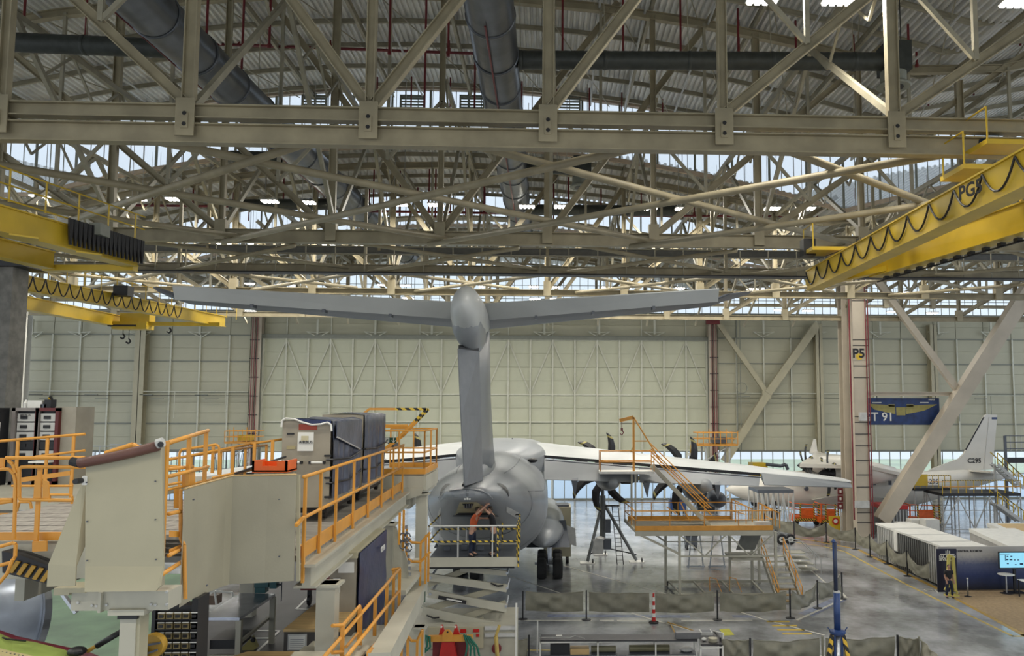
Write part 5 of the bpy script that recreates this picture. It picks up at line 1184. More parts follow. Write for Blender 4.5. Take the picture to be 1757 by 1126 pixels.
for k in range(3):
    a = PY(1437.5, 849+k*12.5, 65.8); b = PY(1446.5, 838+k*12.5, 65.8); mb = MB(); mb.box(a.x, 65.8, a.z, b.x, 65.83, b.z); part(mb, 'red_sign', M_red, t)
    mb = MB(); mb.cbox(((a.x+b.x)/2, 65.78, (a.z+b.z)/2), .16, .03, .22); part(mb, 'pictogram', M_white, t)
a = PY(1440, 880, 65.9); mb = MB(); mb.bar((PY(1442, 860, 65.9).x, 65.9, 0), (PY(1442, 860, 65.9).x, 65.9, PY(1442, 838, 65.9).z), .08, .08); part(mb, 'pole', M_led2, t)
# =================================================================== TRIPOD JACK AND LADDER
c = fl(1034, 968); Yj = c.y+1.2; Xj = PY(1034, 900, Yj).x; t = thing('tripod_jack', 'grey tripod aircraft jack standing under the right wing', 'jack', (Xj, Yj, 0))
zt_ = PY(1034, 828, Yj).z
mb = MB(); mb.tube((Xj, Yj, .8), (Xj, Yj, zt_-.9), .2, 14); mb.tube((Xj, Yj, zt_-.9), (Xj, Yj, zt_), .12, 12); part(mb, 'ram', mat('jack_grey', (0.16, 0.17, 0.17), .4, .3), t, smooth=False)
for (px_, py_, dy) in ((1008, 965, -.9), (1092, 963, -.6), (1030, 950, 2.2)):
    q = PY(px_, py_, Yj+dy); q.z = .12; mb = MB(); mb.tube((Xj, Yj, zt_-1.3), q, .11, 10); part(mb, 'leg', MATS['jack_grey'], t)
    mb = MB(); mb.cbox((q.x, q.y, .03), 1.0, .8, .05); part(mb, 'foot_plate', M_white, t)
    mb = MB(); mb.lathe((q.x+.35, q.y-.2, .17), [(.06, -.05), (.16, -.04), (.16, .04), (.06, .05)], 12, 'x'); part(mb, 'castor', M_black, t)
    mb = MB(); mb.tube((q.x, q.y, .5), (Xj, Yj, .9), .04, 6); part(mb, 'tie_rod', M_black, t)
mb = MB(); mb.box(Xj-.75, Yj-.7, .55, Xj-.0, Yj-.2, 1.55); mb.lathe((Xj-.2, Yj-.45, 1.5), [(.32, 0), (.32, .12), (.1, .22)], 12); part(mb, 'pump_box', M_led2, t)
mb = MB(); mb.cbox((Xj+.35, Yj-.3, 2.4), .35, .3, .9); mb.cbox((Xj+.3, Yj-.4, 1.2), .5, .4, .7); part(mb, 'motor', M_planed, t)
q0 = PY(1050, 868, Yj-.5); q1 = PY(1059, 965, Yj-1.4); q1.z = 0
t = thing('ladder', 'thin dark ladder leaning on the tripod jack', 'ladder', q1)
for dx in (0, .42): mb = MB(); mb.tube(q0+V((dx, 0, 0)), q1+V((dx, 0, 0)), .03, 6); part(mb, 'stile', M_black, t)
for k in range(13): a = q0.lerp(q1, (k+.5)/13.5); mb = MB(); mb.tube(a, a+V((.42, 0, 0)), .018, 5); part(mb, 'rung', M_black, t)
mb = MB(); mb.tube(q0+V((-.5, 0, 0)), q0+V((.5, 0, 0)), .06, 8); part(mb, 'top_hook', M_black, t)
# =================================================================== YELLOW ACCESS PLATFORM
Ya = 44.0
def ap(x, y, Y=Ya): return PY(x, y, Y)
o_ = ap(1245, 1020); t = thing('access_platform', 'two-level yellow railed access platform with stairs under the right wing', 'platform', (o_.x, Ya, 0))
zd = ap(1200, 910).z; Yb_ = Ya+4.0
xL, xR = ap(1090, 905).x, ap(1326, 905).x
mb = MB(); mb.box(xL, Ya, zd-.12, xR, Yb_, zd); part(mb, 'deck', M_plat, t)
for (y_, nm) in ((Ya-.03, 1), (Yb_, 2)):
    mb = MB(); mb.box(xL, y_, zd-.02, xR if nm == 1 else PY(1254, 880, Yb_).x, y_+.04, zd+.24); part(mb, 'toe_board', M_org, t)
mb = MB(); mb.bar((xL, Ya, zd), (PY(1072, 885, Yb_).x, Yb_, zd), .1, .18); part(mb, 'edge_beam', M_plat, t)
mb = MB(); mb.box(xL, Ya-.05, zd-.3, xR, Ya+.1, zd-.05); mb.box(xL, Yb_-.1, zd-.3, xR, Yb_+.05, zd-.05); part(mb, 'deck_beam', M_plat, t)
def rail(pts, m=M_org, h=1.05, r=.028, posts=True, mid=(.55,), nm='guard_rail', tt=None, step=1.55, pr=None):
    tt = tt or t
    for a, b in zip(pts[:-1], pts[1:]):
        a = V(a); b = V(b)
        for hh in (h,)+tuple(mid): mb = MB(); mb.tube(a+V((0, 0, hh)), b+V((0, 0, hh)), r, 6); part(mb, nm, m, tt)
        n = max(1, int(round((b-a).length/step)))
        for k in range(n+1):
            p = a.lerp(b, k/n); mb = MB(); mb.tube(p, p+V((0, 0, h)), (pr or r)*1.0, 6); part(mb, 'rail_post', m, tt)
rail([(xL, Ya, zd), (xR, Ya, zd)], step=1.75); rail([(xL, Ya, zd), (PY(1072, 885, Yb_).x, Yb_, zd)]); rail([(PY(1072, 885, Yb_).x, Yb_, zd), (PY(1254, 885, Yb_).x, Yb_, zd)])
rail([(xR, Ya, zd), (xR, Ya+1.5, zd)]); rail([(PY(1254, 885, Yb_).x, Yb_, zd), (PY(1280, 885, Yb_-1.8).x, Yb_-1.8, zd)])
# frame below
for (x, Y) in ((1166, Ya), (1331, Ya), (1142, Yb_-.6), (1290, Yb_-.6), (1252, Ya+1.8), (1302, Yb_-.3)):
    q = PY(x, 950, Y); mb = MB(); mb.bar((q.x, Y, 0), (q.x, Y, zd-.1), .14, .14); part(mb, 'post', M_plat, t)
def fbar(x0, y0, x1, y1, Y, w=.08, m=M_plat, nm='brace'): mb = MB(); mb.bar(PY(x0, y0, Y), PY(x1, y1, Y), w, w); part(mb, nm, m, t)
for a in ((1168, 955, 1330, 954), (1168, 917, 1327, 917)): fbar(*a, Ya)
for a in ((1168, 919, 1207, 953), (1211, 953, 1246, 917), (1250, 917, 1285, 953), (1289, 953, 1325, 919)): fbar(*a, Ya, .07)
fbar(1092, 915, 1166, 951, Ya, .12); fbar(1120, 915, 1142, 930, Yb_-.6, .1)
fbar(1144, 930, 1290, 930, Yb_-.6, .06)
for yy, Y in ((1017, Ya), (998, Yb_-.6)): q0 = PY(1142 if Y > Ya else 1168, yy, Y); q1 = PY(1330, yy, Y); mb = MB(); mb.bar((q0.x, Y, .22), (q1.x, Y, .22), .12, .14); part(mb, 'base_beam', M_plat, t)
for x in (1148, 1190, 1238, 1290): q0 = PY(x, 998, Yb_-.6); q1 = PY(x+22, 1017, Ya); mb = MB(); mb.bar((q0.x, Yb_-.6, .22), (q1.x, Ya, .22), .09, .1); part(mb, 'base_beam', M_plat, t)
for (x, Y) in ((1142, Yb_-.6), (1290, Yb_-.6), (1166, Ya), (1331, Ya)): q = PY(x, 1000, Y); mb = MB(); mb.lathe((q.x+.1, Y, .14), [(.05, -.05), (.14, -.04), (.14, .04), (.05, .05)], 12, 'x'); part(mb, 'castor', M_black, t)
# intermediate landing & grey hatch panel
mb = MB(); a = PY(1250, 953, Ya+1.6); b = PY(1302, 953, Ya+1.6); mb.box(a.x, Ya+.6, a.z-.12, b.x, Ya+2.6, a.z); part(mb, 'landing', M_plat, t)
mb = MB(); mb.plate([PY(1272, 918, Ya+1.4), PY(1306, 918, Ya+1.4), PY(1295, 944, Ya+1.4), PY(1263, 944, Ya+1.4)], (0, .05, 0)); part(mb, 'side_panel', mat('mesh_grey', (0.16, 0.165, 0.15), .6), t)
# lower stairs to the floor, coming forward-right
s0 = PY(1306, 952, Ya+1.0); s1 = PY(1336, 1020, Ya-1.4); s1.z = 0; wS = PY(1345, 952, Ya+1.0).x-s0.x
for k in range(9):
    a = s0.lerp(s1, (k+.3)/9); mb = MB(); mb.box(a.x, a.y-.14, a.z-.03, a.x+wS, a.y+.14, a.z+.02); part(mb, 'tread', M_plat if k < 6 else mat('tread_wood', (0.36, 0.25, 0.12), .6), t)
for dx in (0, wS): mb = MB(); mb.bar(s0+V((dx, 0, 0)), s1+V((dx, 0, 0)), .06, .24); part(mb, 'stringer', M_plat, t)
for dx in (.02, wS-.02):
    for hh in (.5, .95): mb = MB(); mb.tube(s0+V((dx, 0, hh)), s1+V((dx, 0, hh)), .028, 6); part(mb, 'handrail', M_org, t)
    for k in (0, .33, .66, 1): a = s0.lerp(s1, k)+V((dx, 0, 0)); mb = MB(); mb.tube(a, a+V((0, 0, .95)), .028, 6); part(mb, 'rail_post', M_org, t)
# small yellow hoops on the base frame
for (x, y) in ((1218, 995), (1252, 995)):
    q = PY(x, y+22, Ya+.6); q.z = .3; mb = MB(); mb.path([q, q+V((0, 0, .75)), q+V((.35, -.1, .68)), q+V((.6, -.3, 0))], .022, 5); part(mb, 'hoop', M_org, t)
# upper platform and stair
Yu = Ya+2.6; zu_ = PY(1075, 808, Yu).z; xa_, xb_ = PY(1028, 806, Yu).x, PY(1120, 806, Yu).x
mb = MB(); mb.box(xa_, Yu-.6, zu_-.14, xb_, Yu+.7, zu_); part(mb, 'upper_deck', M_white, t)
for (a, b) in (((xa_+.05, Yu+.65, zu_), (xb_, Yu+.65, zu_)), ((xa_+.05, Yu-.55, zu_), (xa_+.05, Yu+.65, zu_)), ((xa_+.05, Yu-.55, zu_), (xb_, Yu-.55, zu_))): rail([a, b], h=1.15, step=2.2)
q = PY(1088, 800, Yu-.3)
for dx in (-.1, .12): mb = MB(); mb.bar((q.x+dx, Yu+.1, zd), (q.x+dx, Yu+.1, zu_-.1), .09, .12); part(mb, 'column', M_plat, t)
tp = PY(1087, 716, Yu-.3); mb = MB(); mb.bar((tp.x, Yu-.3, zu_), tp, .12, .12); part(mb, 'davit_post', M_org, t)
ar = PY(1063, 722, Yu-.3); mb = MB(); mb.bar(tp, ar, .12, .2); part(mb, 'davit_arm', M_org, t)
mb = MB(); q = PY(1067, 724, Yu-.3); mb.tube(q, q-V((0, 0, .4)), .02, 5); mb.cbox(q-V((0, 0, .45)), .12, .1, .16); mb.path([q-V((0, 0, .5)), q-V((-.1, 0, .62)), q-V((0, 0, .78)), q-V((.1, 0, .68))], .03, 5); part(mb, 'hook', M_red, t)
u0 = PY(1120, 800, Yu-.3); u1 = PY(1218, 903, Yu-1.2); 
for dy in (0, .75): mb = MB(); mb.bar(u0+V((0, dy, 0)), u1+V((0, dy, 0)), .06, .22); part(mb, 'stringer', M_plat, t)
for k in range(14): a = u0.lerp(u1, (k+.5)/14); mb = MB(); mb.box(a.x-.13, a.y, a.z-.02, a.x+.13, a.y+.75, a.z+.02); part(mb, 'tread', M_plat, t)
for dy, up_ in ((0, (.62, 1.0)), (.78, (.9, 1.35))):
    for hh in up_: mb = MB(); mb.tube(u0+V((-.1, dy, hh)), u1+V((.1, dy, hh)), .035, 6); part(mb, 'handrail', M_org, t)
mb = MB(); mb.tube(tp, PY(1119, 768, Yu-.3), .045, 6); mb.tube(PY(1119, 768, Yu-.3), PY(1135, 795, Yu-.3), .04, 6); part(mb, 'handrail', M_org, t)
mb = MB(); mb.tube(PY(1089, 757, Yu-.3), PY(1112, 757, Yu-.3), .035, 6); part(mb, 'davit_strut', M_org, t)
for (x0, y0, x1, y1) in ((1168, 863, 1184, 895), (1144, 870, 1160, 882)): mb = MB(); mb.bar(PY(x0, y0, Yu-1), PY(x1, y1, Yu-1), .06, .06); part(mb, 'brace', M_org, t)
# small stair hood on the right end of the deck
for (x, Yq) in ((1262, Yb_-1), (1308, Ya+1.2)):
    for k in (0, .9):
        q = PY(x, 880, Yq); q.z = zd; mb = MB(); mb.path([q+V((k*.0, k, 0)), q+V((0, k, 1.25)), q+V((1.0, k, .75)), q+V((1.0, k, -.1))], .035, 6); part(mb, 'hoop_rail', M_org, t)
mb = MB(); mb.tube(PY(1262, 868, Yb_-1)+V((0, 0, .1)), PY(1280, 885, Yb_-1.8), .03, 5); part(mb, 'hoop_rail', M_white, t)
mb = MB(); a = PY(1298, 894, Ya+.5); b = PY(1322, 894, Ya+.5); mb.box(a.x, Ya+.5, zd, b.x, Ya+1.0, zd+.35); part(mb, 'step_box', M_led2, t)
# small white stair right of platform
a = fl(1382, 985); t = thing('mobile_steps', 'low pale grey mobile steps with rails right of the yellow platform', 'steps', (a.x, a.y, 0))
for k in range(4): q0 = PY(1352, 955+k*9, a.y+.4); mb = MB(); q0.z = max(.1, 1.3-.35*k); mb.box(q0.x+.0+k*.28, a.y, q0.z-.05, q0.x+1.0+k*.28, a.y+1.0, q0.z); part(mb, 'tread', M_plat, t)
for dy in (0, 1.0):
    q0 = PY(1352, 955, a.y+.4); mb = MB(); mb.path([V((q0.x, a.y+dy, 0)), V((q0.x, a.y+dy, 2.0)), V((q0.x+.9, a.y+dy, 2.0)), V((q0.x+2.0, a.y+dy, .9)), V((q0.x+2.0, a.y+dy, 0))], .03, 6); part(mb, 'rail', M_led2, t)
# =================================================================== CARTS, WHEELS, TUG UNDER THE WING
def cart(px, py, w, d, h, label, m, cat='cart', name='tool_cart'):
    c = fl(px, py); t = thing(name, label, cat, (c.x, c.y, 0)); mb = MB(); mb.box(c.x-w/2, c.y, .35, c.x+w/2, c.y+d, h); part(mb, 'body', m, t)
    mb = MB(); mb.box(c.x-w/2-.04, c.y-.04, h, c.x+w/2+.04, c.y+d+.04, h+.05); part(mb, 'top', M_black, t)
    for dx in (-w/2+.1, w/2-.1):
        for dy in (.1, d-.1): mb = MB(); mb.lathe((c.x+dx, c.y+dy, .18), [(.06, -.06), (.18, -.05), (.18, .05), (.06, .06)], 12, 'x'); part(mb, 'wheel', M_black, t)
    for dx in (-w/2+.05, w/2-.05): mb = MB(); mb.tube((c.x+dx, c.y, h), (c.x+dx, c.y-.1, h+.65), .025, 6); part(mb, 'handle', M_black, t)
    return t
cart(1187, 944, .85, .8, 1.0, 'dark cart seen under the yellow platform deck', M_planed)
cart(1164, 882, 1.6, 1.2, 1.35, 'blue and green tow tractor under the right wing', M_blue, 'vehicle', 'tow_tractor')
cart(1215, 882, 2.0, 1.5, 1.6, 'dark ground unit standing under the outer engine', M_black)
for i, (x, y) in enumerate(((1341, 935), (1356, 935))):
    c = fl(x, y); mb = MB(); t = thing('spare_wheel', ('left', 'right')[i]+' of two black wheels with white hubs by the steps', 'wheel', (c.x, c.y, 0)); mb.lathe((c.x, c.y, .42), [(.2, -.14), (.38, -.13), (.42, -.06), (.42, .06), (.38, .13), (.2, .14)], 20, 'y'); part(mb, 'tyre', M_black, t)
    mb = MB(); mb.lathe((c.x, c.y, .42), [(.22, -.16), (.22, .15)], 16, 'y'); part(mb, 'hub', M_white, t); mb = MB(); mb.lathe((c.x, c.y, .42), [(.08, -.18), (.08, -.16)], 12, 'y'); part(mb, 'hub_cap', M_black, t)
# engine cowl covers, dark round shapes low under outer wing
for i, (x, y, r) in enumerate(((1195, 842, .75), (1232, 858, .55))):
    c = PY(x, y, 52); 
    t = thing('engine_dolly', ('left', 'right')[i]+' dark round engine cover on a stand under the right wing', 'stand', (c.x, 52, 0)); mb = MB(); mb.lathe((c.x, 52, c.z), [(.1, -.7), (r*.8, -.5), (r, 0), (r, 1.2), (.2, 1.6)], 18, 'y'); part(mb, 'cover', M_planed, t, smooth=True)
    mb = MB()
    for sx_ in (-.5, .5): mb.bar((c.x+sx_, 52.5, 0), (c.x, 52.5, c.z-.2), .08, .08)
    mb.bar((c.x-.6, 52.5, .1), (c.x+.6, 52.5, .1), .1, .1); part(mb, 'stand', M_steel, t)
# generator next to the sponson
c = PY(971, 896, 54); t = thing('ground_power_unit', 'cream ground power unit standing right of the aircraft sponson', 'generator', (c.x, 54, 0))
mb = MB(); mb.box(c.x-1.5, 54, .5, c.x+.35, 56.2, PY(971, 871, 54).z); part(mb, 'body', M_panel, t); mb = MB(); mb.box(c.x-.7, 54.2, PY(971, 871, 54).z, c.x+.2, 55.5, PY(971, 867, 54).z); part(mb, 'top_box', M_planed, t)
for dx in (-1.2, .1): mb = MB(); mb.lathe((c.x+dx, 54.3, .3), [(.1, -.1), (.3, -.1), (.3, .1), (.1, .1)], 14, 'x'); part(mb, 'wheel', M_black, t)
a = PY(972, 905, 50.5); mb = MB(); mb.plate([PY(966, 900, 50), PY(987, 907, 50), PY(989, 938, 50), PY(966, 930, 50)], (0, .12, 0)); tag(mb.build('lowered_panel', M_led2, plane, origin=low(mb)), None); _o = bpy.data.objects['lowered_panel']; _o.location = low(mb)-ORG[plane.name]
# hazard-striped maintenance bits
# =================================================================== LEFT FOREGROUND: UPPER DOCK PLATFORM
ZD = 8.46
def X_(px, py, Y): return PY(px, py, Y).x
SL = (891-938)/1350.0       # the dock runs slightly left of the hangar axis
xe0 = PY(517, 815, 11.0).x
def xe(Y, off=0): return xe0+SL*(Y-11)+off
dock = thing('dock_platform', 'upper grey dock platform with orange railings carrying the covered crates', 'platform', (xe(15)-1, 15, ZD-.5))
def slab(Y0, Y1, w, z0, z1, off=0):
    mb = MB(); mb.hexa([(xe(Y0, off)-w, Y0, z0), (xe(Y0, off), Y0, z0), (xe(Y1, off), Y1, z0), (xe(Y1, off)-w, Y1, z0), (xe(Y0, off)-w, Y0, z1), (xe(Y0, off), Y0, z1), (xe(Y1, off), Y1, z1), (xe(Y1, off)-w, Y1, z1)]); return mb
part(slab(11.2, 20.2, 3.55, ZD-.08, ZD), 'deck', mat('deck_planks', (0.30, 0.28, 0.25), .6, var=.25, scale=2, stretch=(1, 6, 1)), dock)
part(slab(11.15, 20.3, .12, ZD-.40, ZD-.1, .13), 'side_beam', M_plat, dock); part(slab(11.15, 20.3, .30, ZD-.43, ZD-.40, .20), 'side_beam', M_plat, dock); part(slab(11.0, 20.3, .22, ZD-.12, ZD-.08, .22), 'side_beam', M_plat, dock)
part(slab(10.7, 20.3, .12, ZD-.46, ZD-.1, -3.4), 'side_beam', M_plat, dock)
part(slab(10.9, 20.2, .03, ZD-.02, ZD+.17, .03), 'toe_board', M_org, dock)
posts = [11.0, 11.85, 12.85, 14.2, 15.6, 17.1, 18.6, 20.1]
for Y in posts: mb = MB(); mb.bar((xe(Y, .06), Y, ZD-.32), (xe(Y, .06), Y, ZD+1.10), .035, .06, up=(0, 1, 0)); part(mb, 'rail_post', M_org, dock)
for h in (1.1, .55): mb = MB(); mb.tube((xe(10.9, .06), 10.9, ZD+h), (xe(20.2, .06), 20.2, ZD+h), .025, 10); part(mb, 'hand_rail', M_org, dock, smooth=True)
mb = MB(); mb.bar((xe(10.9, .06), 10.9, ZD+.55), (xe(10.6, .06), 10.6, ZD+.5), .04, .04); part(mb, 'hand_rail', M_org, dock)
# left rail of that platform
for (Ya_, Yb2, off) in ((12.6, 20.2, -3.35),):
    for h in (1.1, .55): mb = MB(); mb.tube((xe(Ya_, off), Ya_, ZD+h), (xe(Yb2, off), Yb2, ZD+h), .025, 8); part(mb, 'hand_rail', M_org, dock, smooth=True)
    for k in range(6): Y = lerp(Ya_, Yb2, k/5); mb = MB(); mb.bar((xe(Y, off), Y, ZD-.2), (xe(Y, off), Y, ZD+1.1), .05, .05); part(mb, 'rail_post', M_org, dock)
# columns
def dcol(px0, px1, Y, ztop, label, zb_=0.0, py=1000):
    a = X_(px0, py, Y); b = X_(px1, py, Y); mb = MB(); w = b-a; mb.box(a, Y, zb_, b, Y+w, ztop)
    t = thing('dock_column', label, 'column', ((a+b)/2, Y+w/2, zb_)); part(mb, 'shaft', M_plat, t); mb = MB(); mb.box(a-.06, Y-.06, ztop-.04, b+.06, Y+w+.06, ztop); part(mb, 'head_plate', M_plat, t)
    return t
dcol(543, 575, 11.4, ZD-.43, 'grey square dock column between the two wood-topped cabinets'); dcol(652, 673, 17.2, ZD-.43, 'grey square dock column behind the navy covered crate'); dcol(411, 434, 17.6, ZD-.1, 'grey square dock column behind the steel workbench')
dcol(713, 731, 20.6, 8.3, 'tall grey dock column beside the stair chains, upper part', 5.7, 900); dcol(710, 727, 18.0, 5.65, 'grey dock column below the green arrow sign', 0, 1080)
mb = MB(); c = PY(722, 1024, 17.9); mb.box(c.x-.11, 17.85, c.z-.11, c.x+.1, 17.9, c.z+.11); t = solo(mb, 'arrow_sign', mat('sign_green', (0.01, 0.06, 0.03), .5), 'small green down arrow sign on the grey dock column', 'sign')
mb = MB(); mb.bar((c.x, 17.84, c.z+.07), (c.x, 17.84, c.z-.06), .02, .01); mb.bar((c.x-.05, 17.84, c.z), (c.x, 17.84, c.z-.07), .02, .01); mb.bar((c.x+.05, 17.84, c.z), (c.x, 17.84, c.z-.07), .02, .01); part(mb, 'arrow', M_white, t)
# end platform, a step higher, with railings and striped gate
endp = thing('end_platform', 'small railed landing at the far end of the upper dock near the tail', 'platform', PY(700, 830, 21.6)); Ye = 20.5
ze = PY(700, 813, Ye+.1).z; xa_, xb_ = X_(640, 810, Ye), X_(731, 810, Ye+.3)
mb = MB(); mb.box(xa_, Ye, ze-.08, xb_, Ye+2.2, ze); part(mb, 'deck', M_plat, endp)
mb = MB(); mb.box(xa_, Ye-.05, ze-.42, xb_, Ye+.05, ze-.05); mb.box(xb_-.05, Ye, ze-.42, xb_+.05, Ye+2.2, ze-.05); part(mb, 'deck_beam', M_plat, endp)
mb = MB(); mb.box(xa_, Ye-.08, ze-.0, xb_+.03, Ye-.04, ze+.14); mb.box(xb_, Ye-.05, ze, xb_+.04, Ye+2.2, ze+.14); mb.box(xa_, Ye+2.2, ze, xb_, Ye+2.24, ze+.14); part(mb, 'toe_board', M_org, endp)
rail([(xa_, Ye-.03, ze), (xb_, Ye-.03, ze)], h=1.1, r=.025, step=.62, tt=endp); rail([(xb_, Ye-.03, ze), (xb_, Ye+2.2, ze)], h=1.1, r=.025, step=1.1, tt=endp); rail([(xa_, Ye+2.2, ze), (xb_, Ye+2.2, ze)], h=1.1, r=.025, step=.8, tt=endp)
g0 = Ye+.6
for dy in (0, .35):
    pts = [(625, 709), (634, 702), (732+dy*10, 702+dy*2), (686+dy*14, 749), (660+dy*8, 770)]
    P_ = [PY(x, y, g0+dy) for x, y in pts]
    for k, (a, b) in enumerate(zip(P_[:-1], P_[1:])):
        if k in (1, 2):
            m_ = a.lerp(b, .45); mb = MB(); mb.bar(a if k == 1 else b, m_, .06, .06); part(mb, 'gate_arm', M_org, endp); mb = MB(); mb.bar(m_, b if k == 1 else a, .062, .062); part(mb, 'striped_arm', M_hazf, endp)
        else: mb = MB(); mb.bar(a, b, .055, .055); part(mb, 'gate_arm', M_org, endp)
mb = MB(); mb.bar(PY(655, 730, g0), PY(700, 730, g0), .05, .05); mb.bar(PY(655, 733, g0+.3), PY(700, 733, g0+.3), .05, .05); part(mb, 'gate_arm', M_org, endp)
c0 = PY(661, 751, Ye-.1); c1 = PY(680, 760, Ye-.1); mb = MB(); mb.box(c0.x, Ye-.13, c1.z, c1.x, Ye-.09, c0.z); t = solo(mb, 'exit_sign', MATS['sign_green'], 'green emergency exit sign with arrow on the far landing rail', 'sign')
cx_, cz_ = (c0.x+c1.x)/2, (c0.z+c1.z)/2; s_ = .035
mb = MB(); mb.bar((cx_+.08, Ye-.14, cz_+.06), (cx_+.08, Ye-.14, cz_-.05), .02, .01); mb.bar((cx_+.03, Ye-.14, cz_), (cx_+.08, Ye-.14, cz_-.06), .02, .01); mb.bar((cx_+.13, Ye-.14, cz_), (cx_+.08, Ye-.14, cz_-.06), .02, .01); part(mb, 'arrow', M_white, t)
mb = MB(); mb.box(cx_-.14, Ye-.14, cz_-.06, cx_-.03, Ye-.135, cz_+.06); part(mb, 'door_pictogram', M_white, t); mb = MB(); mb.bar((cx_-.10, Ye-.145, cz_-.05), (cx_-.07, Ye-.145, cz_+.03), .02, .01); mb.bar((cx_-.11, Ye-.145, cz_), (cx_-.05, Ye-.145, cz_+.01), .015, .01); part(mb, 'runner_pictogram', MATS['sign_green'], t)
# big diagonal grey beam from the landing
mb = MB(); mb.bar(PY(693, 862, 20.6), PY(740, 822, 22.8), .3, .35); part(mb, 'outrigger', M_plat, endp)
mb = MB(); mb.plate([PY(655, 838, 20.4), PY(727, 838, 20.4), PY(722, 850, 20.4), PY(655, 872, 20.4)], (0, .05, 0)); part(mb, 'fascia', M_plat, endp)
# ---- curved grey guard panel + white panel (machine guards)
def vsheet(pts, zt, zb, th=.02, bend=None):
    mb = MB(); top = [V((x, y, zt if not callable(zt) else zt(i))) for i, (x, y) in enumerate(pts)]; bot = [V((x, y, zb if not callable(zb) else zb(i))) for i, (x, y) in enumerate(pts)]
    rings = [[t_, b_, b_+V((0, th, 0)), t_+V((0, th, 0))] for t_, b_ in zip(top, bot)]; mb.loft(rings); return mb
gp = thing('guard_panel', 'large bent grey guard panel left of the orange dock railing', 'panel', PY(410, 1003, 10.5))
prof = [(509, 10.80), (460, 10.72), (400, 10.60), (388, 10.42), (366, 9.95), (340, 9.5), (316, 9.05)]
tops = [815, 816, 817, 820, 826, 833, 840]; bots = [997, 1000, 1003, 1007, 1016, 1027, 1043]
P0 = [PY(x, t_, y) for (x, y), t_ in zip(prof, tops)]; P1 = [PY(x, b_, y) for (x, y), b_ in zip(prof, bots)]
mb = MB(); mb.loft([[a, V((a.x, b.y, b.z)), V((a.x, b.y+.02, b.z)), a+V((0, .02, 0))] for a, b in zip(P0, P1)]); part(mb, 'sheet', M_panel2, gp)
mb = MB(); mb.path([p+V((0, .0, .005)) for p in P0], .012, 6); part(mb, 'top_edge', M_wood, gp)
mb = MB(); mb.bar(PY(512, 815, 10.85), PY(512, 997, 10.85), .04, .05); part(mb, 'end_post', M_panel, gp)
for x, y in ((322, 860), (470, 860), (470, 960), (345, 1010)): p = PY(x, y, 10.5 if x > 400 else 9.0); mb = MB(); mb.cbox((p.x, (10.7 if x > 400 else 9.15), p.z), .015, .03, .015); part(mb, 'rivet', M_planed, gp)
# white panel
wp = thing('white_guard', 'tall cream guard panel with a brown padded bar along its top', 'panel', PY(212, 1014, 8.4)); Yw = 8.35
wpts = [(147, 796), (275, 765), (280, 972), (274, 1006), (268, 1014), (145, 1016), (146, 972)]
A_ = [PY(x, y, Yw if y < 975 else Yw-.12) for x, y in wpts]
mb = MB(); mb.plate([A_[0], A_[1], A_[2], A_[6]], (0, .03, 0)); part(mb, 'sheet', M_panel, wp)
mb = MB(); mb.plate([A_[6], A_[2], A_[3], A_[4], A_[5]], (0, .03, 0)); part(mb, 'kick_sheet', M_panel, wp)
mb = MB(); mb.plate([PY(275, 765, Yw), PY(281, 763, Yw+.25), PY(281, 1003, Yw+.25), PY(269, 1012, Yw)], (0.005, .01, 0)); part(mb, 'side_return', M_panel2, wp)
q0, q1 = PY(136, 795, Yw-.05), PY(272, 765, Yw-.05); mb = MB(); pts = [q0.lerp(q1, k/10)+V((0, 0, -.012*math.sin(math.pi*k/10))) for k in range(11)]
d_b = (q1-q0).normalized(); x_b = d_b.cross(V((0, 0, 1))).normalized(); y_b = x_b.cross(d_b); mb.loft([[p+x_b*(.052*math.cos(2*math.pi*i/16))+y_b*(.052*math.sin(2*math.pi*i/16)) for i in range(16)] for p in pts])
part(mb, 'padded_bar', mat('brown_vinyl', (0.13, 0.055, 0.04), .45, var=.15, bump=.2), wp, smooth=True)
mb = MB(); mb.tube(q0-V((.08, 0, -.02)), q0, .045, 12); part(mb, 'bar_socket', M_black, wp)
mb = MB(); mb.tube(PY(270, 762, Yw-.1), PY(280, 759, Yw-.1), .05, 12); part(mb, 'end_ring', M_led2, wp); mb = MB(); mb.lathe(PY(276, 763, Yw-.16), [(.03, 0), (.03, -.01)], 12, 'y'); part(mb, 'end_hole', M_black, wp)
for x, y in ((149, 828), (267, 826), (150, 895), (267, 892), (150, 962), (268, 960)): p = PY(x, y, Yw-.01); mb = MB(); mb.lathe((p.x, p.y, p.z), [(.008, -.012), (.008, 0)], 8, 'y'); part(mb, 'rivet', M_planed, wp)
fl_ = [(142, 826), (147, 838), (147, 932), (130, 972), (129, 1006), (80, 1007), (83, 968)]
A_ = [PY(x, y, Yw+.12 if y < 960 else Yw) for x, y in fl_]
mb = MB(); mb.plate([A_[0], A_[1], A_[2], A_[3], A_[6]], (0, .02, 0)); part(mb, 'side_flap', M_panel, wp); mb = MB(); mb.plate([A_[3], A_[4], A_[5], A_[6]], (0, .02, 0)); part(mb, 'side_flap_foot', M_panel, wp)
p = PY(139, 825, Yw-.02); mb = MB(); mb.lathe((p.x, p.y, p.z), [(.028, -.1), (.028, .1)], 12, 'y'); part(mb, 'clamp_tube', M_black, wp); mb = MB(); mb.cbox((p.x+.03, p.y+.03, p.z), .05, .05, .09); part(mb, 'clamp', M_white, wp)
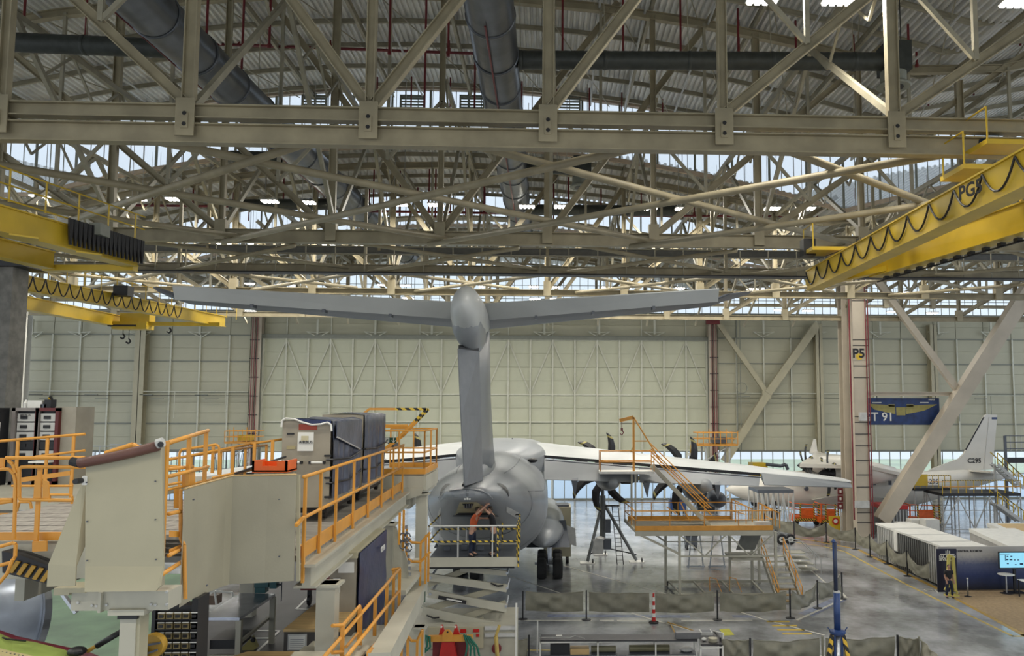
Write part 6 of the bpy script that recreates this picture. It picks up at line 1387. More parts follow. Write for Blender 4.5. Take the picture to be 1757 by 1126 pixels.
# support beam and column
sb = thing('support_stand', 'grey steel stand with bolted crossbeam under the cream guard panel', 'stand', PY(225, 1050, 8.6)+V((0, 0, -7)))
a, b = PY(128, 1014, 8.6), PY(292, 1045, 8.6); mb = MB(); mb.box(a.x, 8.55, b.z, b.x, 8.85, a.z); part(mb, 'crossbeam', M_plat, sb)
a2, b2 = PY(172, 1014, 8.5), PY(170, 1045, 8.5); mb = MB(); mb.box(a2.x-.02, 8.5, b.z-.01, a2.x+.01, 8.86, a.z); part(mb, 'stiffener', M_plat, sb)
for x, y in ((134, 1034), (158, 1039), (166, 1040), (183, 1038), (259, 1037), (267, 1038), (286, 1037), (286, 1016)): p = PY(x, y, 8.54); mb = MB(); mb.lathe((p.x, 8.55, p.z), [(.014, -.02), (.016, 0)], 6, 'y'); part(mb, 'bolt', M_led2, sb)
a, b = PY(194, 1043, 8.6), PY(255, 1052, 8.6); mb = MB(); mb.box(a.x, 8.5, b.z, b.x, 8.9, a.z); part(mb, 'bearing_plate', M_plat, sb)
a, b = PY(211, 1050, 8.65), PY(238, 1050, 8.65); mb = MB(); mb.box(a.x, 8.6, 0, b.x, 8.82, b.z); part(mb, 'column', M_plat, sb); mb = MB(); mb.box(a.x-.02, 8.58, a.z-.06, b.x+.02, 8.86, a.z); part(mb, 'painted_shade_band', M_black, sb)  # black band stands in for the shade under the bearing plate
a = PY(238, 1050, 8.7); mb = MB(); mb.box(a.x, 8.62, 0, a.x+.06, 8.8, a.z-.02); part(mb, 'cable_tray', M_panel, sb)
p = PY(92, 1013, 8.5); p2 = PY(118, 1022, 8.5); mb = MB(); mb.box(p.x, 8.5, p2.z, p2.x, 8.8, p.z+.02); mb.box(p2.x, 8.5, p.z-.03, PY(146, 1010, 8.5).x, 8.8, p.z+.02); part(mb, 'bracket', M_panel, sb)
mb = MB(); mb.bar(PY(108, 1020, 8.9), PY(131, 1052, 8.9), .05, .03); part(mb, 'strut', M_steel, sb)
# orange gate frame right of the white panel
gf = thing('orange_gate', 'orange gate post and sloping rails between cream and grey guard panels', 'gate', PY(285, 1003, 8.6))
a, b = PY(280, 757, 8.7), PY(290, 757, 8.7); zb_ = PY(285, 1003, 8.7).z; mb = MB(); mb.box(a.x, 8.66, zb_, b.x, 8.72, a.z); part(mb, 'post', M_org, gf)
def otube(x0, y0, Y0, x1, y1, Y1, r=.02, par=None, m=M_org, nm='rail'):
    mb = MB(); mb.tube(PY(x0, y0, Y0), PY(x1, y1, Y1), r, 10); return part(mb, nm, m, par, smooth=True)
otube(280, 763, 8.65, 357, 739, 10.8, .026, gf)
for (x, y0, y1, Y) in ((325, 751, 832, 9.8), (354, 740, 828, 10.7)): a = PY(x, y0, Y); mb = MB(); mb.bar(a, (a.x, a.y, PY(x, y1, Y).z), .045, .03); part(mb, 'post', M_org, gf)
for a in ((289, 818, 8.9, 357, 801, 10.7), (289, 805, 9.2, 330, 801, 10.2), (289, 882, 8.8, 310, 878, 9.1), (289, 954, 8.7, 313, 941, 9.2)): otube(*a, .022, gf)
a = PY(276, 987, 8.5); otube(276, 987, 8.5, 314, 963, 9.2, .024, gf); mb = MB(); mb.lathe((a.x, a.y-.015, a.z), [(.016, 0), (.016, -.01)], 10, 'y'); part(mb, 'tube_mouth', M_black, gf)
mb = MB(); mb.plate([PY(290, 911, 8.9), PY(309, 913, 9.1), PY(309, 922, 9.1), PY(290, 922, 8.9)], (0, .02, 0)); mb.plate([PY(290, 943, 8.9), PY(309, 935, 9.1), PY(309, 944, 9.1), PY(290, 953, 8.9)], (0, .02, 0)); part(mb, 'toe_board', M_org, gf)
a = PY(310, 840, 9.1); mb = MB(); mb.path([a, PY(310, 925, 9.1), PY(316, 935, 9.1), PY(318, 1028, 9.1)], .022, 8); part(mb, 'post', M_org, gf)
mb = MB(); mb.plate([PY(298, 840, 9.15), PY(309, 838, 9.15), PY(309, 872, 9.15), PY(298, 872, 9.15)], (0, .02, 0)); part(mb, 'gusset_plate', M_org, gf); mb = MB(); mb.plate([PY(312, 808, 9.8), PY(334, 805, 10), PY(334, 832, 10), PY(312, 835, 9.8)], (0, .02, 0)); part(mb, 'gusset_plate', M_org, gf)
# second layer of rails behind (small hoops)
rb = thing('rear_railing', 'orange railings with a rounded hoop behind the sloping gate rails', 'railing', PY(340, 840, 13))
otube(290, 789, 13, 430, 762, 15, .022, rb); 
mb = MB(); mb.path([PY(307, 835, 12.5), PY(308, 778, 12.5), PY(311, 772, 12.5), PY(371, 763, 12.8), PY(376, 767, 12.8), PY(375, 815, 12.8)], .02, 8); part(mb, 'hoop', M_org, rb)
for (x, y0, y1) in ((366, 766, 812), (400, 768, 816), (437, 761, 806), (468, 756, 800)): Yq = 14.2; a = PY(x, y0, Yq); mb = MB(); mb.bar(a, (a.x, Yq, PY(x, y1, Yq).z), .05, .03); part(mb, 'post', M_org, rb)
otube(365, 820, 13.2, 432, 806, 14.8, .018, rb); otube(289, 832, 12, 312, 828, 12, .02, rb); otube(289, 800, 12.5, 356, 806, 12.5, .022, rb); otube(430, 762, 15, 484, 754, 15.2, .022, rb)
# lower floor of the dock behind panels (wooden planks seen through gaps) and left dock
ld = thing('left_dock', 'left dock deck of grey planks edged with orange toe boards', 'platform', PY(60, 915, 11)); 
zl_ = PY(60, 920, 9.8).z; a = PY(-40, 920, 9.8); b = PY(140, 920, 9.8)
for k in range(9): Y = 9.85+k*.4; mb = MB(); mb.box(a.x-1, Y, zl_-.06, b.x+1.2, Y+.36, zl_); part(mb, 'plank', mat('weathered_plank', (0.36, 0.33, 0.29), .7, var=.2, scale=3, stretch=(6, 1, 1)), ld)
mb = MB(); p0 = PY(25, 914, 9.75); p1 = PY(108, 927, 9.75); mb.box(p0.x-.8, 9.74, p1.z, p1.x+.3, 9.78, p0.z); part(mb, 'toe_board', M_org, ld)
mb = MB(); p0 = PY(27, 881, 13.5); p1 = PY(118, 893, 13.5); mb.box(p0.x-1, 13.5, p1.z, p1.x+.6, 13.54, p0.z); part(mb, 'toe_board', M_org, ld)
mb = MB(); mb.box(a.x-1, 9.8, zl_-.5, b.x+.2, 9.95, zl_-.06); part(mb, 'edge_beam', M_plat, ld)
lr = thing('left_railing', 'orange tube railings with rounded corner frames at the left edge', 'railing', PY(60, 930, 9.6))
Yq = 9.6
for pts in ([(-20, 807), (8, 805), (17, 806), (24, 814), (27, 830), (24, 925)], [(33, 855), (33, 806), (36, 802), (46, 801), (146, 802)], [(33, 855), (36, 858), (66, 858), (125, 859)], [(-20, 858), (22, 858)], [(-20, 866), (22, 860)], [(10, 786), (146, 786)], [(14, 790), (22, 797), (27, 812)]):
    mb = MB(); mb.path([PY(x, y, Yq) for x, y in pts], .021, 8); part(mb, 'rail', M_org, lr)
for (x, y0, y1, w_) in ((69, 802, 948, .045), (4, 786, 802, .05)): a = PY(x, y0, Yq+.05); mb = MB(); mb.bar(a, (a.x, a.y, PY(x, y1, Yq).z), w_, .03); part(mb, 'post', M_org, lr)
mb = MB(); mb.plate([PY(59, 825, Yq), PY(70, 820, Yq), PY(70, 856, Yq), PY(57, 856, Yq)], (0, .02, 0)); part(mb, 'gusset_plate', M_org, lr); mb = MB(); mb.plate([PY(73, 823, Yq), PY(83, 827, Yq), PY(84, 856, Yq), PY(73, 856, Yq)], (0, .02, 0)); part(mb, 'gusset_plate', M_org, lr)
mb = MB(); mb.plate([PY(55, 930, Yq), PY(80, 928, Yq), PY(80, 946, Yq), PY(55, 947, Yq)], (0, .02, 0)); part(mb, 'foot_plate', M_org, lr)
mb = MB(); mb.path([PY(-10, 941, 9.3), PY(22, 932, 9.3), PY(27, 934, 9.3), PY(26, 955, 9.3), PY(20, 965, 9.3), PY(-12, 974, 9.3)], .02, 8); mb.path([PY(22, 960, 9.2), PY(12, 985, 9.2), PY(-5, 1005, 9.2)], .02, 8); part(mb, 'bent_tube', M_org, lr)
lr2 = thing('far_left_railing', 'orange railing in front of the electronics racks', 'railing', PY(80, 850, 15)); Yq = 15
mb = MB(); mb.tube(PY(-10, 758, Yq), PY(146, 745, Yq), .026, 8); part(mb, 'rail', M_org, lr2)
mb = MB(); mb.tube(PY(60, 784, Yq), PY(146, 773, Yq), .022, 8); part(mb, 'rail', M_org, lr2)
mb = MB(); mb.tube(PY(20, 834, Yq), PY(125, 834, Yq), .022, 8); part(mb, 'rail', M_org, lr2)
for x, y in ((31, 755), (82, 750), (127, 746)): a = PY(x, y, Yq); mb = MB(); mb.bar(a, (a.x, Yq, PY(x, 860, Yq).z), .05, .03); part(mb, 'post', M_org, lr2)
mb = MB(); mb.path([PY(85, 862, 13), PY(85, 849, 13), PY(120, 849, 13), PY(124, 853, 13), PY(122, 876, 13)], .02, 6); mb.path([PY(28, 880, 13), PY(33, 862, 13), PY(52, 862, 13), PY(55, 880, 13)], .02, 6); part(mb, 'hoop', M_org, lr2)
mb = MB(); mb.plate([PY(35, 820, 14), PY(120, 808, 14), PY(120, 816, 14), PY(35, 828, 14)], (0, .03, 0)); part(mb, 'toe_board', M_org, lr2)
mb = MB(); mb.tube(PY(181, 778, 12), PY(228, 763, 12), .035, 10); mb.tube(PY(228, 763, 12), PY(238, 768, 12), .035, 10); solo(mb, 'bent_pipe', M_org, 'orange bent tube lying above the brown padded bar', 'pipe')
# electronics racks
for i, (x0, x1, m, lab) in enumerate(((21, 60, M_led2, 'grey electronics rack with its glass door open, at the left'), (61, 94, M_redp, 'maroon framed electronics rack next to the grey one'))):
    Yk = 17.5; a = PY(x0, 700, Yk); b = PY(x1, 832, Yk); t = thing('electronics_rack', lab, 'cabinet', ((a.x+b.x)/2, Yk, b.z)); ff = mat('maroon_paint', (0.10, 0.012, 0.012), .4) if i else mat('rack_grey', (0.22, 0.20, 0.19), .5)
    mb = MB(); mb.box(a.x, Yk+.1, b.z, b.x, Yk+.7, a.z); part(mb, 'case', M_black, t)
    mb = MB(); w_ = .07; mb.box(a.x, Yk, b.z, a.x+w_, Yk+.1, a.z); mb.box(b.x-w_, Yk, b.z, b.x, Yk+.1, a.z); mb.box(a.x, Yk, a.z-w_, b.x, Yk+.1, a.z); mb.box(a.x, Yk, b.z, b.x, Yk+.1, b.z+w_); part(mb, 'door_frame', ff, t)
    for k in range(5):
        z1 = a.z-.12-k*.2; mb = MB(); mb.box(a.x+.09, Yk+.05, z1-.17, b.x-.09, Yk+.12, z1); md = part(mb, 'module', M_led2 if k != 3 else M_black, t)
        mb = MB(); mb.box(a.x+.16, Yk+.03, z1-.12, a.x+.3, Yk+.05, z1-.05); part(mb, 'display', M_black, md)
    if i == 1: mb = MB(); mb.box(a.x+.1, Yk-.3, a.z-1.16, b.x-.05, Yk, a.z-1.12); part(mb, 'shelf', M_white, t)
    else:
        mb = MB(); mb.box(a.x-.14, Yk-.5, b.z, a.x-.08, Yk+.05, a.z); part(mb, 'open_door', M_black, t); mb = MB(); mb.tube((a.x-.05, Yk-.3, b.z+.4), (a.x-.05, Yk-.3, a.z-.3), .02, 6); part(mb, 'handle', M_white, t)
        text('AIRBUS', .07, ((a.x+b.x)/2, Yk-.005, a.z-.16), (math.pi/2, 0, 0), M_black, t)
a = PY(95, 698, 17.6); b = PY(124, 832, 17.6); mb = MB(); mb.box(a.x, 17.6, b.z, b.x, 18.3, a.z); t = solo(mb, 'electronics_rack', mat('cabinet_beige', (0.30, 0.275, 0.22), .5), 'plain beige rack side standing right of the maroon rack', 'cabinet')
a = PY(124, 708, 18); b = PY(132, 735, 18); mb = MB(); mb.box(a.x, 17.9, b.z, b.x, 17.95, a.z); t2 = solo(mb, 'small_screen', M_black, 'narrow dark screen fixed at the side of the beige rack', 'screen')
mb = MB(); mb.box(b.x, 17.9, b.z-1.2, b.x+.06, 17.95, a.z+.02); part(mb, 'holder', M_white, t2)
for i, (x, w_, h_, m, lab) in enumerate(((44, .09, .18, M_white, 'white tipped lamp'), (53, .1, .14, M_planed, 'dark green bottle'), (64, .3, .16, M_white, 'white plastic box'), (86, .14, .18, M_black, 'black radio'), (79, .12, .08, M_planed, 'coiled dark cable'))):
    p = PY(x, 700, 17.9); mb = MB(); mb.lathe((p.x, 17.9, p.z), [(w_*.5, 0), (w_*.5, h_*.6), (w_*.25, h_*.8), (w_*.2, h_)], 10) if i in (0, 1) else mb.box(p.x-w_/2, 17.8, p.z, p.x+w_/2, 18.0, p.z+h_); solo(mb, 'bottle' if i == 1 else 'small_item', m, lab+' standing on top of the electronics racks', 'object')
p = PY(86, 681, 17.9); mb = MB(); mb.bar((p.x, 18, PY(86, 698, 17.9).z), p, .06, .06); solo(mb, 'marker_pole', M_haz, 'short striped pole on the maroon rack', 'pole')
# base deck for racks
mb = MB(); a = PY(-30, 840, 15); b = PY(150, 840, 15); mb.box(a.x-1.5, 14.4, PY(60, 834, 17.5).z-.12, b.x+.6, 19.5, PY(60, 832, 17.5).z); solo(mb, 'rack_deck', M_plat, 'grey deck carrying the electronics racks at left', 'platform')
# far scaffold cluster
def clutter(x0, y0, x1, y1, Y, label, n, m=M_steel, seed=0, r=.03, name='scaffold', dep=3.0, floor=True):
    rnd = random.Random(seed); A = PY(x0, y0, Y); B = PY(x1, y1, Y); zb_ = 0.0 if floor else B.z; t = thing(name, label, 'scaffold', ((A.x+B.x)/2, Y, zb_))
    for k in range(n): x = lerp(A.x, B.x, (k+.5)/n); mb = MB(); yy = Y+(k % 2)*dep; mb.tube((x, yy, zb_), (x, yy, A.z-rnd.uniform(0, .6)), r, 6); part(mb, 'upright', m, t)
    L = max(2, int((A.z-zb_)/1.6))
    for k in range(1, L+1): z = lerp(zb_, A.z, k/L); mb = MB(); mb.tube((A.x, Y, z), (B.x, Y, z), r, 6); mb.tube((A.x, Y+dep, z), (B.x, Y+dep, z), r, 6); part(mb, 'ledger', m, t)
    for k in range(n-1): x = lerp(A.x, B.x, (k+.5)/n); x2 = lerp(A.x, B.x, (k+1.5)/n); z = lerp(zb_, A.z, (k % L)/L); mb = MB(); mb.tube((x, Y, z), (x2, Y, z+(A.z-zb_)/L), r*.8, 5); part(mb, 'diagonal', m, t)
    return t
clutter(150, 766, 206, 800, 60, 'grey scaffold with many tubes beyond the left racks', 12, seed=1)
clutter(290, 772, 385, 830, 66, 'scaffold tower seen through the orange rails at left', 10, M_planed, seed=2)
clutter(386, 770, 440, 830, 70, 'dark stair scaffold beside the left door column', 8, M_black, seed=3)
# crates on the dock
def bigcrate(Y0, Y1, xo0, xo1, z0, z1, label, cover=M_clothg, front=True, idx=0):
    t = thing('transport_crate', label, 'crate', ((xo0+xo1)/2+SL*(Y0-11), (Y0+Y1)/2, z0-.22))
    def q(Y, off): return off+SL*(Y-11)
    def bx(o0, o1, ya, yb, za, zb_): mb = MB(); return mb.hexa([(q(ya, o0), ya, za), (q(ya, o1), ya, za), (q(yb, o1), yb, za), (q(yb, o0), yb, za), (q(ya, o0), ya, zb_), (q(ya, o1), ya, zb_), (q(yb, o1), yb, zb_), (q(yb, o0), yb, zb_)])
    part(bx(xo0, xo1, Y0, Y1, z0, z1), 'box', M_crate, t); part(bx(xo0+.05, xo1-.05, Y0+.05, Y1-.05, z0-.1, z0), 'chassis', M_black, t)
    for ya in (Y0+.2, Y1-.25):
        for o in (xo0+.15, xo1-.12): mb = MB(); mb.lathe((q(ya, o), ya, z0-.12), [(.04, -.04), (.10, -.035), (.10, .035), (.04, .04)], 12, 'x'); part(mb, 'castor', M_black, t)
    # tarpaulin: top and right side with folds
    rnd = random.Random(idx); rows_ = []; n = 26; ncol = 12
    zt = z1+.03; drop = z1-z0-.12
    for i in range(n+1):
        u = i/n; y = lerp(Y0-.02, Y1+.02, u); row = []
        for j in range(ncol+1):
            v = j/ncol
            if v < .4: s_ = v/.4; x = q(y, lerp(xo0-.03, xo1+.02, s_)); z = zt+.015*math.sin(u*9+s_*5)
            else: s_ = (v-.4)/.6; x = q(y, xo1+.03+.03*math.sin(u*38+s_*1.5+idx)*min(1, s_*3)+.03*math.sin(u*17)*s_); z = zt-drop*s_
            row.append((x, y, z))
        rows_.append(row)
    mb = MB(); mb.loft(rows_, cap=False, closed=False); part(mb, 'tarpaulin', cover, t, smooth=True)
    for s_ in (.45, .72): mb = MB(); zz = z1-(z1-z0)*s_; mb.path([(q(Y0-.03, xo1-.06), Y0-.03, zz), (q(Y0, xo1+.06), Y0, zz), (q((Y0+Y1)/2, xo1+.08), (Y0+Y1)/2, zz-.05), (q(Y1, xo1+.06), Y1, zz+.03)], .018, 5); part(mb, 'strap', M_black, t)
    return t, q
z_b, z_t = 8.72, PY(520, 722, 14.4).z
o0 = X_(484, 760, 14.4)-SL*3.4; o1 = X_(567, 760, 14.4)-SL*3.4
t, q = bigcrate(14.4, 17.0, o0, o1, z_b, z_t, 'large beige crate with slate blue tarpaulin and paper pouch, nearer on the dock', idx=1)
def onf(x, y, d=.012): return PY(x, y, 14.4-d)
def fbox(x0, y0, x1, y1, m, nm, d=.02): a = onf(x0, y0, 0); b = onf(x1, y1, 0); mb = MB(); mb.box(a.x, 14.4-d, b.z, b.x, 14.4, a.z); return part(mb, nm, m, t)
fbox(513, 728, 544, 738, mat('label_red', (0.33, 0.05, 0.025), .5), 'red_label', .008); fbox(512, 742, 538, 774, M_white, 'paper_pouch', .03); 
a = onf(525, 759, .03); text('AIRBUS', .075, (a.x, 14.36, a.z), (math.pi/2, 0, 0), M_black, t); fbox(518, 748, 530, 757, mat('paper_cream', (0.55, 0.5, 0.33), .6), 'paper_slip', .04)
fbox(493, 743, 505, 746, M_black, 'grip', .02); fbox(492, 765, 507, 771, mat('label_tan', (0.40, 0.34, 0.18), .6), 'label', .008)
for x0 in (493, 532): a = onf(x0, 794, .05); b = onf(x0+24, 794, .05); mb = MB(); mb.tube(a, b, .022, 8); part(mb, 'handle', M_white, t); mb = MB(); mb.cbox(a, .03, .1, .05); mb.cbox(b, .03, .1, .05); part(mb, 'handle_mount', M_black, t)
for x, y in ((563, 782), (563, 820), (563, 853)): fbox(x-6, y-1.5, x+6, y+1.5, M_black, 'buckle', .03)
# front flap hem of the cover
P_ = [(483, 733), (484, 722), (490, 718), (505, 719), (520, 725), (535, 729), (550, 728), (562, 725), (568, 729), (569, 740)]
mb = MB(); mb.path([onf(x, y, .05) for x, y in P_], .018, 6); part(mb, 'hem', M_white, t)
mb = MB(); mb.plate([onf(x, y, .03) for x, y in [(484, 718), (490, 717), (568, 722), (568, 728), (550, 727), (535, 728), (520, 724), (505, 718)]], (0, .02, 0)); part(mb, 'front_flap', M_navy, t)
xs_ = lambda Y: q(Y, o1+.075)
mb = MB(); mb.plate([(xs_(14.5), 14.5, z_t-.02), (xs_(16.8), 16.8, z_t-.02), (xs_(16.6), 16.6, z_t-.62), (xs_(14.5), 14.5, z_t-.30)], (.012, 0, 0)); part(mb, 'side_flap', M_clothg, t); mb = MB(); mb.path([(xs_(14.5)+.02, 14.5, z_t-.30), (xs_(16.6)+.02, 16.6, z_t-.62)], .014, 5); part(mb, 'hem', M_led2, t)
t, q = bigcrate(17.25, 19.9, o0, o1+.02, z_b, PY(640, 711, 18.5).z, 'second tarpaulin covered crate behind the nearer one on the dock', idx=2)
# orange bin on the panel
Yo = 11.3; a = PY(432, 815, Yo); b = PY(492, 815, Yo); z0, z1_ = a.z, PY(432, 791, Yo).z; t = thing('orange_tray', 'bright orange plastic tray with notched rim on the grey panel edge', 'tray', ((a.x+b.x)/2, Yo, z0-.9))
mb = MB(); mb.box(a.x+.03, Yo, z0-1.0, b.x-.03, Yo+.45, z0+.02); part(mb, 'pedestal', M_crate, t)
mb = MB(); zz = z0+.04; mb.box(a.x, Yo, zz, b.x, Yo+.03, z0+.12); mb.box(a.x, Yo, z0+.12, a.x+.14, Yo+.03, z1_); mb.box(b.x-.14, Yo, z0+.12, b.x, Yo+.03, z1_); mb.box(a.x, Yo, zz, a.x+.03, Yo+.45, z1_); mb.box(b.x-.03, Yo, zz, b.x, Yo+.45, z1_); mb.box(a.x, Yo+.42, zz, b.x, Yo+.45, z1_-.03); mb.box(a.x, Yo, zz-.01, b.x, Yo+.45, zz+.02); part(mb, 'tray_shell', M_orp, t)
mb = MB(); mb.tube(PY(404, 813, Yo), PY(490, 784, Yo+1.4), .018, 6); part(mb, 'tool_rod', M_black, t)
# =================================================================== LOWER LEVEL OF THE DOCK
ZM = 6.0
zm0 = PZ(330, 1200, ZM); 
md = thing('lower_deck', 'grey lower dock floor with white marking lines', 'platform', (-4, 14, ZM-.3))
xl0 = PZ(340, 1126, ZM).x; xr0 = PZ(600, 1126, ZM).x
mb = MB(); Y0, Y1 = 9.0, 24.0; mb.hexa([(xl0-.2, Y0, ZM-.15), (xe(Y0)+.25, Y0, ZM-.15), (xe(Y1)+.25, Y1, ZM-.15), (xl0-1.5, Y1, ZM-.15), (xl0-.2, Y0, ZM), (xe(Y0)+.25, Y0, ZM), (xe(Y1)+.25, Y1, ZM), (xl0-1.5, Y1, ZM)]); part(mb, 'floor_slab', mat('lower_floor_grey', (0.10, 0.10, 0.105), .55, var=.15, scale=1, spec=.25), md)
for pts in ([(545, 1046), (508, 1046), (530, 1024)], [(404, 1098), (420, 1083), (480, 1083), (440, 1120)], [(430, 1096), (472, 1096)]):
    P = [PZ(x, y, ZM) for x, y in pts]
    for a, b in zip(P[:-1], P[1:]): mb = MB(); mb.bar(a+V((0, 0, .006)), b+V((0, 0, .006)), .05, .01); part(mb, 'marking_line', M_white, md)
for (x, Y) in ((360, 12), (440, 21), (640, 13)): p = PY(x, 1100, Y); mb = MB(); mb.bar((p.x, Y, 0), (p.x, Y, ZM-.15), .3, .3); part(mb, 'support', M_plat, md)
# steel workbench with vice
wb = thing('workbench', 'steel topped workbench with grey legs on the lower dock floor', 'workbench', PZ(400, 1090, ZM)); zt = ZM+.92
c = [PZ(345, 1060, zt), PZ(411, 1060, zt), PZ(472, 1019, zt), PZ(411, 1018, zt)]
mb = MB(); mb.plate(c, (0, 0, -.05)); part(mb, 'top', mat('polished_sheet', (0.42, 0.44, 0.50), .25, .75, var=.15, scale=5), wb)
for p in c: p2 = p.lerp((c[0]+c[2])/2, .06); mb = MB(); mb.bar((p2.x, p2.y, ZM), (p2.x, p2.y, zt-.05), .09, .09); part(mb, 'leg', M_plat, wb)
mb = MB(); mb.bar(c[1].lerp(c[0], .05)+V((0, .1, -.45)), c[2]+V((-.1, 0, -.45)), .05, .05); mb.bar(c[0]+V((.1, .1, -.68)), c[1]+V((-.05, .1, -.68)), .06, .06); part(mb, 'crossbar', M_plat, wb)
mb = MB(); mb.box(c[0].x+.1, c[0].y+.15, ZM+.35, c[1].x-.08, c[0].y+.8, ZM+.5); part(mb, 'tray', M_black, wb)
v = PZ(458, 1016, zt); t = thing('bench_vice', 'teal bench vice on the far corner of the steel workbench', 'vice', v); M_teal = mat('teal_paint', (0.015, 0.10, 0.105), .4)
mb = MB(); mb.box(v.x-.2, v.y-.1, zt, v.x+.0, v.y+.1, zt+.1); mb.box(v.x-.22, v.y-.08, zt+.1, v.x+.05, v.y+.08, zt+.22); part(mb, 'body', M_teal, t)
mb = MB(); mb.box(v.x+.07, v.y-.08, zt+.08, v.x+.2, v.y+.08, zt+.24); part(mb, 'jaw', M_teal, t); mb = MB(); mb.tube((v.x+.2, v.y, zt+.14), (v.x+.28, v.y, zt+.14), .02, 8); mb.tube((v.x+.28, v.y, zt+.18), (v.x+.28, v.y, zt-.18), .01, 6); part(mb, 'screw_handle', M_planed, t)
# crate box and white frames behind
bx_ = PZ(365, 1062, ZM); t = thing('trestle', 'brown box with white tube frame behind the workbench', 'trestle', (bx_.x, bx_.y+2.5, ZM)); p = PY(356, 1042, bx_.y+1.2)
mb = MB(); mb.box(p.x, p.y, ZM, p.x+.2, p.y+.3, p.z+.25); part(mb, 'box', mat('brown_box', (0.14, 0.09, 0.06), .6), t); mb = MB(); mb.path([(p.x+.2, p.y, ZM), (p.x+.15, p.y, p.z+.35), (p.x+.55, p.y, p.z+.32), (p.x+.58, p.y, ZM)], .025, 6); part(mb, 'frame', M_white, t)
# parts bin rack
br = thing('bin_rack', 'black rack filled with rows of small cardboard parts bins', 'rack', PY(302, 1126, 9.6)+V((0, 0, -1.5))); Yb3 = 9.55
zb0 = 6.2; a = PY(266, 1046, Yb3); b = PY(334, 1040, Yb3)
mb = MB(); mb.box(a.x, Yb3+.05, zb0, b.x, Yb3+.25, a.z+.03); part(mb, 'back_panel', M_black, br)
mb = MB(); mb.box(a.x-.02, Yb3-.03, zb0, a.x+.02, Yb3+.28, a.z+.05); mb.box(b.x-.02, Yb3-.03, zb0, b.x+.05, Yb3+.28, b.z+.09); part(mb, 'side_post', M_black, br)
for r_ in range(7):
    z = a.z-.03-r_*.112; mb = MB(); mb.box(a.x, Yb3-.02, z-.088, b.x, Yb3+.04, z-.078); part(mb, 'shelf', M_black, br)
    for k in range(5):
        x = a.x+.05+k*.093; 
        if r_ in (3, 5) and k > 2 and r_ == 5: continue
        mb = MB(); mb.box(x, Yb3-.03, z-.075, x+.075, Yb3+.04, z-.015); bn = part(mb, 'bin', mat('cardboard_bin', (0.21, 0.165, 0.075), .7, var=.3, scale=20), br)
        mb = MB(); mb.box(x+.012, Yb3-.04, z-.058, x+.063, Yb3-.03, z-.025); part(mb, 'bin_opening', M_black, bn); mb = MB(); mb.box(x, Yb3-.035, z-.008, x+.075, Yb3-.02, z+.002); part(mb, 'white_label', M_white, br)
for dx in (0, .42): mb = MB(); mb.bar((a.x+dx, Yb3+.15, 0), (a.x+dx, Yb3+.15, zb0), .05, .05); part(mb, 'leg', M_black, br)
# white mirror-like plate by the rack
mb = MB(); mb.plate([PY(341, 1067, 9.9), PY(346, 1088, 9.9), PY(343, 1115, 9.9), PY(333, 1090, 9.9)], (0, .02, 0)); mb.bar(PY(340, 1115, 9.95), V((PY(340, 1115, 9.95).x, 9.95, ZM)), .03, .03); solo(mb, 'diamond_plate', M_panel, 'small pale diamond-shaped plate between bin rack and workbench', 'sign')
# yellow reel
c = PY(263, 1108, 9.2); t = thing('cable_reel', 'round ochre yellow reel at the foot of the grey column', 'reel', (c.x, c.y, c.z-.2)); M_och = mat('ochre_paint', (0.42, 0.24, 0.025), .45, var=.2)
mb = MB(); mb.lathe((c.x, c.y, c.z), [(.06, -.06), (.13, -.06), (.135, -.03), (.135, .03), (.13, .06), (.06, .06)], 24, 'y'); part(mb, 'drum', M_och, t)
mb = MB(); mb.bar((c.x-.1, c.y-.08, c.z+.02), (c.x+.11, c.y-.08, c.z+.05), .02, .02); mb.bar((c.x-.05, c.y-.09, c.z-.07), (c.x+.09, c.y-.09, c.z-.02), .02, .02); part(mb, 'crank', M_planed, t); mb = MB(); mb.bar((c.x, c.y, c.z-.1), (c.x, c.y, 0), .12, .06); part(mb, 'stand', M_black, t)
mb = MB(); p = PY(247, 1126, 9.1); mb.box(p.x-.09, 9.05, p.z-.3, p.x+.02, 9.2, p.z+.08); solo(mb, 'black_box', M_black, 'small black box left of the ochre reel at the bottom', 'box')
# black grip handle
mb = MB(); mb.tube(PY(150, 1118, 9.4), PY(168, 1107, 9.4), .022, 8); mb.tube(PY(213, 1102, 9.4), PY(211, 1140, 9.4), .022, 8); t = solo(mb, 'push_handle', M_och, 'bent handle with black rubber grip above the green panel', 'handle')
mb = MB(); mb.path([PY(166, 1109, 9.4), PY(208, 1084, 9.4), PY(213, 1088, 9.4), PY(215, 1098, 9.4)], .033, 10); part(mb, 'grip', M_black, t, smooth=True)
# wood topped cabinets
def woodcab(cs, zt, zb_, label, paper=None):
    C = [PZ(x, y, zt) for x, y in cs]; t = thing('wood_top_cabinet', label, 'cabinet', (C[0].x, C[0].y, zb_))
    mb = MB(); mb.plate(C, (0, 0, -.04)); part(mb, 'top', M_wood, t)
    ins = [c_.lerp((C[0]+C[2])/2, .02) for c_ in C]; mb = MB(); mb.plate([V((p.x, p.y, zt-.04)) for p in ins], (0, 0, -(zt-.04-zb_))); part(mb, 'body', mat('cabinet_charcoal', (0.075, 0.068, 0.06), .5), t)
    return t, C
t, C = woodcab([(486, 1080), (586, 1080), (626, 1034), (548, 1030)], ZM+1.1, ZM, 'dark cabinet with plywood top and a document frame on its front')
Yf = C[0].y; a = PY(495, 1088, Yf); b = PY(526, 1115, Yf); mb = MB(); mb.box(a.x, Yf-.03, b.z, b.x, Yf, a.z); part(mb, 'document_frame', M_led2, t); mb = MB(); mb.box(a.x+.02, Yf-.035, b.z+.02, b.x-.02, Yf-.03, a.z-.02); part(mb, 'paper', M_white, t)
mb = MB()
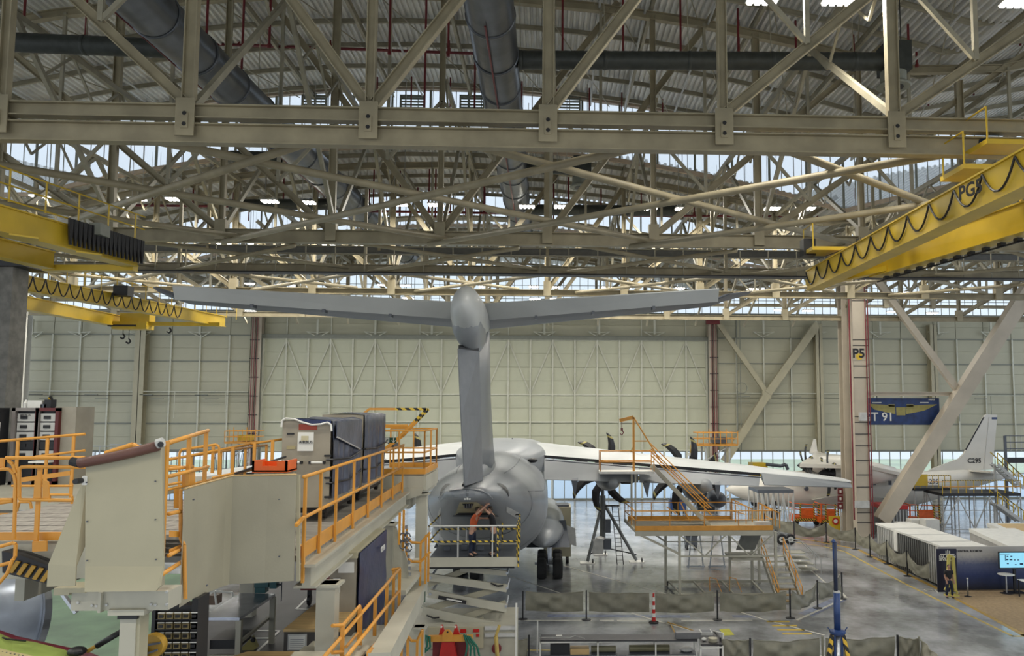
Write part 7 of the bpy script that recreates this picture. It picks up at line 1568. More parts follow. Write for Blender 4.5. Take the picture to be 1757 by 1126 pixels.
for k in range(5): mb.box(a.x+.04, Yf-.038, b.z+.04+k*.03, b.x-.04, Yf-.035, b.z+.045+k*.03)
part(mb, 'print_line', M_planed, t, kind='stuff')
p = PZ(590, 1040, ZM+1.1); mb = MB()
for k in range(3): mb.path([(p.x+.22*math.cos(a_/6*math.pi+k), p.y+.12*math.sin(a_/6*math.pi+k), p.z+.03+.02*k) for a_ in range(12)], .02, 5)
solo(mb, 'cable_bundle', mat('brown_cable', (0.07, 0.04, 0.03), .7), 'bundle of brown cable lying on the plywood cabinet top', 'cable')
woodcab([(400, 1126), (505, 1126), (509, 1118), (425, 1118)], ZM+1.0, ZM, 'plywood topped box at the bottom edge below the workbench')
mb = MB(); p = PZ(428, 1116, ZM); mb.plate([PY(404, 1124, p.y), PY(432, 1093, p.y), PY(441, 1112, p.y), PY(420, 1126, p.y)], (0, .12, 0)); t = solo(mb, 'yellow_machine', mat('dull_yellow', (0.30, 0.26, 0.08), .5), 'small dull yellow tilted machine with a hose wheel by the workbench', 'machine'); q_c = PY(434, 1098, p.y-.03); mb = MB(); mb.lathe(q_c, [(.03, -.02), (.05, 0), (.03, .02)], 12, 'y'); part(mb, 'hose_wheel', M_black, t)
# red machine
p = PZ(536, 1040, ZM); t = thing('red_trolley', 'dark red machine trolley on castors behind the near dock column', 'trolley', p); mb = MB(); mb.box(p.x-.28, p.y, ZM+.35, p.x+.3, p.y+.6, ZM+.95); part(mb, 'body', mat('dull_red', (0.17, 0.02, 0.025), .4), t)
for dx in (-.1, .15): mb = MB(); mb.lathe((p.x+dx, p.y+.1, ZM+.12), [(.04, -.04), (.12, -.03), (.12, .03), (.04, .04)], 12, 'x'); mb.bar((p.x+dx, p.y+.1, ZM+.12), (p.x+dx, p.y+.1, ZM+.35), .08, .08); part(mb, 'castor', M_black, t)
# third crate with navy tarp on lower level
Yc = 13.6; z1_ = PY(600, 958, Yc).z; a = PY(577, 960, Yc); b = PY(612, 960, Yc); y2 = 16.2; c_ = PY(659, 930, y2)
t = thing('transport_crate', 'beige crate with dark navy tarpaulin on the lower dock beside the stair', 'crate', (b.x, Yc, ZM))
mb = MB(); mb.hexa([(a.x-.1, Yc, ZM+.2), (b.x, Yc, ZM+.2), (c_.x, y2, ZM+.2), (c_.x-.6, y2, ZM+.2), (a.x-.1, Yc, z1_), (b.x, Yc, z1_), (c_.x, y2, z1_), (c_.x-.6, y2, z1_)]); part(mb, 'box', M_crate, t)
mb = MB(); mb.hexa([(a.x-.12, Yc-.03, z1_), (b.x+.02, Yc-.03, z1_), (c_.x+.02, y2, z1_), (c_.x-.6, y2, z1_), (a.x-.12, Yc-.03, z1_+.1), (b.x+.02, Yc-.03, z1_+.1), (c_.x+.02, y2, z1_+.1), (c_.x-.6, y2, z1_+.1)]); part(mb, 'lid', M_panel, t)
rows_ = []
for i in range(15):
    u = i/14; x = lerp(b.x+.05, c_.x+.05, u); y = lerp(Yc, y2, u); rows_.append([(x+.03*math.sin(u*20+v*2)*v/6, y, lerp(z1_+.08, ZM+.25, v/6)) for v in range(7)])
mb = MB(); mb.loft(rows_, cap=False, closed=False); mb.loft([[(x-.015, y, z) for x, y, z in r] for r in rows_], cap=False, closed=False); part(mb, 'tarpaulin', M_navy, t, smooth=True)
dx_ = V((c_.x-b.x, y2-Yc, 0)).normalized(); ang = math.atan2(dx_.y, dx_.x); p = V((b.x, Yc, 0))+dx_*1.9; text('CITEVA', .13, (p.x+.11, p.y-.02, z1_-.17), (math.pi/2, 0, ang), M_white, t, bold=.006)
a2 = PY(581, 965, Yc-.05); b2 = PY(607, 983, Yc-.05); mb = MB(); mb.box(a2.x, Yc-.06, b2.z, b2.x, Yc-.03, a2.z); part(mb, 'paper_label', M_white, t); a2 = PY(572, 993, Yc-.05); b2 = PY(583, 1017, Yc-.05); mb = MB(); mb.box(a2.x, Yc-.06, b2.z, b2.x, Yc-.03, a2.z); part(mb, 'paper_label', M_white, t)
for (yy) in (Yc+.2, y2-.3): mb = MB(); mb.lathe((lerp(b.x, c_.x, (yy-Yc)/(y2-Yc))-.15, yy, ZM+.1), [(.04, -.04), (.1, -.03), (.1, .03), (.04, .04)], 12, 'x'); part(mb, 'castor', M_black, t)
# ---- stair with orange railings
st = thing('dock_stair', 'grey steel stair with orange railings descending from the lower dock', 'stair', PY(640, 1120, 12)+V((0, 0, -1)))
def P2(x, y, Y): return PY(x, y, Y)
hr = [P2(556, 1128, 9.8), P2(686, 976, 15.2)]; mr_ = [P2(594, 1128, 9.9), P2(685, 1014, 15.2)]
for a, b in (hr, mr_): mb = MB(); mb.tube(a, b, .026, 10); part(mb, 'hand_rail', M_org, st, smooth=True)
mb = MB(); mb.bar(P2(632, 1130, 10.4), P2(688, 1062, 15.2), .05, .16); part(mb, 'toe_board', M_org, st)
for (x, yt, yb, Y) in ((619, 1052, 1126, 12.0), (644, 1027, 1126, 13.0), (664, 1004, 1104, 14.0), (686, 976, 1072, 15.2), (676, 975, 1075, 15.2)): a = P2(x, yt, Y); mb = MB(); mb.bar(a, (a.x, Y, P2(x, yb, Y).z), .05, .035); part(mb, 'rail_post', M_org, st)
mb = MB(); mb.tube(P2(672, 978, 15.2), P2(686, 976, 15.2), .026, 8); part(mb, 'hand_rail', M_org, st)
mb = MB(); mb.bar(P2(650, 1142, 10.4), P2(723, 1008, 19.0), .28, .3); part(mb, 'side_beam', M_plat, st)
mb = MB(); mb.path([P2(570, 1074, 10.4), P2(588, 1073, 10.6), P2(617, 1040, 11.8), P2(619, 1052, 12.0)], .024, 8); mb.path([P2(570, 1120, 10.4), P2(588, 1119, 10.6)], .024, 8); part(mb, 'hand_rail', M_org, st)
for (x, y, Y) in ((588, 1073, 10.6), (617, 1042, 11.8)): a = P2(x, y, Y); mb = MB(); mb.bar(a, (a.x, Y, ZM), .05, .035); part(mb, 'rail_post', M_org, st)
mb = MB(); mb.tube(P2(594, 1110, 10.8), P2(618, 1082, 12), .02, 8); part(mb, 'hand_rail', M_org, st)
for k in range(8): u = k/8; a = P2(600, 1140, 10.2).lerp(P2(670, 1075, 15.0), u); mb = MB(); mb.box(a.x-.9, a.y, a.z-.03, a.x+.05, a.y+.3, a.z); part(mb, 'tread', M_plat, st)
# landing with chains and curved rails
ln = thing('stair_landing', 'grey stair landing with curved orange rails and safety chains', 'platform', P2(700, 1000, 17.5)); zL = P2(700, 998, 17).z
a, b = P2(672, 1000, 16.2), P2(730, 1000, 18.8); mb = MB(); mb.box(a.x-.1, 16.2, zL-.1, b.x, 19.6, zL); part(mb, 'deck', M_plat, ln)
for pts, Y in (([(700, 922), (706, 931), (722, 932), (738, 914)], 18), ([(700, 958), (706, 964), (722, 964), (738, 947)], 18), ([(700, 1092), (706, 1100), (716, 1100), (724, 1082)], 16)):
    mb = MB(); mb.path([P2(x, y, Y) for x, y in pts], .028, 8); part(mb, 'curved_rail', M_org, ln)
for (x, y0, y1, Y) in ((686, 880, 935, 17), (693, 875, 945, 17.3), (698, 905, 992, 17.5), (722, 932, 1013, 18), (731, 918, 1002, 18.3), (736, 915, 998, 18.5), (690, 1070, 1126, 16), (700, 1085, 1126, 16), (716, 1100, 1126, 16), (725, 1080, 1126, 16.3)): a = P2(x, y0, Y); mb = MB(); mb.bar(a, (a.x, Y, P2(x, y1, Y).z), .045, .04); part(mb, 'rail_post', M_org, ln)
mb = MB()
for x, y in ((691, 922), (699, 922), (691, 935), (701, 940)): p = P2(x, y, 17); mb.path([(p.x+.07*math.cos(k), 17, p.z+.09*math.sin(k)) for k in range(7)], .014, 5)
part(mb, 'chain_ring', M_planed, ln, kind='stuff')
for k in range(9): p = P2(697+k*.8, 905+k*10, 17.2); mb = MB(); mb.cbox(p, .05, .05, .07); part(mb, 'chain_link', M_steel, ln)
mb = MB(); mb.plate([P2(680, 905, 17.3), P2(700, 965, 17.3), P2(702, 1000, 17.3), P2(674, 1003, 17.3), P2(674, 905, 17.3)], (0, .05, 0)); part(mb, 'side_plate', M_plat, ln)
# striped boom and cowl on the left
t = thing('striped_boom', 'black and yellow striped beam at the far left above the metal cowl', 'beam', PY(45, 990, 9.6)); A = PY(4, 962, 9.6); B = PY(84, 1000, 9.6); up = PY(4, 935, 9.6)-A
mb = MB(); mb.plate([PY(3, 946, 9.6), PY(32, 952, 9.6), PY(84, 971, 9.6), PY(84, 1003, 9.6), PY(4, 983, 9.6)], (0, .25, 0)); part(mb, 'beam', M_black, t)
for k in range(5): x = 14+k*13.5; mb = MB(); y0 = 968+k*3.9; mb.plate([PY(x+13, y0-5, 9.57), PY(x+20, y0-3, 9.57), PY(x+7, y0+16, 9.57), PY(x, y0+14, 9.57)], (0, .02, 0)); part(mb, 'yellow_bar', M_och, t)
mb = MB(); mb.plate([PY(42, 956, 9.9), PY(52, 950, 10.4), PY(92, 951, 10.4), PY(85, 970, 9.9)], (0, .02, -.02)); part(mb, 'cover_sheet', M_white, t)
# polished cowl
c = PY(-62, 1062, 13.6); t = thing('engine_cowl', 'polished round metal engine cowl at the lower left edge', 'engine part', (c.x, 13.6, 0)); rr = .97
Mcowl = mat('polished_cowl', (0.52, 0.58, 0.68), .25, .35, var=.12, scale=2)
ax_ = V((-.45, -1, 0.12)).normalized(); 
def cring(s_, r_, n=40): 
    x = ax_.cross(V((0, 0, 1))).normalized(); y = x.cross(ax_).normalized(); return [V(c)+ax_*s_+x*(r_*math.cos(2*math.pi*i/n))+y*(r_*math.sin(2*math.pi*i/n)) for i in range(n)]
mb = MB(); mb.loft([cring(-.7, rr*1.0), cring(0, rr), cring(.5, rr*.97), cring(.9, rr*.9)], cap=False); mb.loft([cring(-.7, rr*.97), cring(.9, rr*.86)], cap=False); part(mb, 'shell', Mcowl, t, smooth=True)
mb = MB(); mb.loft([cring(-.74, rr*1.01), cring(-.74, rr*1.06), cring(-.62, rr*1.06), cring(-.62, rr*1.01)], cap=False); part(mb, 'flange', M_steel, t); mb = MB(); mb.loft([cring(.88, rr*.93), cring(.95, rr*.9), cring(.95, rr*.72), cring(.88, rr*.72)], cap=False); part(mb, 'lip_ring', M_planed, t)
for i in range(20): p = cring(.96, rr*.81, 20)[i]; mb = MB(); mb.tube(p, p+ax_*.02, .035, 8); part(mb, 'bolt_hole', M_black, t)
mb = MB(); mb.bar(V(c)+V((0, 0, -rr)), (c.x, c.y, 0), .5, .5); part(mb, 'stand', M_planed, t)
# green primed skin panel at the bottom left
t = thing('primed_wing_skin', 'green primed aircraft skin with maroon edge at the bottom left corner', 'aircraft part', PY(60, 1126, 9.3)+V((0, 0, -2)))
M_prim = mat('green_primer', (0.32, 0.42, 0.10), .45, var=.1); M_crm = mat('cream_primer', (0.50, 0.44, 0.22), .5); M_mar = mat('maroon_seal', (0.14, 0.015, 0.03), .4)
def strip(tp, bt, Y0, Y1, m, nm): mb = MB(); mb.loft([[PY(x, y, Y0) for x, y in tp], [PY(x, y, Y1) for x, y in bt]], cap=False, closed=False); mb.loft([[PY(x, y, Y0)+V((0, .05, -.05)) for x, y in tp], [PY(x, y, Y1)+V((0, .05, -.05)) for x, y in bt]], cap=False, closed=False); return part(mb, nm, m, t)
strip([(-10, 1078), (30, 1092), (90, 1105), (150, 1118), (185, 1132)], [(-10, 1083), (20, 1096), (60, 1102), (110, 1115), (150, 1132)], 9.5, 9.4, M_mar, 'sealed_edge')
strip([(-10, 1083), (20, 1096), (60, 1102), (110, 1115), (150, 1132)], [(-10, 1110), (20, 1118), (50, 1124), (80, 1132), (100, 1142)], 9.4, 8.9, M_prim, 'primed_skin')
strip([(-10, 1110), (20, 1118), (50, 1124), (80, 1132), (100, 1142)], [(-10, 1150), (20, 1155), (50, 1160), (80, 1165), (100, 1170)], 8.9, 8.5, M_crm, 'cream_skin')
for k in range(10): p = PY(4+k*7, 1119+k*1.4, 8.85); mb = MB(); mb.cbox(p, .012, .012, .012); part(mb, 'rivet', M_planed, t)
mb = MB(); mb.path([PY(4, 1094, 9.2), PY(12, 1097, 9.2), PY(45, 1100, 9.3)], .01, 5); part(mb, 'black_strap', M_black, t); mb = MB(); mb.ell(PY(132, 1118, 9.3), .1, .1, .05); part(mb, 'cap', M_black, t)
p = PY(20, 1160, 9.0); mb = MB(); mb.bar((p.x, 9.2, p.z), (p.x, 9.2, 0), .4, .4); part(mb, 'stand', M_planed, t)
# green painted floor
P = [PZ(-260, 1400, 0), PZ(360, 1400, 0), PZ(338, 985, 0), PZ(-200, 985, 0)]; mb = MB(); mb.plate([(p.x, p.y, .001) for p in P], (0, 0, .006)); o = solo(mb, 'green_floor_area', mat('green_floor', (0.15, 0.24, 0.135), .35, var=.2, scale=.6), 'green painted floor area below the cream guard panel', 'floor marking')
# =================================================================== SCISSOR LIFT WITH TWO WORKERS
Ys1, Ys2 = 28.6, 31.6
t = thing('scissor_lift', 'grey scissor lift raised under the aircraft tail with striped railings', 'lift', PY(810, 1092, 29.9)+V((0, 0, -1.4)))
xa, xb = PY(735, 960, Ys1).x, PY(887, 960, Ys1).x; zp = PY(800, 957, Ys1).z; zq = PY(800, 973, Ys1).z
mb = MB(); mb.box(xa, Ys1, zq, xb, Ys1+.08, zp); part(mb, 'platform_beam', M_plat, t); mb = MB(); mb.box(xa, Ys2-.08, zq, xb, Ys2, zp); part(mb, 'platform_beam', M_plat, t)
mb = MB(); mb.box(xa, Ys1+.08, zp-.1, xb, Ys2-.08, zp-.04); part(mb, 'platform_floor', M_planed, t); mb = MB(); mb.box(xa, Ys1+.3, zq-.12, xb-.1, Ys2-.3, zq); part(mb, 'under_frame', M_black, t)
for (x0, x1, yy) in ((xa, xb, Ys1+.04), (xa, xb, Ys2-.04)):
    mb = MB(); mb.tube((x0, yy, zp+1.1), (x1, yy, zp+1.1), .03, 6); part(mb, 'top_rail', M_white if yy < Ys1+1 else M_black, t)
    mb = MB(); mb.tube((x0, yy, zp+.55), (x1, yy, zp+.55), .035, 6); part(mb, 'mid_rail', M_hazf, t)
    for x in (x0, x0+.33*(x1-x0), x0+.72*(x1-x0), x0+.78*(x1-x0), x1): mb = MB(); mb.bar((x, yy, zp), (x, yy, zp+1.1), .05, .05); part(mb, 'rail_post', M_hazf if x > x0+.75*(x1-x0) else M_led2, t)
for x in (xa, xb): mb = MB(); mb.tube((x, Ys1, zp+1.1), (x, Ys2, zp+1.1), .03, 6); mb.tube((x, Ys1, zp+.55), (x, Ys2, zp+.55), .03, 6); part(mb, 'top_rail', M_hazf, t)
mb = MB(); mb.bar((xb+.05, Ys1, zp-.35), (xb+.05, Ys1, zp+1.2), .05, .08); part(mb, 'ladder_rail', M_hazf, t)
xl_, xr_ = PY(733, 1040, 29.4).x, PY(870, 1040, 29.4).x
for (Yk, dz) in ((29.3, 0), (30.7, 0)):
    segs = [((700, 977), (869, 984), 0), ((733, 991), (869, 1012), .1), ((733, 1032), (869, 1040), 0)]
    for (x0, y0, x1, y1, w_) in ((735, 990, 870, 1010, .2), (735, 1018, 870, 1044, .22), (725, 1048, 862, 1078, .24), (790, 976, 870, 984, .15)):
        a, b = PY(x0, y0, Yk), PY(x1, y1, Yk); mb = MB(); mb.bar(a, b, .12, w_*1.25); part(mb, 'scissor_arm', M_plat, t)
    for (x0, y0, x1, y1, w_) in ((735, 1003, 800, 978, .16), (735, 1045, 868, 1006, .17), (735, 1080, 868, 1035, .17), (740, 1100, 830, 1062, .15)):
        a, b = PY(x0, y0, Yk+.14), PY(x1, y1, Yk+.14); mb = MB(); mb.bar(a, b, .1, w_*1.25); part(mb, 'scissor_arm', M_panel2, t)
for (x, y) in ((870, 984), (870, 1010), (868, 1041), (738, 992), (738, 1020)): a = PY(x, y, 29.2); mb = MB(); mb.tube(a, (a.x, 30.8, a.z), .05, 8); part(mb, 'pivot_pin', M_steel, t)
a, b = PY(752, 1025, 29.15), PY(800, 1034, 29.15); mb = MB(); mb.bar(a, b, .03, .12); lb = part(mb, 'black_label', M_black, t); mb = MB(); mb.bar(a.lerp(b, .3)+V((0, -.02, 0)), a.lerp(b, .85)+V((0, -.02, 0)), .02, .05); part(mb, 'lettering_strip', M_white, lb)
for (x, y) in ((842, 1001), (732, 1056)): a = PY(x, y, 29.15); mb = MB(); mb.path([a, a+V((.25, 0, -.1)), a+V((.45, 0, -.08))], .03, 5); part(mb, 'hydraulic_hose', M_black, t)
z0_, z1_ = .5, PY(800, 1072, 29).z; a, b = PY(700, 1080, 29), PY(885, 1080, 29)
mb = MB(); mb.box(a.x, 28.8, z0_, b.x, 31.4, z1_); part(mb, 'chassis', M_plat, t); mb = MB(); q = PY(830, 1080, 28.8); mb.box(PY(735, 1080, 28.8).x, 28.72, z1_-.75, q.x, 28.8, z1_-.02); part(mb, 'control_cover', M_panel, t)
for (x0, y0, x1, y1) in ((790, 1080, 800, 1086), (812, 1080, 822, 1085), (817, 1088, 822, 1093)): a_, b_ = PY(x0, y0, 28.7), PY(x1, y1, 28.7); mb = MB(); mb.box(a_.x, 28.69, b_.z, b_.x, 28.72, a_.z); part(mb, 'warning_label', M_redp, t)
mb = MB(); mb.box(PY(832, 1080, 28.8).x, 28.7, z1_-.12, b.x, 28.8, z1_); mb.box(PY(832, 1080, 28.8).x, 28.7, z1_-.36, b.x, 28.8, z1_-.24); part(mb, 'step_rail', M_led2, t)
p = PY(886, 1035, 28.7); mb = MB(); mb.bar((p.x, 28.7, .5), p, .06, .06); part(mb, 'corner_post', M_white, t)
for dx in (.5, b.x-a.x-.5): mb = MB(); mb.lathe((a.x+dx, 30.1, .5), [(.2, -1.35), (.5, -1.35), (.5, 1.35), (.2, 1.35)], 18, 'y'); part(mb, 'wheel', M_black, t)
pw1 = PY(812, 957, 29.6); pw2 = PY(848, 957, 29.6)
person((pw1.x, 29.02, zp-.03), (1, -.3, 0), ((-.30, .12, 1.62), (-.16, .30, 1.86)), ((.28, .16, 1.60), (.12, .34, 1.84)), 'worker in orange vest and navy trousers reaching up into the tail', M_vest, M_trou, M_hair, vest=M_vest, h=1.74, lean=.25)
w2 = person((pw2.x, 29.1, zp-.03), (-1, -.2, 0), ((-.28, .14, 1.60), (-.14, .34, 1.84)), ((.30, .12, 1.30), (.2, .36, 1.34)), 'worker in black with reflective straps at the right of the lift', M_shirt, M_black, M_hair, h=1.74, lean=.15)
mb = MB()
for k in range(4): mb.cbox((lerp(xa, xb, .15+.2*k), Ys1+1.5+.2*(k % 2), zp+.08), .22, .2, .16+.04*(k % 2))
part(mb, 'loose_part', M_planed, t, kind='stuff')
# =================================================================== RED LIFTING FRAME
Yf = 27.0; t = thing('lifting_frame', 'red lifting frame with an orange crossbeam at the bottom centre', 'lifting gear', PY(773, 1110, Yf)+V((0, 0, -1.5)))
def r_(x, y, Y=Yf): return PY(x, y, Y)
a, b = r_(735, 1091), r_(811, 1100); mb = MB(); mb.box(a.x, Yf-.08, b.z, b.x, Yf+.08, a.z); part(mb, 'crossbeam', M_org, t)
mb = MB(); mb.plate([r_(759, 1101, Yf-.1), r_(759, 1088, Yf-.1), r_(764, 1082, Yf-.1), r_(771, 1082, Yf-.1), r_(776, 1088, Yf-.1), r_(776, 1101, Yf-.1)], (0, .1, 0)); part(mb, 'lug_plate', M_org, t)
mb = MB(); p = r_(768, 1085, Yf-.11); mb.lathe(p, [(.03, -.02), (.03, .0)], 12, 'y'); part(mb, 'lug_hole', M_black, t)
for x in (758, 782):
    mb = MB(); mb.plate([r_(x-6, 1092, Yf+.3), r_(x-2.5, 1080, Yf+.3), r_(x-2, 1074, Yf+.3), r_(x+1, 1073, Yf+.3), r_(x+3, 1080, Yf+.3), r_(x+8, 1092, Yf+.3)], (0, .12, 0)); part(mb, 'red_lug', M_redp, t); mb = MB(); mb.lathe(r_(x-.5, 1076, Yf+.28), [(.035, -.02), (.035, .02)], 10, 'y'); part(mb, 'lug_eye', M_white, t)
mb = MB(); mb.plate([r_(758, 1102), r_(778, 1102), r_(786, 1145), r_(750, 1145)], (0, .25, 0)); part(mb, 'red_tower', M_redp, t); mb = MB(); mb.box(r_(740, 1120).x, Yf+.3, .3, r_(800, 1120).x, Yf+.8, r_(760, 1104).z); part(mb, 'red_body', mat('dark_red_paint', (0.16, 0.01, 0.012), .4), t)
mb = MB(); mb.box(r_(738, 1120).x, Yf-.3, 0, r_(806, 1120).x, Yf+1.1, .3); part(mb, 'base', M_redp, t)
for (x, s_) in ((731, 1), (800, -1)):
    for k in range(4): p = r_(x-3+k*3 if s_ > 0 else x-4+k*3, 1089+k, Yf-.15); mb = MB(); mb.path([p, p+V((-.12*s_+.05*k, 0, -.35)), p+V((.06*(-s_)+.1*k*(-s_), 0, -.7)), p+V((.25*(-s_), 0, -1.1))], .035, 6); part(mb, 'green_strap', M_green, t)
mb = MB(); mb.tube(PY(857, 1073, 28), PY(851, 1092, 28), .05, 8); mb.tube(PY(851, 1092, 28), PY(854, 1135, 28), .07, 8); t2 = solo(mb, 'yellow_boom', mat('worn_yellow', (0.50, 0.36, 0.10), .5), 'worn yellow boom arm standing in front of the low barrier', 'machine'); c = PY(852, 1113, 28.6); mb = MB(); mb.lathe(c, [(.05, -.06), (.17, -.05), (.17, .05), (.05, .06)], 20, 'y'); part(mb, 'red_wheel', M_red, t2)
mb = MB(); p = PY(852, 1126, 28.5); mb.box(p.x-.5, 28.2, 0, p.x+.5, 29.2, p.z-.1); part(mb, 'carriage', M_planed, t2)
# =================================================================== WORK TABLES BOTTOM CENTRE
zt = 1.0; c = [PZ(927, 1099, zt), PZ(1197, 1099, zt), PZ(1194, 1089, zt), PZ(928, 1089, zt)]
t = thing('long_work_table', 'long black topped work table with pale frame at the bottom centre', 'table', (sum(p.x for p in c)/4, c[0].y+.4, 0))
mb = MB(); mb.plate(c, (0, 0, -.05)); part(mb, 'table_top', mat('rubber_black', (0.03, 0.03, 0.035), .5), t)
mb = MB(); mb.box(c[0].x, c[0].y-.02, zt-.12, c[1].x, c[0].y+.02, zt-.06); part(mb, 'front_rail', M_white, t)
for x in (927, 1026, 1126, 1197): q = PZ(x, 1099, zt); mb = MB(); mb.box(q.x-.03, c[0].y-.02, 0, q.x+.03, c[0].y+.03, zt-.06); part(mb, 'leg', M_white, t); mb = MB(); mb.box(q.x-.03, c[2].y-.05, 0, q.x+.03, c[2].y, zt-.06); part(mb, 'leg', M_white, t)
mb = MB(); mb.box(c[0].x, c[0].y, .35, c[1].x, c[2].y, .38); part(mb, 'shelf', M_planed, t)
mb = MB(); q = PZ(923, 1080, zt); mb.tube((q.x-.02, q.y, 0), (q.x-.02, q.y, 1.35), .03, 8); part(mb, 'end_pole', M_white, t)
for i, (x0, x1, h, m, lab) in enumerate(((944, 977, .42, M_black, 'black case'), (978, 1010, .22, M_wood, 'flat wooden board'), (1014, 1056, .26, mat('olive_cover', (0.20, 0.19, 0.12), .6), 'short olive roll'), (1079, 1148, .28, mat('olive_roll', (0.17, 0.16, 0.09), .6), 'long olive roll'), (1165, 1188, .24, M_led2, 'crumpled grey cloth'))):
    a = PZ(x0, 1112, .5); b = PZ(x1, 1112, .5); mb = MB(); y0 = c[0].y+.1
    if 'roll' in lab: mb.tube((a.x, y0+.3, .38+h/2), (b.x, y0+.3, .38+h/2), h/2, 14)
    elif 'cloth' in lab: mb.ell(((a.x+b.x)/2, y0+.25, .38+h*.4), (b.x-a.x)/2, .2, h*.45, 12, 7)
    else: mb.box(a.x, y0, .38, b.x, y0+.5, .38+h)
    solo(mb, 'stored_item', m, lab+' lying on the lower shelf of the long table', 'object')
mb = MB(); pts = [PZ(x, y, zt+.01) for x, y in ((929, 1094), (978, 1094), (987, 1091), (1003, 1096))]; mb.path(pts, .012, 5); solo(mb, 'wire', M_white, 'thin white wire lying on the left of the black table top', 'cable')
a = PZ(954, 1092, zt); mb = MB(); mb.box(a.x, a.y, zt, a.x+.25, a.y+.12, zt+.02); solo(mb, 'paper_slip', M_white, 'small white slip on the left of the black table top', 'paper')
a = PZ(1160, 1097, zt); b = PZ(1195, 1085, zt); mb = MB(); mb.box(a.x, a.y, zt, b.x, a.y+.35, zt+.25); solo(mb, 'tray_box', mat('box_grey', (0.16, 0.16, 0.165), .5), 'grey box at the right end of the long black table', 'box')
mb = MB(); mb.tube(PZ(1150, 1070, .02), PZ(1160, 1090, zt), .03, 6); mb.tube(PZ(1146, 1068, .05), PZ(1198, 1085, zt), .025, 6); solo(mb, 'leaning_poles', M_och, 'two thin poles leaning on the right end of the long table', 'pole')
zt2 = 1.05; c = [PZ(1202, 1106, zt2), PZ(1240, 1106, zt2), PZ(1232, 1084, zt2), PZ(1200, 1084, zt2)]; t = thing('small_cart', 'small black topped cart with pale frame right of the long table', 'cart', (c[0].x+.5, c[0].y+.3, 0))
mb = MB(); mb.plate(c, (0, 0, -.05)); part(mb, 'top', M_black, t)
for p in c: mb = MB(); mb.box(p.x-.02, p.y-.02, .0, p.x+.03, p.y+.03, zt2-.05); part(mb, 'leg', M_white, t)
mb = MB(); mb.box(c[0].x, c[0].y-.02, zt2-.16, c[1].x, c[0].y+.02, zt2-.1); part(mb, 'front_rail', M_white, t); mb = MB(); q = PZ(1224, 1083, zt2); mb.tube(q, PZ(1241, 1098, zt2)+V((0, 0, .25)), .03, 6); mb.tube(PZ(1241, 1098, zt2)+V((0, 0, .25)), PZ(1241, 1098, zt2)-V((0, 0, .4)), .03, 6); part(mb, 'handle', M_white, t)
a = PZ(1203, 1091, zt2); mb = MB(); mb.box(a.x, a.y, zt2, a.x+.5, a.y+.5, zt2+.12); tr = solo(mb, 'parts_tray', M_led2, 'pale open tray on the back of the small cart', 'tray'); mb = MB(); mb.box(a.x+.05, a.y+.05, zt2+.12, a.x+.45, a.y+.45, zt2+.13); part(mb, 'inner', M_planed, tr)
a = PZ(1223, 1101, zt2); mb = MB(); mb.lathe((a.x, a.y, zt2), [(.18, 0), (.19, .14), (.15, .15)], 18); solo(mb, 'round_tin', M_panel2, 'round grey green tin on the small cart', 'tin'); a = PZ(1208, 1100, zt2); mb = MB(); mb.ell((a.x, a.y, zt2+.07), .1, .08, .07, 10, 6); solo(mb, 'rag', M_white, 'white rag beside the round tin on the small cart', 'cloth')
# =================================================================== BLUE JACK
Yb_ = 24.0; P = lambda x, y: PY(x, y, Yb_); t = thing('blue_jack', 'tall dark blue jack stand with black and yellow striped legs', 'jack', (P(1435, 1100).x, Yb_, 0)); xx = P(1435, 1000).x
mb = MB(); mb.tube((P(1432, 930).x, Yb_, P(1432, 930).z), (xx-.02, Yb_, P(1432, 1016).z), .062, 14); part(mb, 'inner_ram', mat('ram_navy', (0.015, 0.025, 0.06), .35), t, smooth=True)
mb = MB(); mb.tube((xx-.04, Yb_, P(1432, 960).z), (xx-.05, Yb_, P(1432, 932).z), .05, 12); mb.lathe((P(1430, 928).x, Yb_, P(1430, 931).z), [(.06, 0), (.07, .03), (.02, .1)], 12); part(mb, 'head', M_blue, t)
mb = MB(); mb.tube((xx, Yb_, P(1435, 1085).z), (xx, Yb_, P(1435, 1017).z), .10, 16); part(mb, 'outer_tube', M_blue, t, smooth=True); mb = MB(); mb.tube((xx, Yb_, P(1435, 1017).z), (xx, Yb_, P(1435, 1014).z), .105, 16); part(mb, 'collar_band', M_led2, t)
mb = MB(); z = P(1435, 1086).z; mb.lathe((xx, Yb_, z), [(.2, -.05), (.24, 0), (.24, .06), (.12, .1)], 16); 
for s_ in (-1, 1): mb.bar((xx+s_*.2, Yb_, z+.02), (xx+s_*.3, Yb_, z+.16), .03, .03)
part(mb, 'bracket_ring', M_blue, t)
mb = MB(); mb.tube((xx, Yb_, 0.3), (xx, Yb_, z), .085, 14); part(mb, 'lower_ram', M_steel, t, smooth=True); mb = MB(); mb.tube((xx-.11, Yb_-.05, .3), (xx-.11, Yb_-.05, z), .035, 8); mb.tube((xx+.11, Yb_-.05, .3), (xx+.11, Yb_-.05, z), .035, 8); part(mb, 'guide_rod', M_blue, t)
for (dx, dy) in ((-.95, -.2), (.85, -.35), (0, 1.1)): mb = MB(); mb.bar((xx+dx*.18, Yb_+dy*.1, z-.05), (xx+dx, Yb_+dy, .05), .11, .09); part(mb, 'striped_leg', M_haz, t)
mb = MB(); mb.lathe((xx, Yb_, 0), [(.3, 0), (.3, .06), (.15, .3)], 16); part(mb, 'foot', M_blue, t)
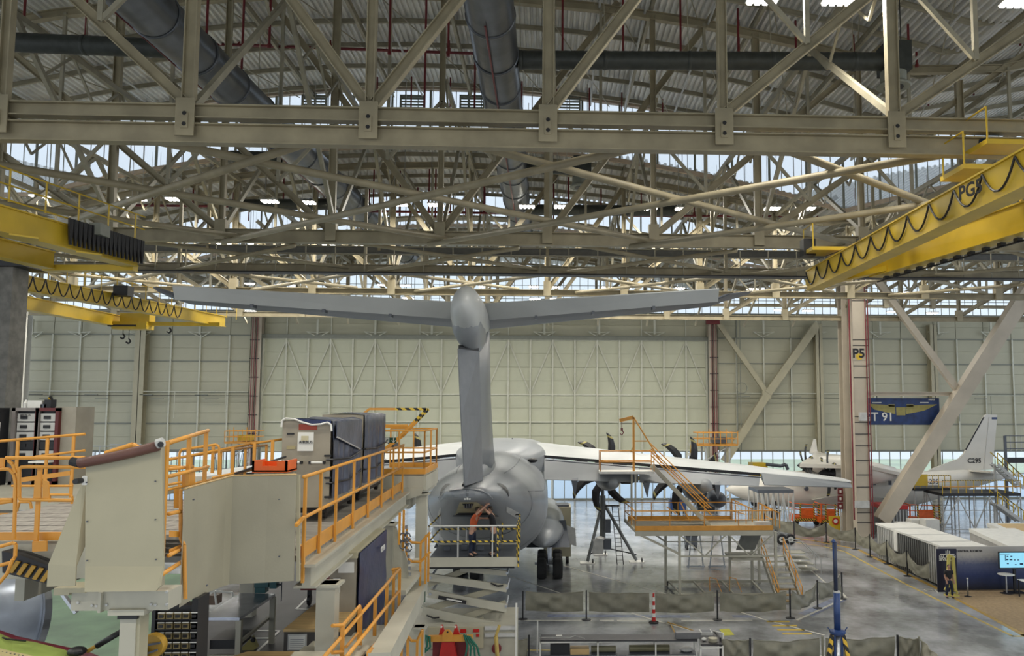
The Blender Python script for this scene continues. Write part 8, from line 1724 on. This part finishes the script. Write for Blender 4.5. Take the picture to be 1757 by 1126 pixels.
# =================================================================== WHITE TURBOPROP ON THE RIGHT (nose to the left)
Yc_ = 76.0
def P3(x, y, Y=Yc_): return PY(x, y, Y)
t = thing('white_turboprop', 'white twin-turboprop aircraft seen side-on behind column P5 with a tall white fin', 'aircraft', (P3(1560, 850).x, Yc_, 0)); tp_ = t
prof = [(1245, 838, 841), (1262, 829, 852), (1290, 821, 862), (1330, 812, 868), (1370, 808, 871), (1440, 808, 872), (1520, 810, 872), (1560, 810, 869), (1600, 808, 858), (1650, 806, 842), (1700, 808, 828), (1745, 811, 816)]
rg = []
for (x, y0, y1) in prof:
    a, b = P3(x, y0), P3(x, y1); h = (a.z-b.z)/2; rg.append([(a.x, Yc_+h*1.0*math.cos(2*math.pi*i/24), b.z+h+h*math.sin(2*math.pi*i/24)) for i in range(24)])
mb = MB(); mb.loft(rg); part(mb, 'fuselage', M_wing2, t, smooth=True)
Fy = Yc_-.12
mb = MB(); mb.plate([P3(x, y, Fy) for x, y in [(1592, 808), (1620, 797), (1645, 788), (1654, 779), (1690, 713), (1694, 711), (1711, 712), (1711, 716), (1703, 806), (1660, 808)]], (0, .26, 0)); part(mb, 'tail_fin', M_wing2, t)
mb = MB(); mb.bar(P3(1657, 772, Fy-.02), P3(1688, 716, Fy-.02), .04, .12); part(mb, 'deice_boot', M_black, t); mb = MB(); mb.bar(P3(1702, 718, Fy-.02), P3(1711, 718, Fy-.02), .04, .2); part(mb, 'tip_band', M_blue, t); mb = MB(); mb.bar(P3(1697, 716, Fy-.02), P3(1688, 805, Fy-.02), .02, .04); part(mb, 'rudder_joint', M_led2, t)
text('C295', .62, P3(1672, 791, Fy-.04), (math.pi/2, 0, 0), M_black, t, bold=.012); text('EC-295', .62, P3(1594, 827, Yc_-1.75), (math.pi/2, 0, 0), M_planed, t, bold=.012)
def wpl(pts, Y0, Y1, m, nm, th=.2):
    A = [P3(x, y, Y0) for x, y in pts[:2]]+[P3(x, y, Y1) for x, y in pts[2:]]; mb = MB(); mb.plate(A, (0, 0, th)); return part(mb, nm, m, t)
wpl([(1700, 812), (1758, 820), (1715, 811), (1660, 809)], Yc_-5, Yc_, M_wing2, 'tailplane', .15)
wpl([(1487, 804), (1550, 818), (1556, 812), (1470, 806)], Yc_-8, Yc_-1, M_wing2, 'wing', .3)
wpl([(1372, 802), (1500, 806), (1470, 788), (1400, 782)], Yc_-9, Yc_+6, M_wing2, 'wing', .3)
mb = MB(); mb.plate([P3(1389, 777, Yc_+9), P3(1396, 754, Yc_+9), P3(1400, 753, Yc_+9), P3(1403, 777, Yc_+9)], (0, .15, 0)); part(mb, 'winglet', M_wing2, t); mb = MB(); mb.plate([P3(1388, 778, Yc_+9), P3(1403, 777, Yc_+9), P3(1445, 790, Yc_+2), P3(1415, 790, Yc_+2)], (0, 0, .15)); part(mb, 'wing_tip', M_wing2, t)
for (x, y, Y) in ((1383, 799, Yc_-.5), (1421, 812, Yc_-7)):
    c = P3(x, y, Y); mb = MB(); mb.lathe((0, c.y, c.z), [(.5, c.x+.5), (.95, c.x+1.6), (1.0, c.x+4), (.5, c.x+6)], 18, 'x'); part(mb, 'nacelle', M_wing2, t, smooth=True)
    mb = MB(); mb.lathe((0, c.y, c.z), [(.02, c.x-.9), (.3, c.x-.5), (.5, c.x+.5)], 14, 'x'); part(mb, 'spinner', M_black, t, smooth=True)
    prop(c, 2.0, 6, math.radians(82), c.x, chord=.42, par=t, ryz=True)
    mb = MB(); mb.cbox((c.x+2.0, c.y-1.0, c.z+.1), .5, .05, .3); part(mb, 'maker_badge', M_steel, t)
for (x, y) in ((1366, 830), (1374, 830), (1384, 830), (1394, 830), (1500, 829), (1527, 829)): p = P3(x, y, Yc_-1.98); mb = MB(); mb.lathe(p, [(.14, -.03), (.14, .05)], 14, 'y') if x < 1450 else mb.cbox(p, .28, .08, .4); part(mb, 'window', M_black if x < 1450 else M_planed, t)
p = P3(1384, 839, Yc_-2.0); mb = MB(); mb.lathe(p, [(.16, -.03), (.22, .05)], 16, 'y'); part(mb, 'roundel', M_planed, t)
mb = MB(); mb.plate([P3(1395, 858, Yc_-2.1), P3(1440, 850, Yc_-2.4), P3(1520, 855, Yc_-2.3), P3(1560, 862, Yc_-2), P3(1540, 873, Yc_-1.5), P3(1420, 872, Yc_-1.5)], (0, 1, 0)); part(mb, 'gear_fairing', M_wing2, t)
for x in (1330, 1500, 1540): p = P3(x, 880, Yc_-1); mb = MB(); mb.lathe((p.x, Yc_-1, .55), [(.2, -.18), (.55, -.15), (.55, .15), (.2, .18)], 16, 'y'); mb.tube((p.x, Yc_-1, .5), (p.x, Yc_-1, 2.2), .12, 8); part(mb, 'landing_gear', M_black, t)
# ---- docks round it
def dockrow(x0, x1, y, ybot, Y, dep, label, rails=True, seed=0, m=M_black, name='access_dock', nb=5):
    a, b = PY(x0, y, Y), PY(x1, y, Y); z = a.z; t = thing(name, label, 'dock', ((a.x+b.x)/2, Y, 0))
    mb = MB(); mb.box(a.x, Y, z-.25, b.x, Y+dep, z); part(mb, 'deck', m, t)
    for k in range(nb+1):
        x = lerp(a.x, b.x, k/nb)
        for yy in (Y+.1, Y+dep-.1): mb = MB(); mb.tube((x, yy, 0), (x, yy, z-.25), .055, 6); part(mb, 'leg', M_led2, t)
    for k in range(nb):
        xa2, xb2 = lerp(a.x, b.x, k/nb), lerp(a.x, b.x, (k+1)/nb)
        mb = MB(); mb.tube((xa2, Y+.1, .15), (xb2, Y+.1, z-.3), .05, 6) if k % 2 == 0 else mb.tube((xb2, Y+.1, .15), (xa2, Y+.1, z-.3), .05, 6); part(mb, 'diagonal', M_led2, t)
    for zz in (.15, z*.55): mb = MB(); mb.tube((a.x, Y+.1, zz), (b.x, Y+.1, zz), .04, 6); part(mb, 'ledger', M_led2, t)
    if rails:
        for hh, mm in ((1.1, M_hazf), (.55, M_org)): mb = MB(); mb.tube((a.x, Y+.05, z+hh), (b.x, Y+.05, z+hh), .045, 6); part(mb, 'guard_rail', mm, t)
        for k in range(2*nb+1): x = lerp(a.x, b.x, k/(2*nb)); mb = MB(); mb.bar((x, Y+.05, z-.1), (x, Y+.05, z+1.1), .05, .05); part(mb, 'rail_post', M_yel, t)
    return t
dockrow(1570, 1632, 838, 890, 70, 2.5, 'access dock with black deck and yellow rails below the white tail, left part', nb=3)
t_ = dockrow(1618, 1752, 847, 895, 67, 3.5, 'long access dock with black deck and striped rails at the far right', nb=5)
p = PY(1574, 822, 70); mb = MB(); mb.box(p.x-.3, 69.9, p.z-.6, p.x+.9, 70, p.z+.4); part(mb, 'yellow_plate', M_yel, t_)
dockrow(1300, 1362, 841, 890, 66, 3.0, 'dock with black deck and pale wires behind the wing tip', rails=False, nb=7, m=M_planed)
# stairs tower at far right
def zigstair(x0, y0, x1, y1, Y, label, m=M_led2, rm=M_hazf):
    A, B = PY(x0, y0, Y), PY(x1, y1, Y); t = thing('access_stair', label, 'stair', (max(A.x, B.x), Y, 0))
    for dy in (0, 1.1): mb = MB(); mb.bar(A+V((0, dy, 0)), B+V((0, dy, 0)), .08, .28); part(mb, 'stringer', m, t); mb = MB(); mb.tube(A+V((0, dy, 1)), B+V((0, dy, 1)), .05, 6); part(mb, 'handrail', rm, t)
    for k in range(10): a = A.lerp(B, (k+.5)/10); mb = MB(); mb.box(a.x-.18, Y, a.z-.03, a.x+.18, Y+1.1, a.z+.03); part(mb, 'tread', m, t); 
    for k in range(0, 11, 2): a = A.lerp(B, k/10); mb = MB(); mb.tube(a, a+V((0, 0, 1)), .04, 5); part(mb, 'rail_post', M_yel, t)
    mb = MB(); mb.bar((A.x, Y+.5, 0), A+V((0, .5, 0)), .15, .15); part(mb, 'support', m, t); return t
zigstair(1712, 797, 1757, 838, 68, 'yellow railed stair right of the white tail fin')
zigstair(1712, 865, 1757, 897, 66, 'grey stair under the dock at the right edge')
a, b = PY(1724, 748, 72), PY(1800, 790, 72); t = thing('stair_tower', 'dark grey stair tower top at the right edge behind the tail fin', 'tower', (a.x+1, 72, 0))
for x in (a.x, lerp(a.x, b.x, .5), b.x): mb = MB(); mb.bar((x, 72, 0), (x, 72, a.z), .2, .2); part(mb, 'post', M_planed, t)
for z in (a.z, a.z-.6, a.z-1.2, b.z): mb = MB(); mb.bar((a.x, 72, z), (b.x, 72, z), .08, .08 if z > b.z else .5); part(mb, 'rail', M_planed if z > b.z else M_black, t)
for k in range(9): x = lerp(a.x, b.x, k/8); mb = MB(); mb.bar((x, 72, a.z-1.4), (x, 72, a.z), .06, .06); part(mb, 'baluster', M_led2, t)
# orange lifts
def olift(x0, x1, y0, y1, label, dark=False):
    c = fl((x0+x1)/2, y1); A, B = PY(x0, y0, c.y), PY(x1, y1, c.y); w = B.x-A.x; h = A.z; t = thing('orange_lift', label, 'lift', (c.x, c.y, 0)); x, y = A.x, c.y
    mb = MB(); mb.box(x, y, .35, x+w, y+1.6, .8); part(mb, 'chassis', M_orp, t); mb = MB(); mb.box(x, y-.03, .4, x+w, y, .62); part(mb, 'striped_bumper', M_hazf, t)
    mb = MB(); mb.box(x+w*.3, y-.02, h*.38, x+w*.78, y+.05, h*.78); part(mb, 'front_board', M_orp, t)
    for xx in (x+.05, x+w*.27, x+w*.8, x+w-.05): mb = MB(); mb.bar((xx, y, .5), (xx, y, h), .12, .1); part(mb, 'striped_post', M_hazf if xx > x+.2 else M_orp, t)
    for zz in (h, h*.75, h*.5): mb = MB(); mb.tube((x, y, zz), (x+w, y, zz-.15), .04, 6); mb.tube((x, y, zz), (x, y+1.6, zz), .04, 6); part(mb, 'rail', M_orp, t)
    for dx in (.25, w-.25): mb = MB(); mb.lathe((x+dx, y+.1, .25), [(.1, -.1), (.25, -.1), (.25, .1), (.1, .1)], 14, 'y'); part(mb, 'wheel', M_black, t)
olift(1361, 1406, 864, 902, 'orange lift with striped posts left of the fire signs'); olift(1408, 1440, 865, 905, 'second orange lift just left of the fire signs'); olift(1560, 1614, 866, 907, 'orange and striped lift right of the thick diagonal beam')
c = fl(1434, 914); mb = MB(); w_ = .55; mb.box(c.x-w_, c.y, 0, c.x+w_, c.y+.1, 1.35); t = solo(mb, 'warning_board', M_yel, 'yellow board with a round red sign in front of the orange lift', 'sign'); mb = MB(); mb.lathe((c.x, c.y-.02, .95), [(.3, -.02), (.3, 0)], 20, 'y'); part(mb, 'red_disc', M_redp, t); mb = MB(); mb.lathe((c.x, c.y-.03, .95), [(.17, -.02), (.17, 0)], 16, 'y'); part(mb, 'pictogram', M_white, t)
# small yellow lift and robot arm near the wall behind the wing tip
c = fl(1306, 872); p = PY(1306, 800, 84); t = thing('boom_lift', 'yellow boom lift parked outside low windows behind the wing tip', 'lift', (p.x, 84, 0)); mb = MB(); mb.box(p.x-.9, 84, .5, p.x+.7, 86, p.z+.3); part(mb, 'body', M_yel, t); mb = MB(); mb.path([p+V((.5, 0, .2)), PY(1340, 800, 84), PY(1348, 797, 84), PY(1352, 806, 84)], .18, 8); part(mb, 'boom', M_planed, t)
for dx in (-.6, .5): mb = MB(); mb.lathe((p.x+dx, 84.3, .5), [(.2, -.15), (.5, -.15), (.5, .15), (.2, .15)], 14, 'y'); part(mb, 'wheel', M_black, t)
# high yellow baskets at the far wall
for i, (x0, x1, y0, y1, lab) in enumerate(((1197, 1266, 743, 764, 'yellow high work basket near the right door column'), (386, 438, 740, 760, 'yellow high work basket near the left door column'))):
    Y = 82; a, b = PY(x0, y0, Y), PY(x1, y1, Y); t = thing('work_basket', lab, 'lift', ((a.x+b.x)/2, Y, 0)); mb = MB(); mb.box(a.x, Y, b.z-.1, b.x, Y+2.4, b.z+.1); part(mb, 'floor', M_org, t)
    for zz in (a.z, (a.z+b.z)/2): mb = MB(); mb.path([(a.x, Y, zz), (b.x, Y, zz), (b.x, Y+2.4, zz), (a.x, Y+2.4, zz), (a.x, Y, zz)], .05, 6); part(mb, 'rail', M_org, t)
    for k in range(8): x = lerp(a.x, b.x, k/7); mb = MB(); mb.bar((x, Y, b.z), (x, Y, a.z+.2*(k % 3)), .07, .07); part(mb, 'rail_post', M_org, t)
    mb = MB(); mb.box(lerp(a.x, b.x, .4), Y+.3, b.z+.2, lerp(a.x, b.x, .75), Y+1.8, b.z+.75); part(mb, 'equipment', M_yel if i else M_planed, t)
    for x in (lerp(a.x, b.x, .2), lerp(a.x, b.x, .8)):
        for yy in (Y+.2, Y+2.2): mb = MB(); mb.tube((x, yy, 0), (x, yy, b.z-.1), .1, 8); part(mb, 'leg', M_led2, t)
    for k in range(4): z0, z1 = b.z*k/4, b.z*(k+1)/4; mb = MB(); mb.tube((lerp(a.x, b.x, .2), Y+.2, z0+.05), (lerp(a.x, b.x, .8), Y+.2, z1-.1), .06, 6); part(mb, 'brace', M_led2, t)
zigstair(1185, 778, 1220, 860, 83, 'white stair below the right yellow high basket', M_white, M_led2)
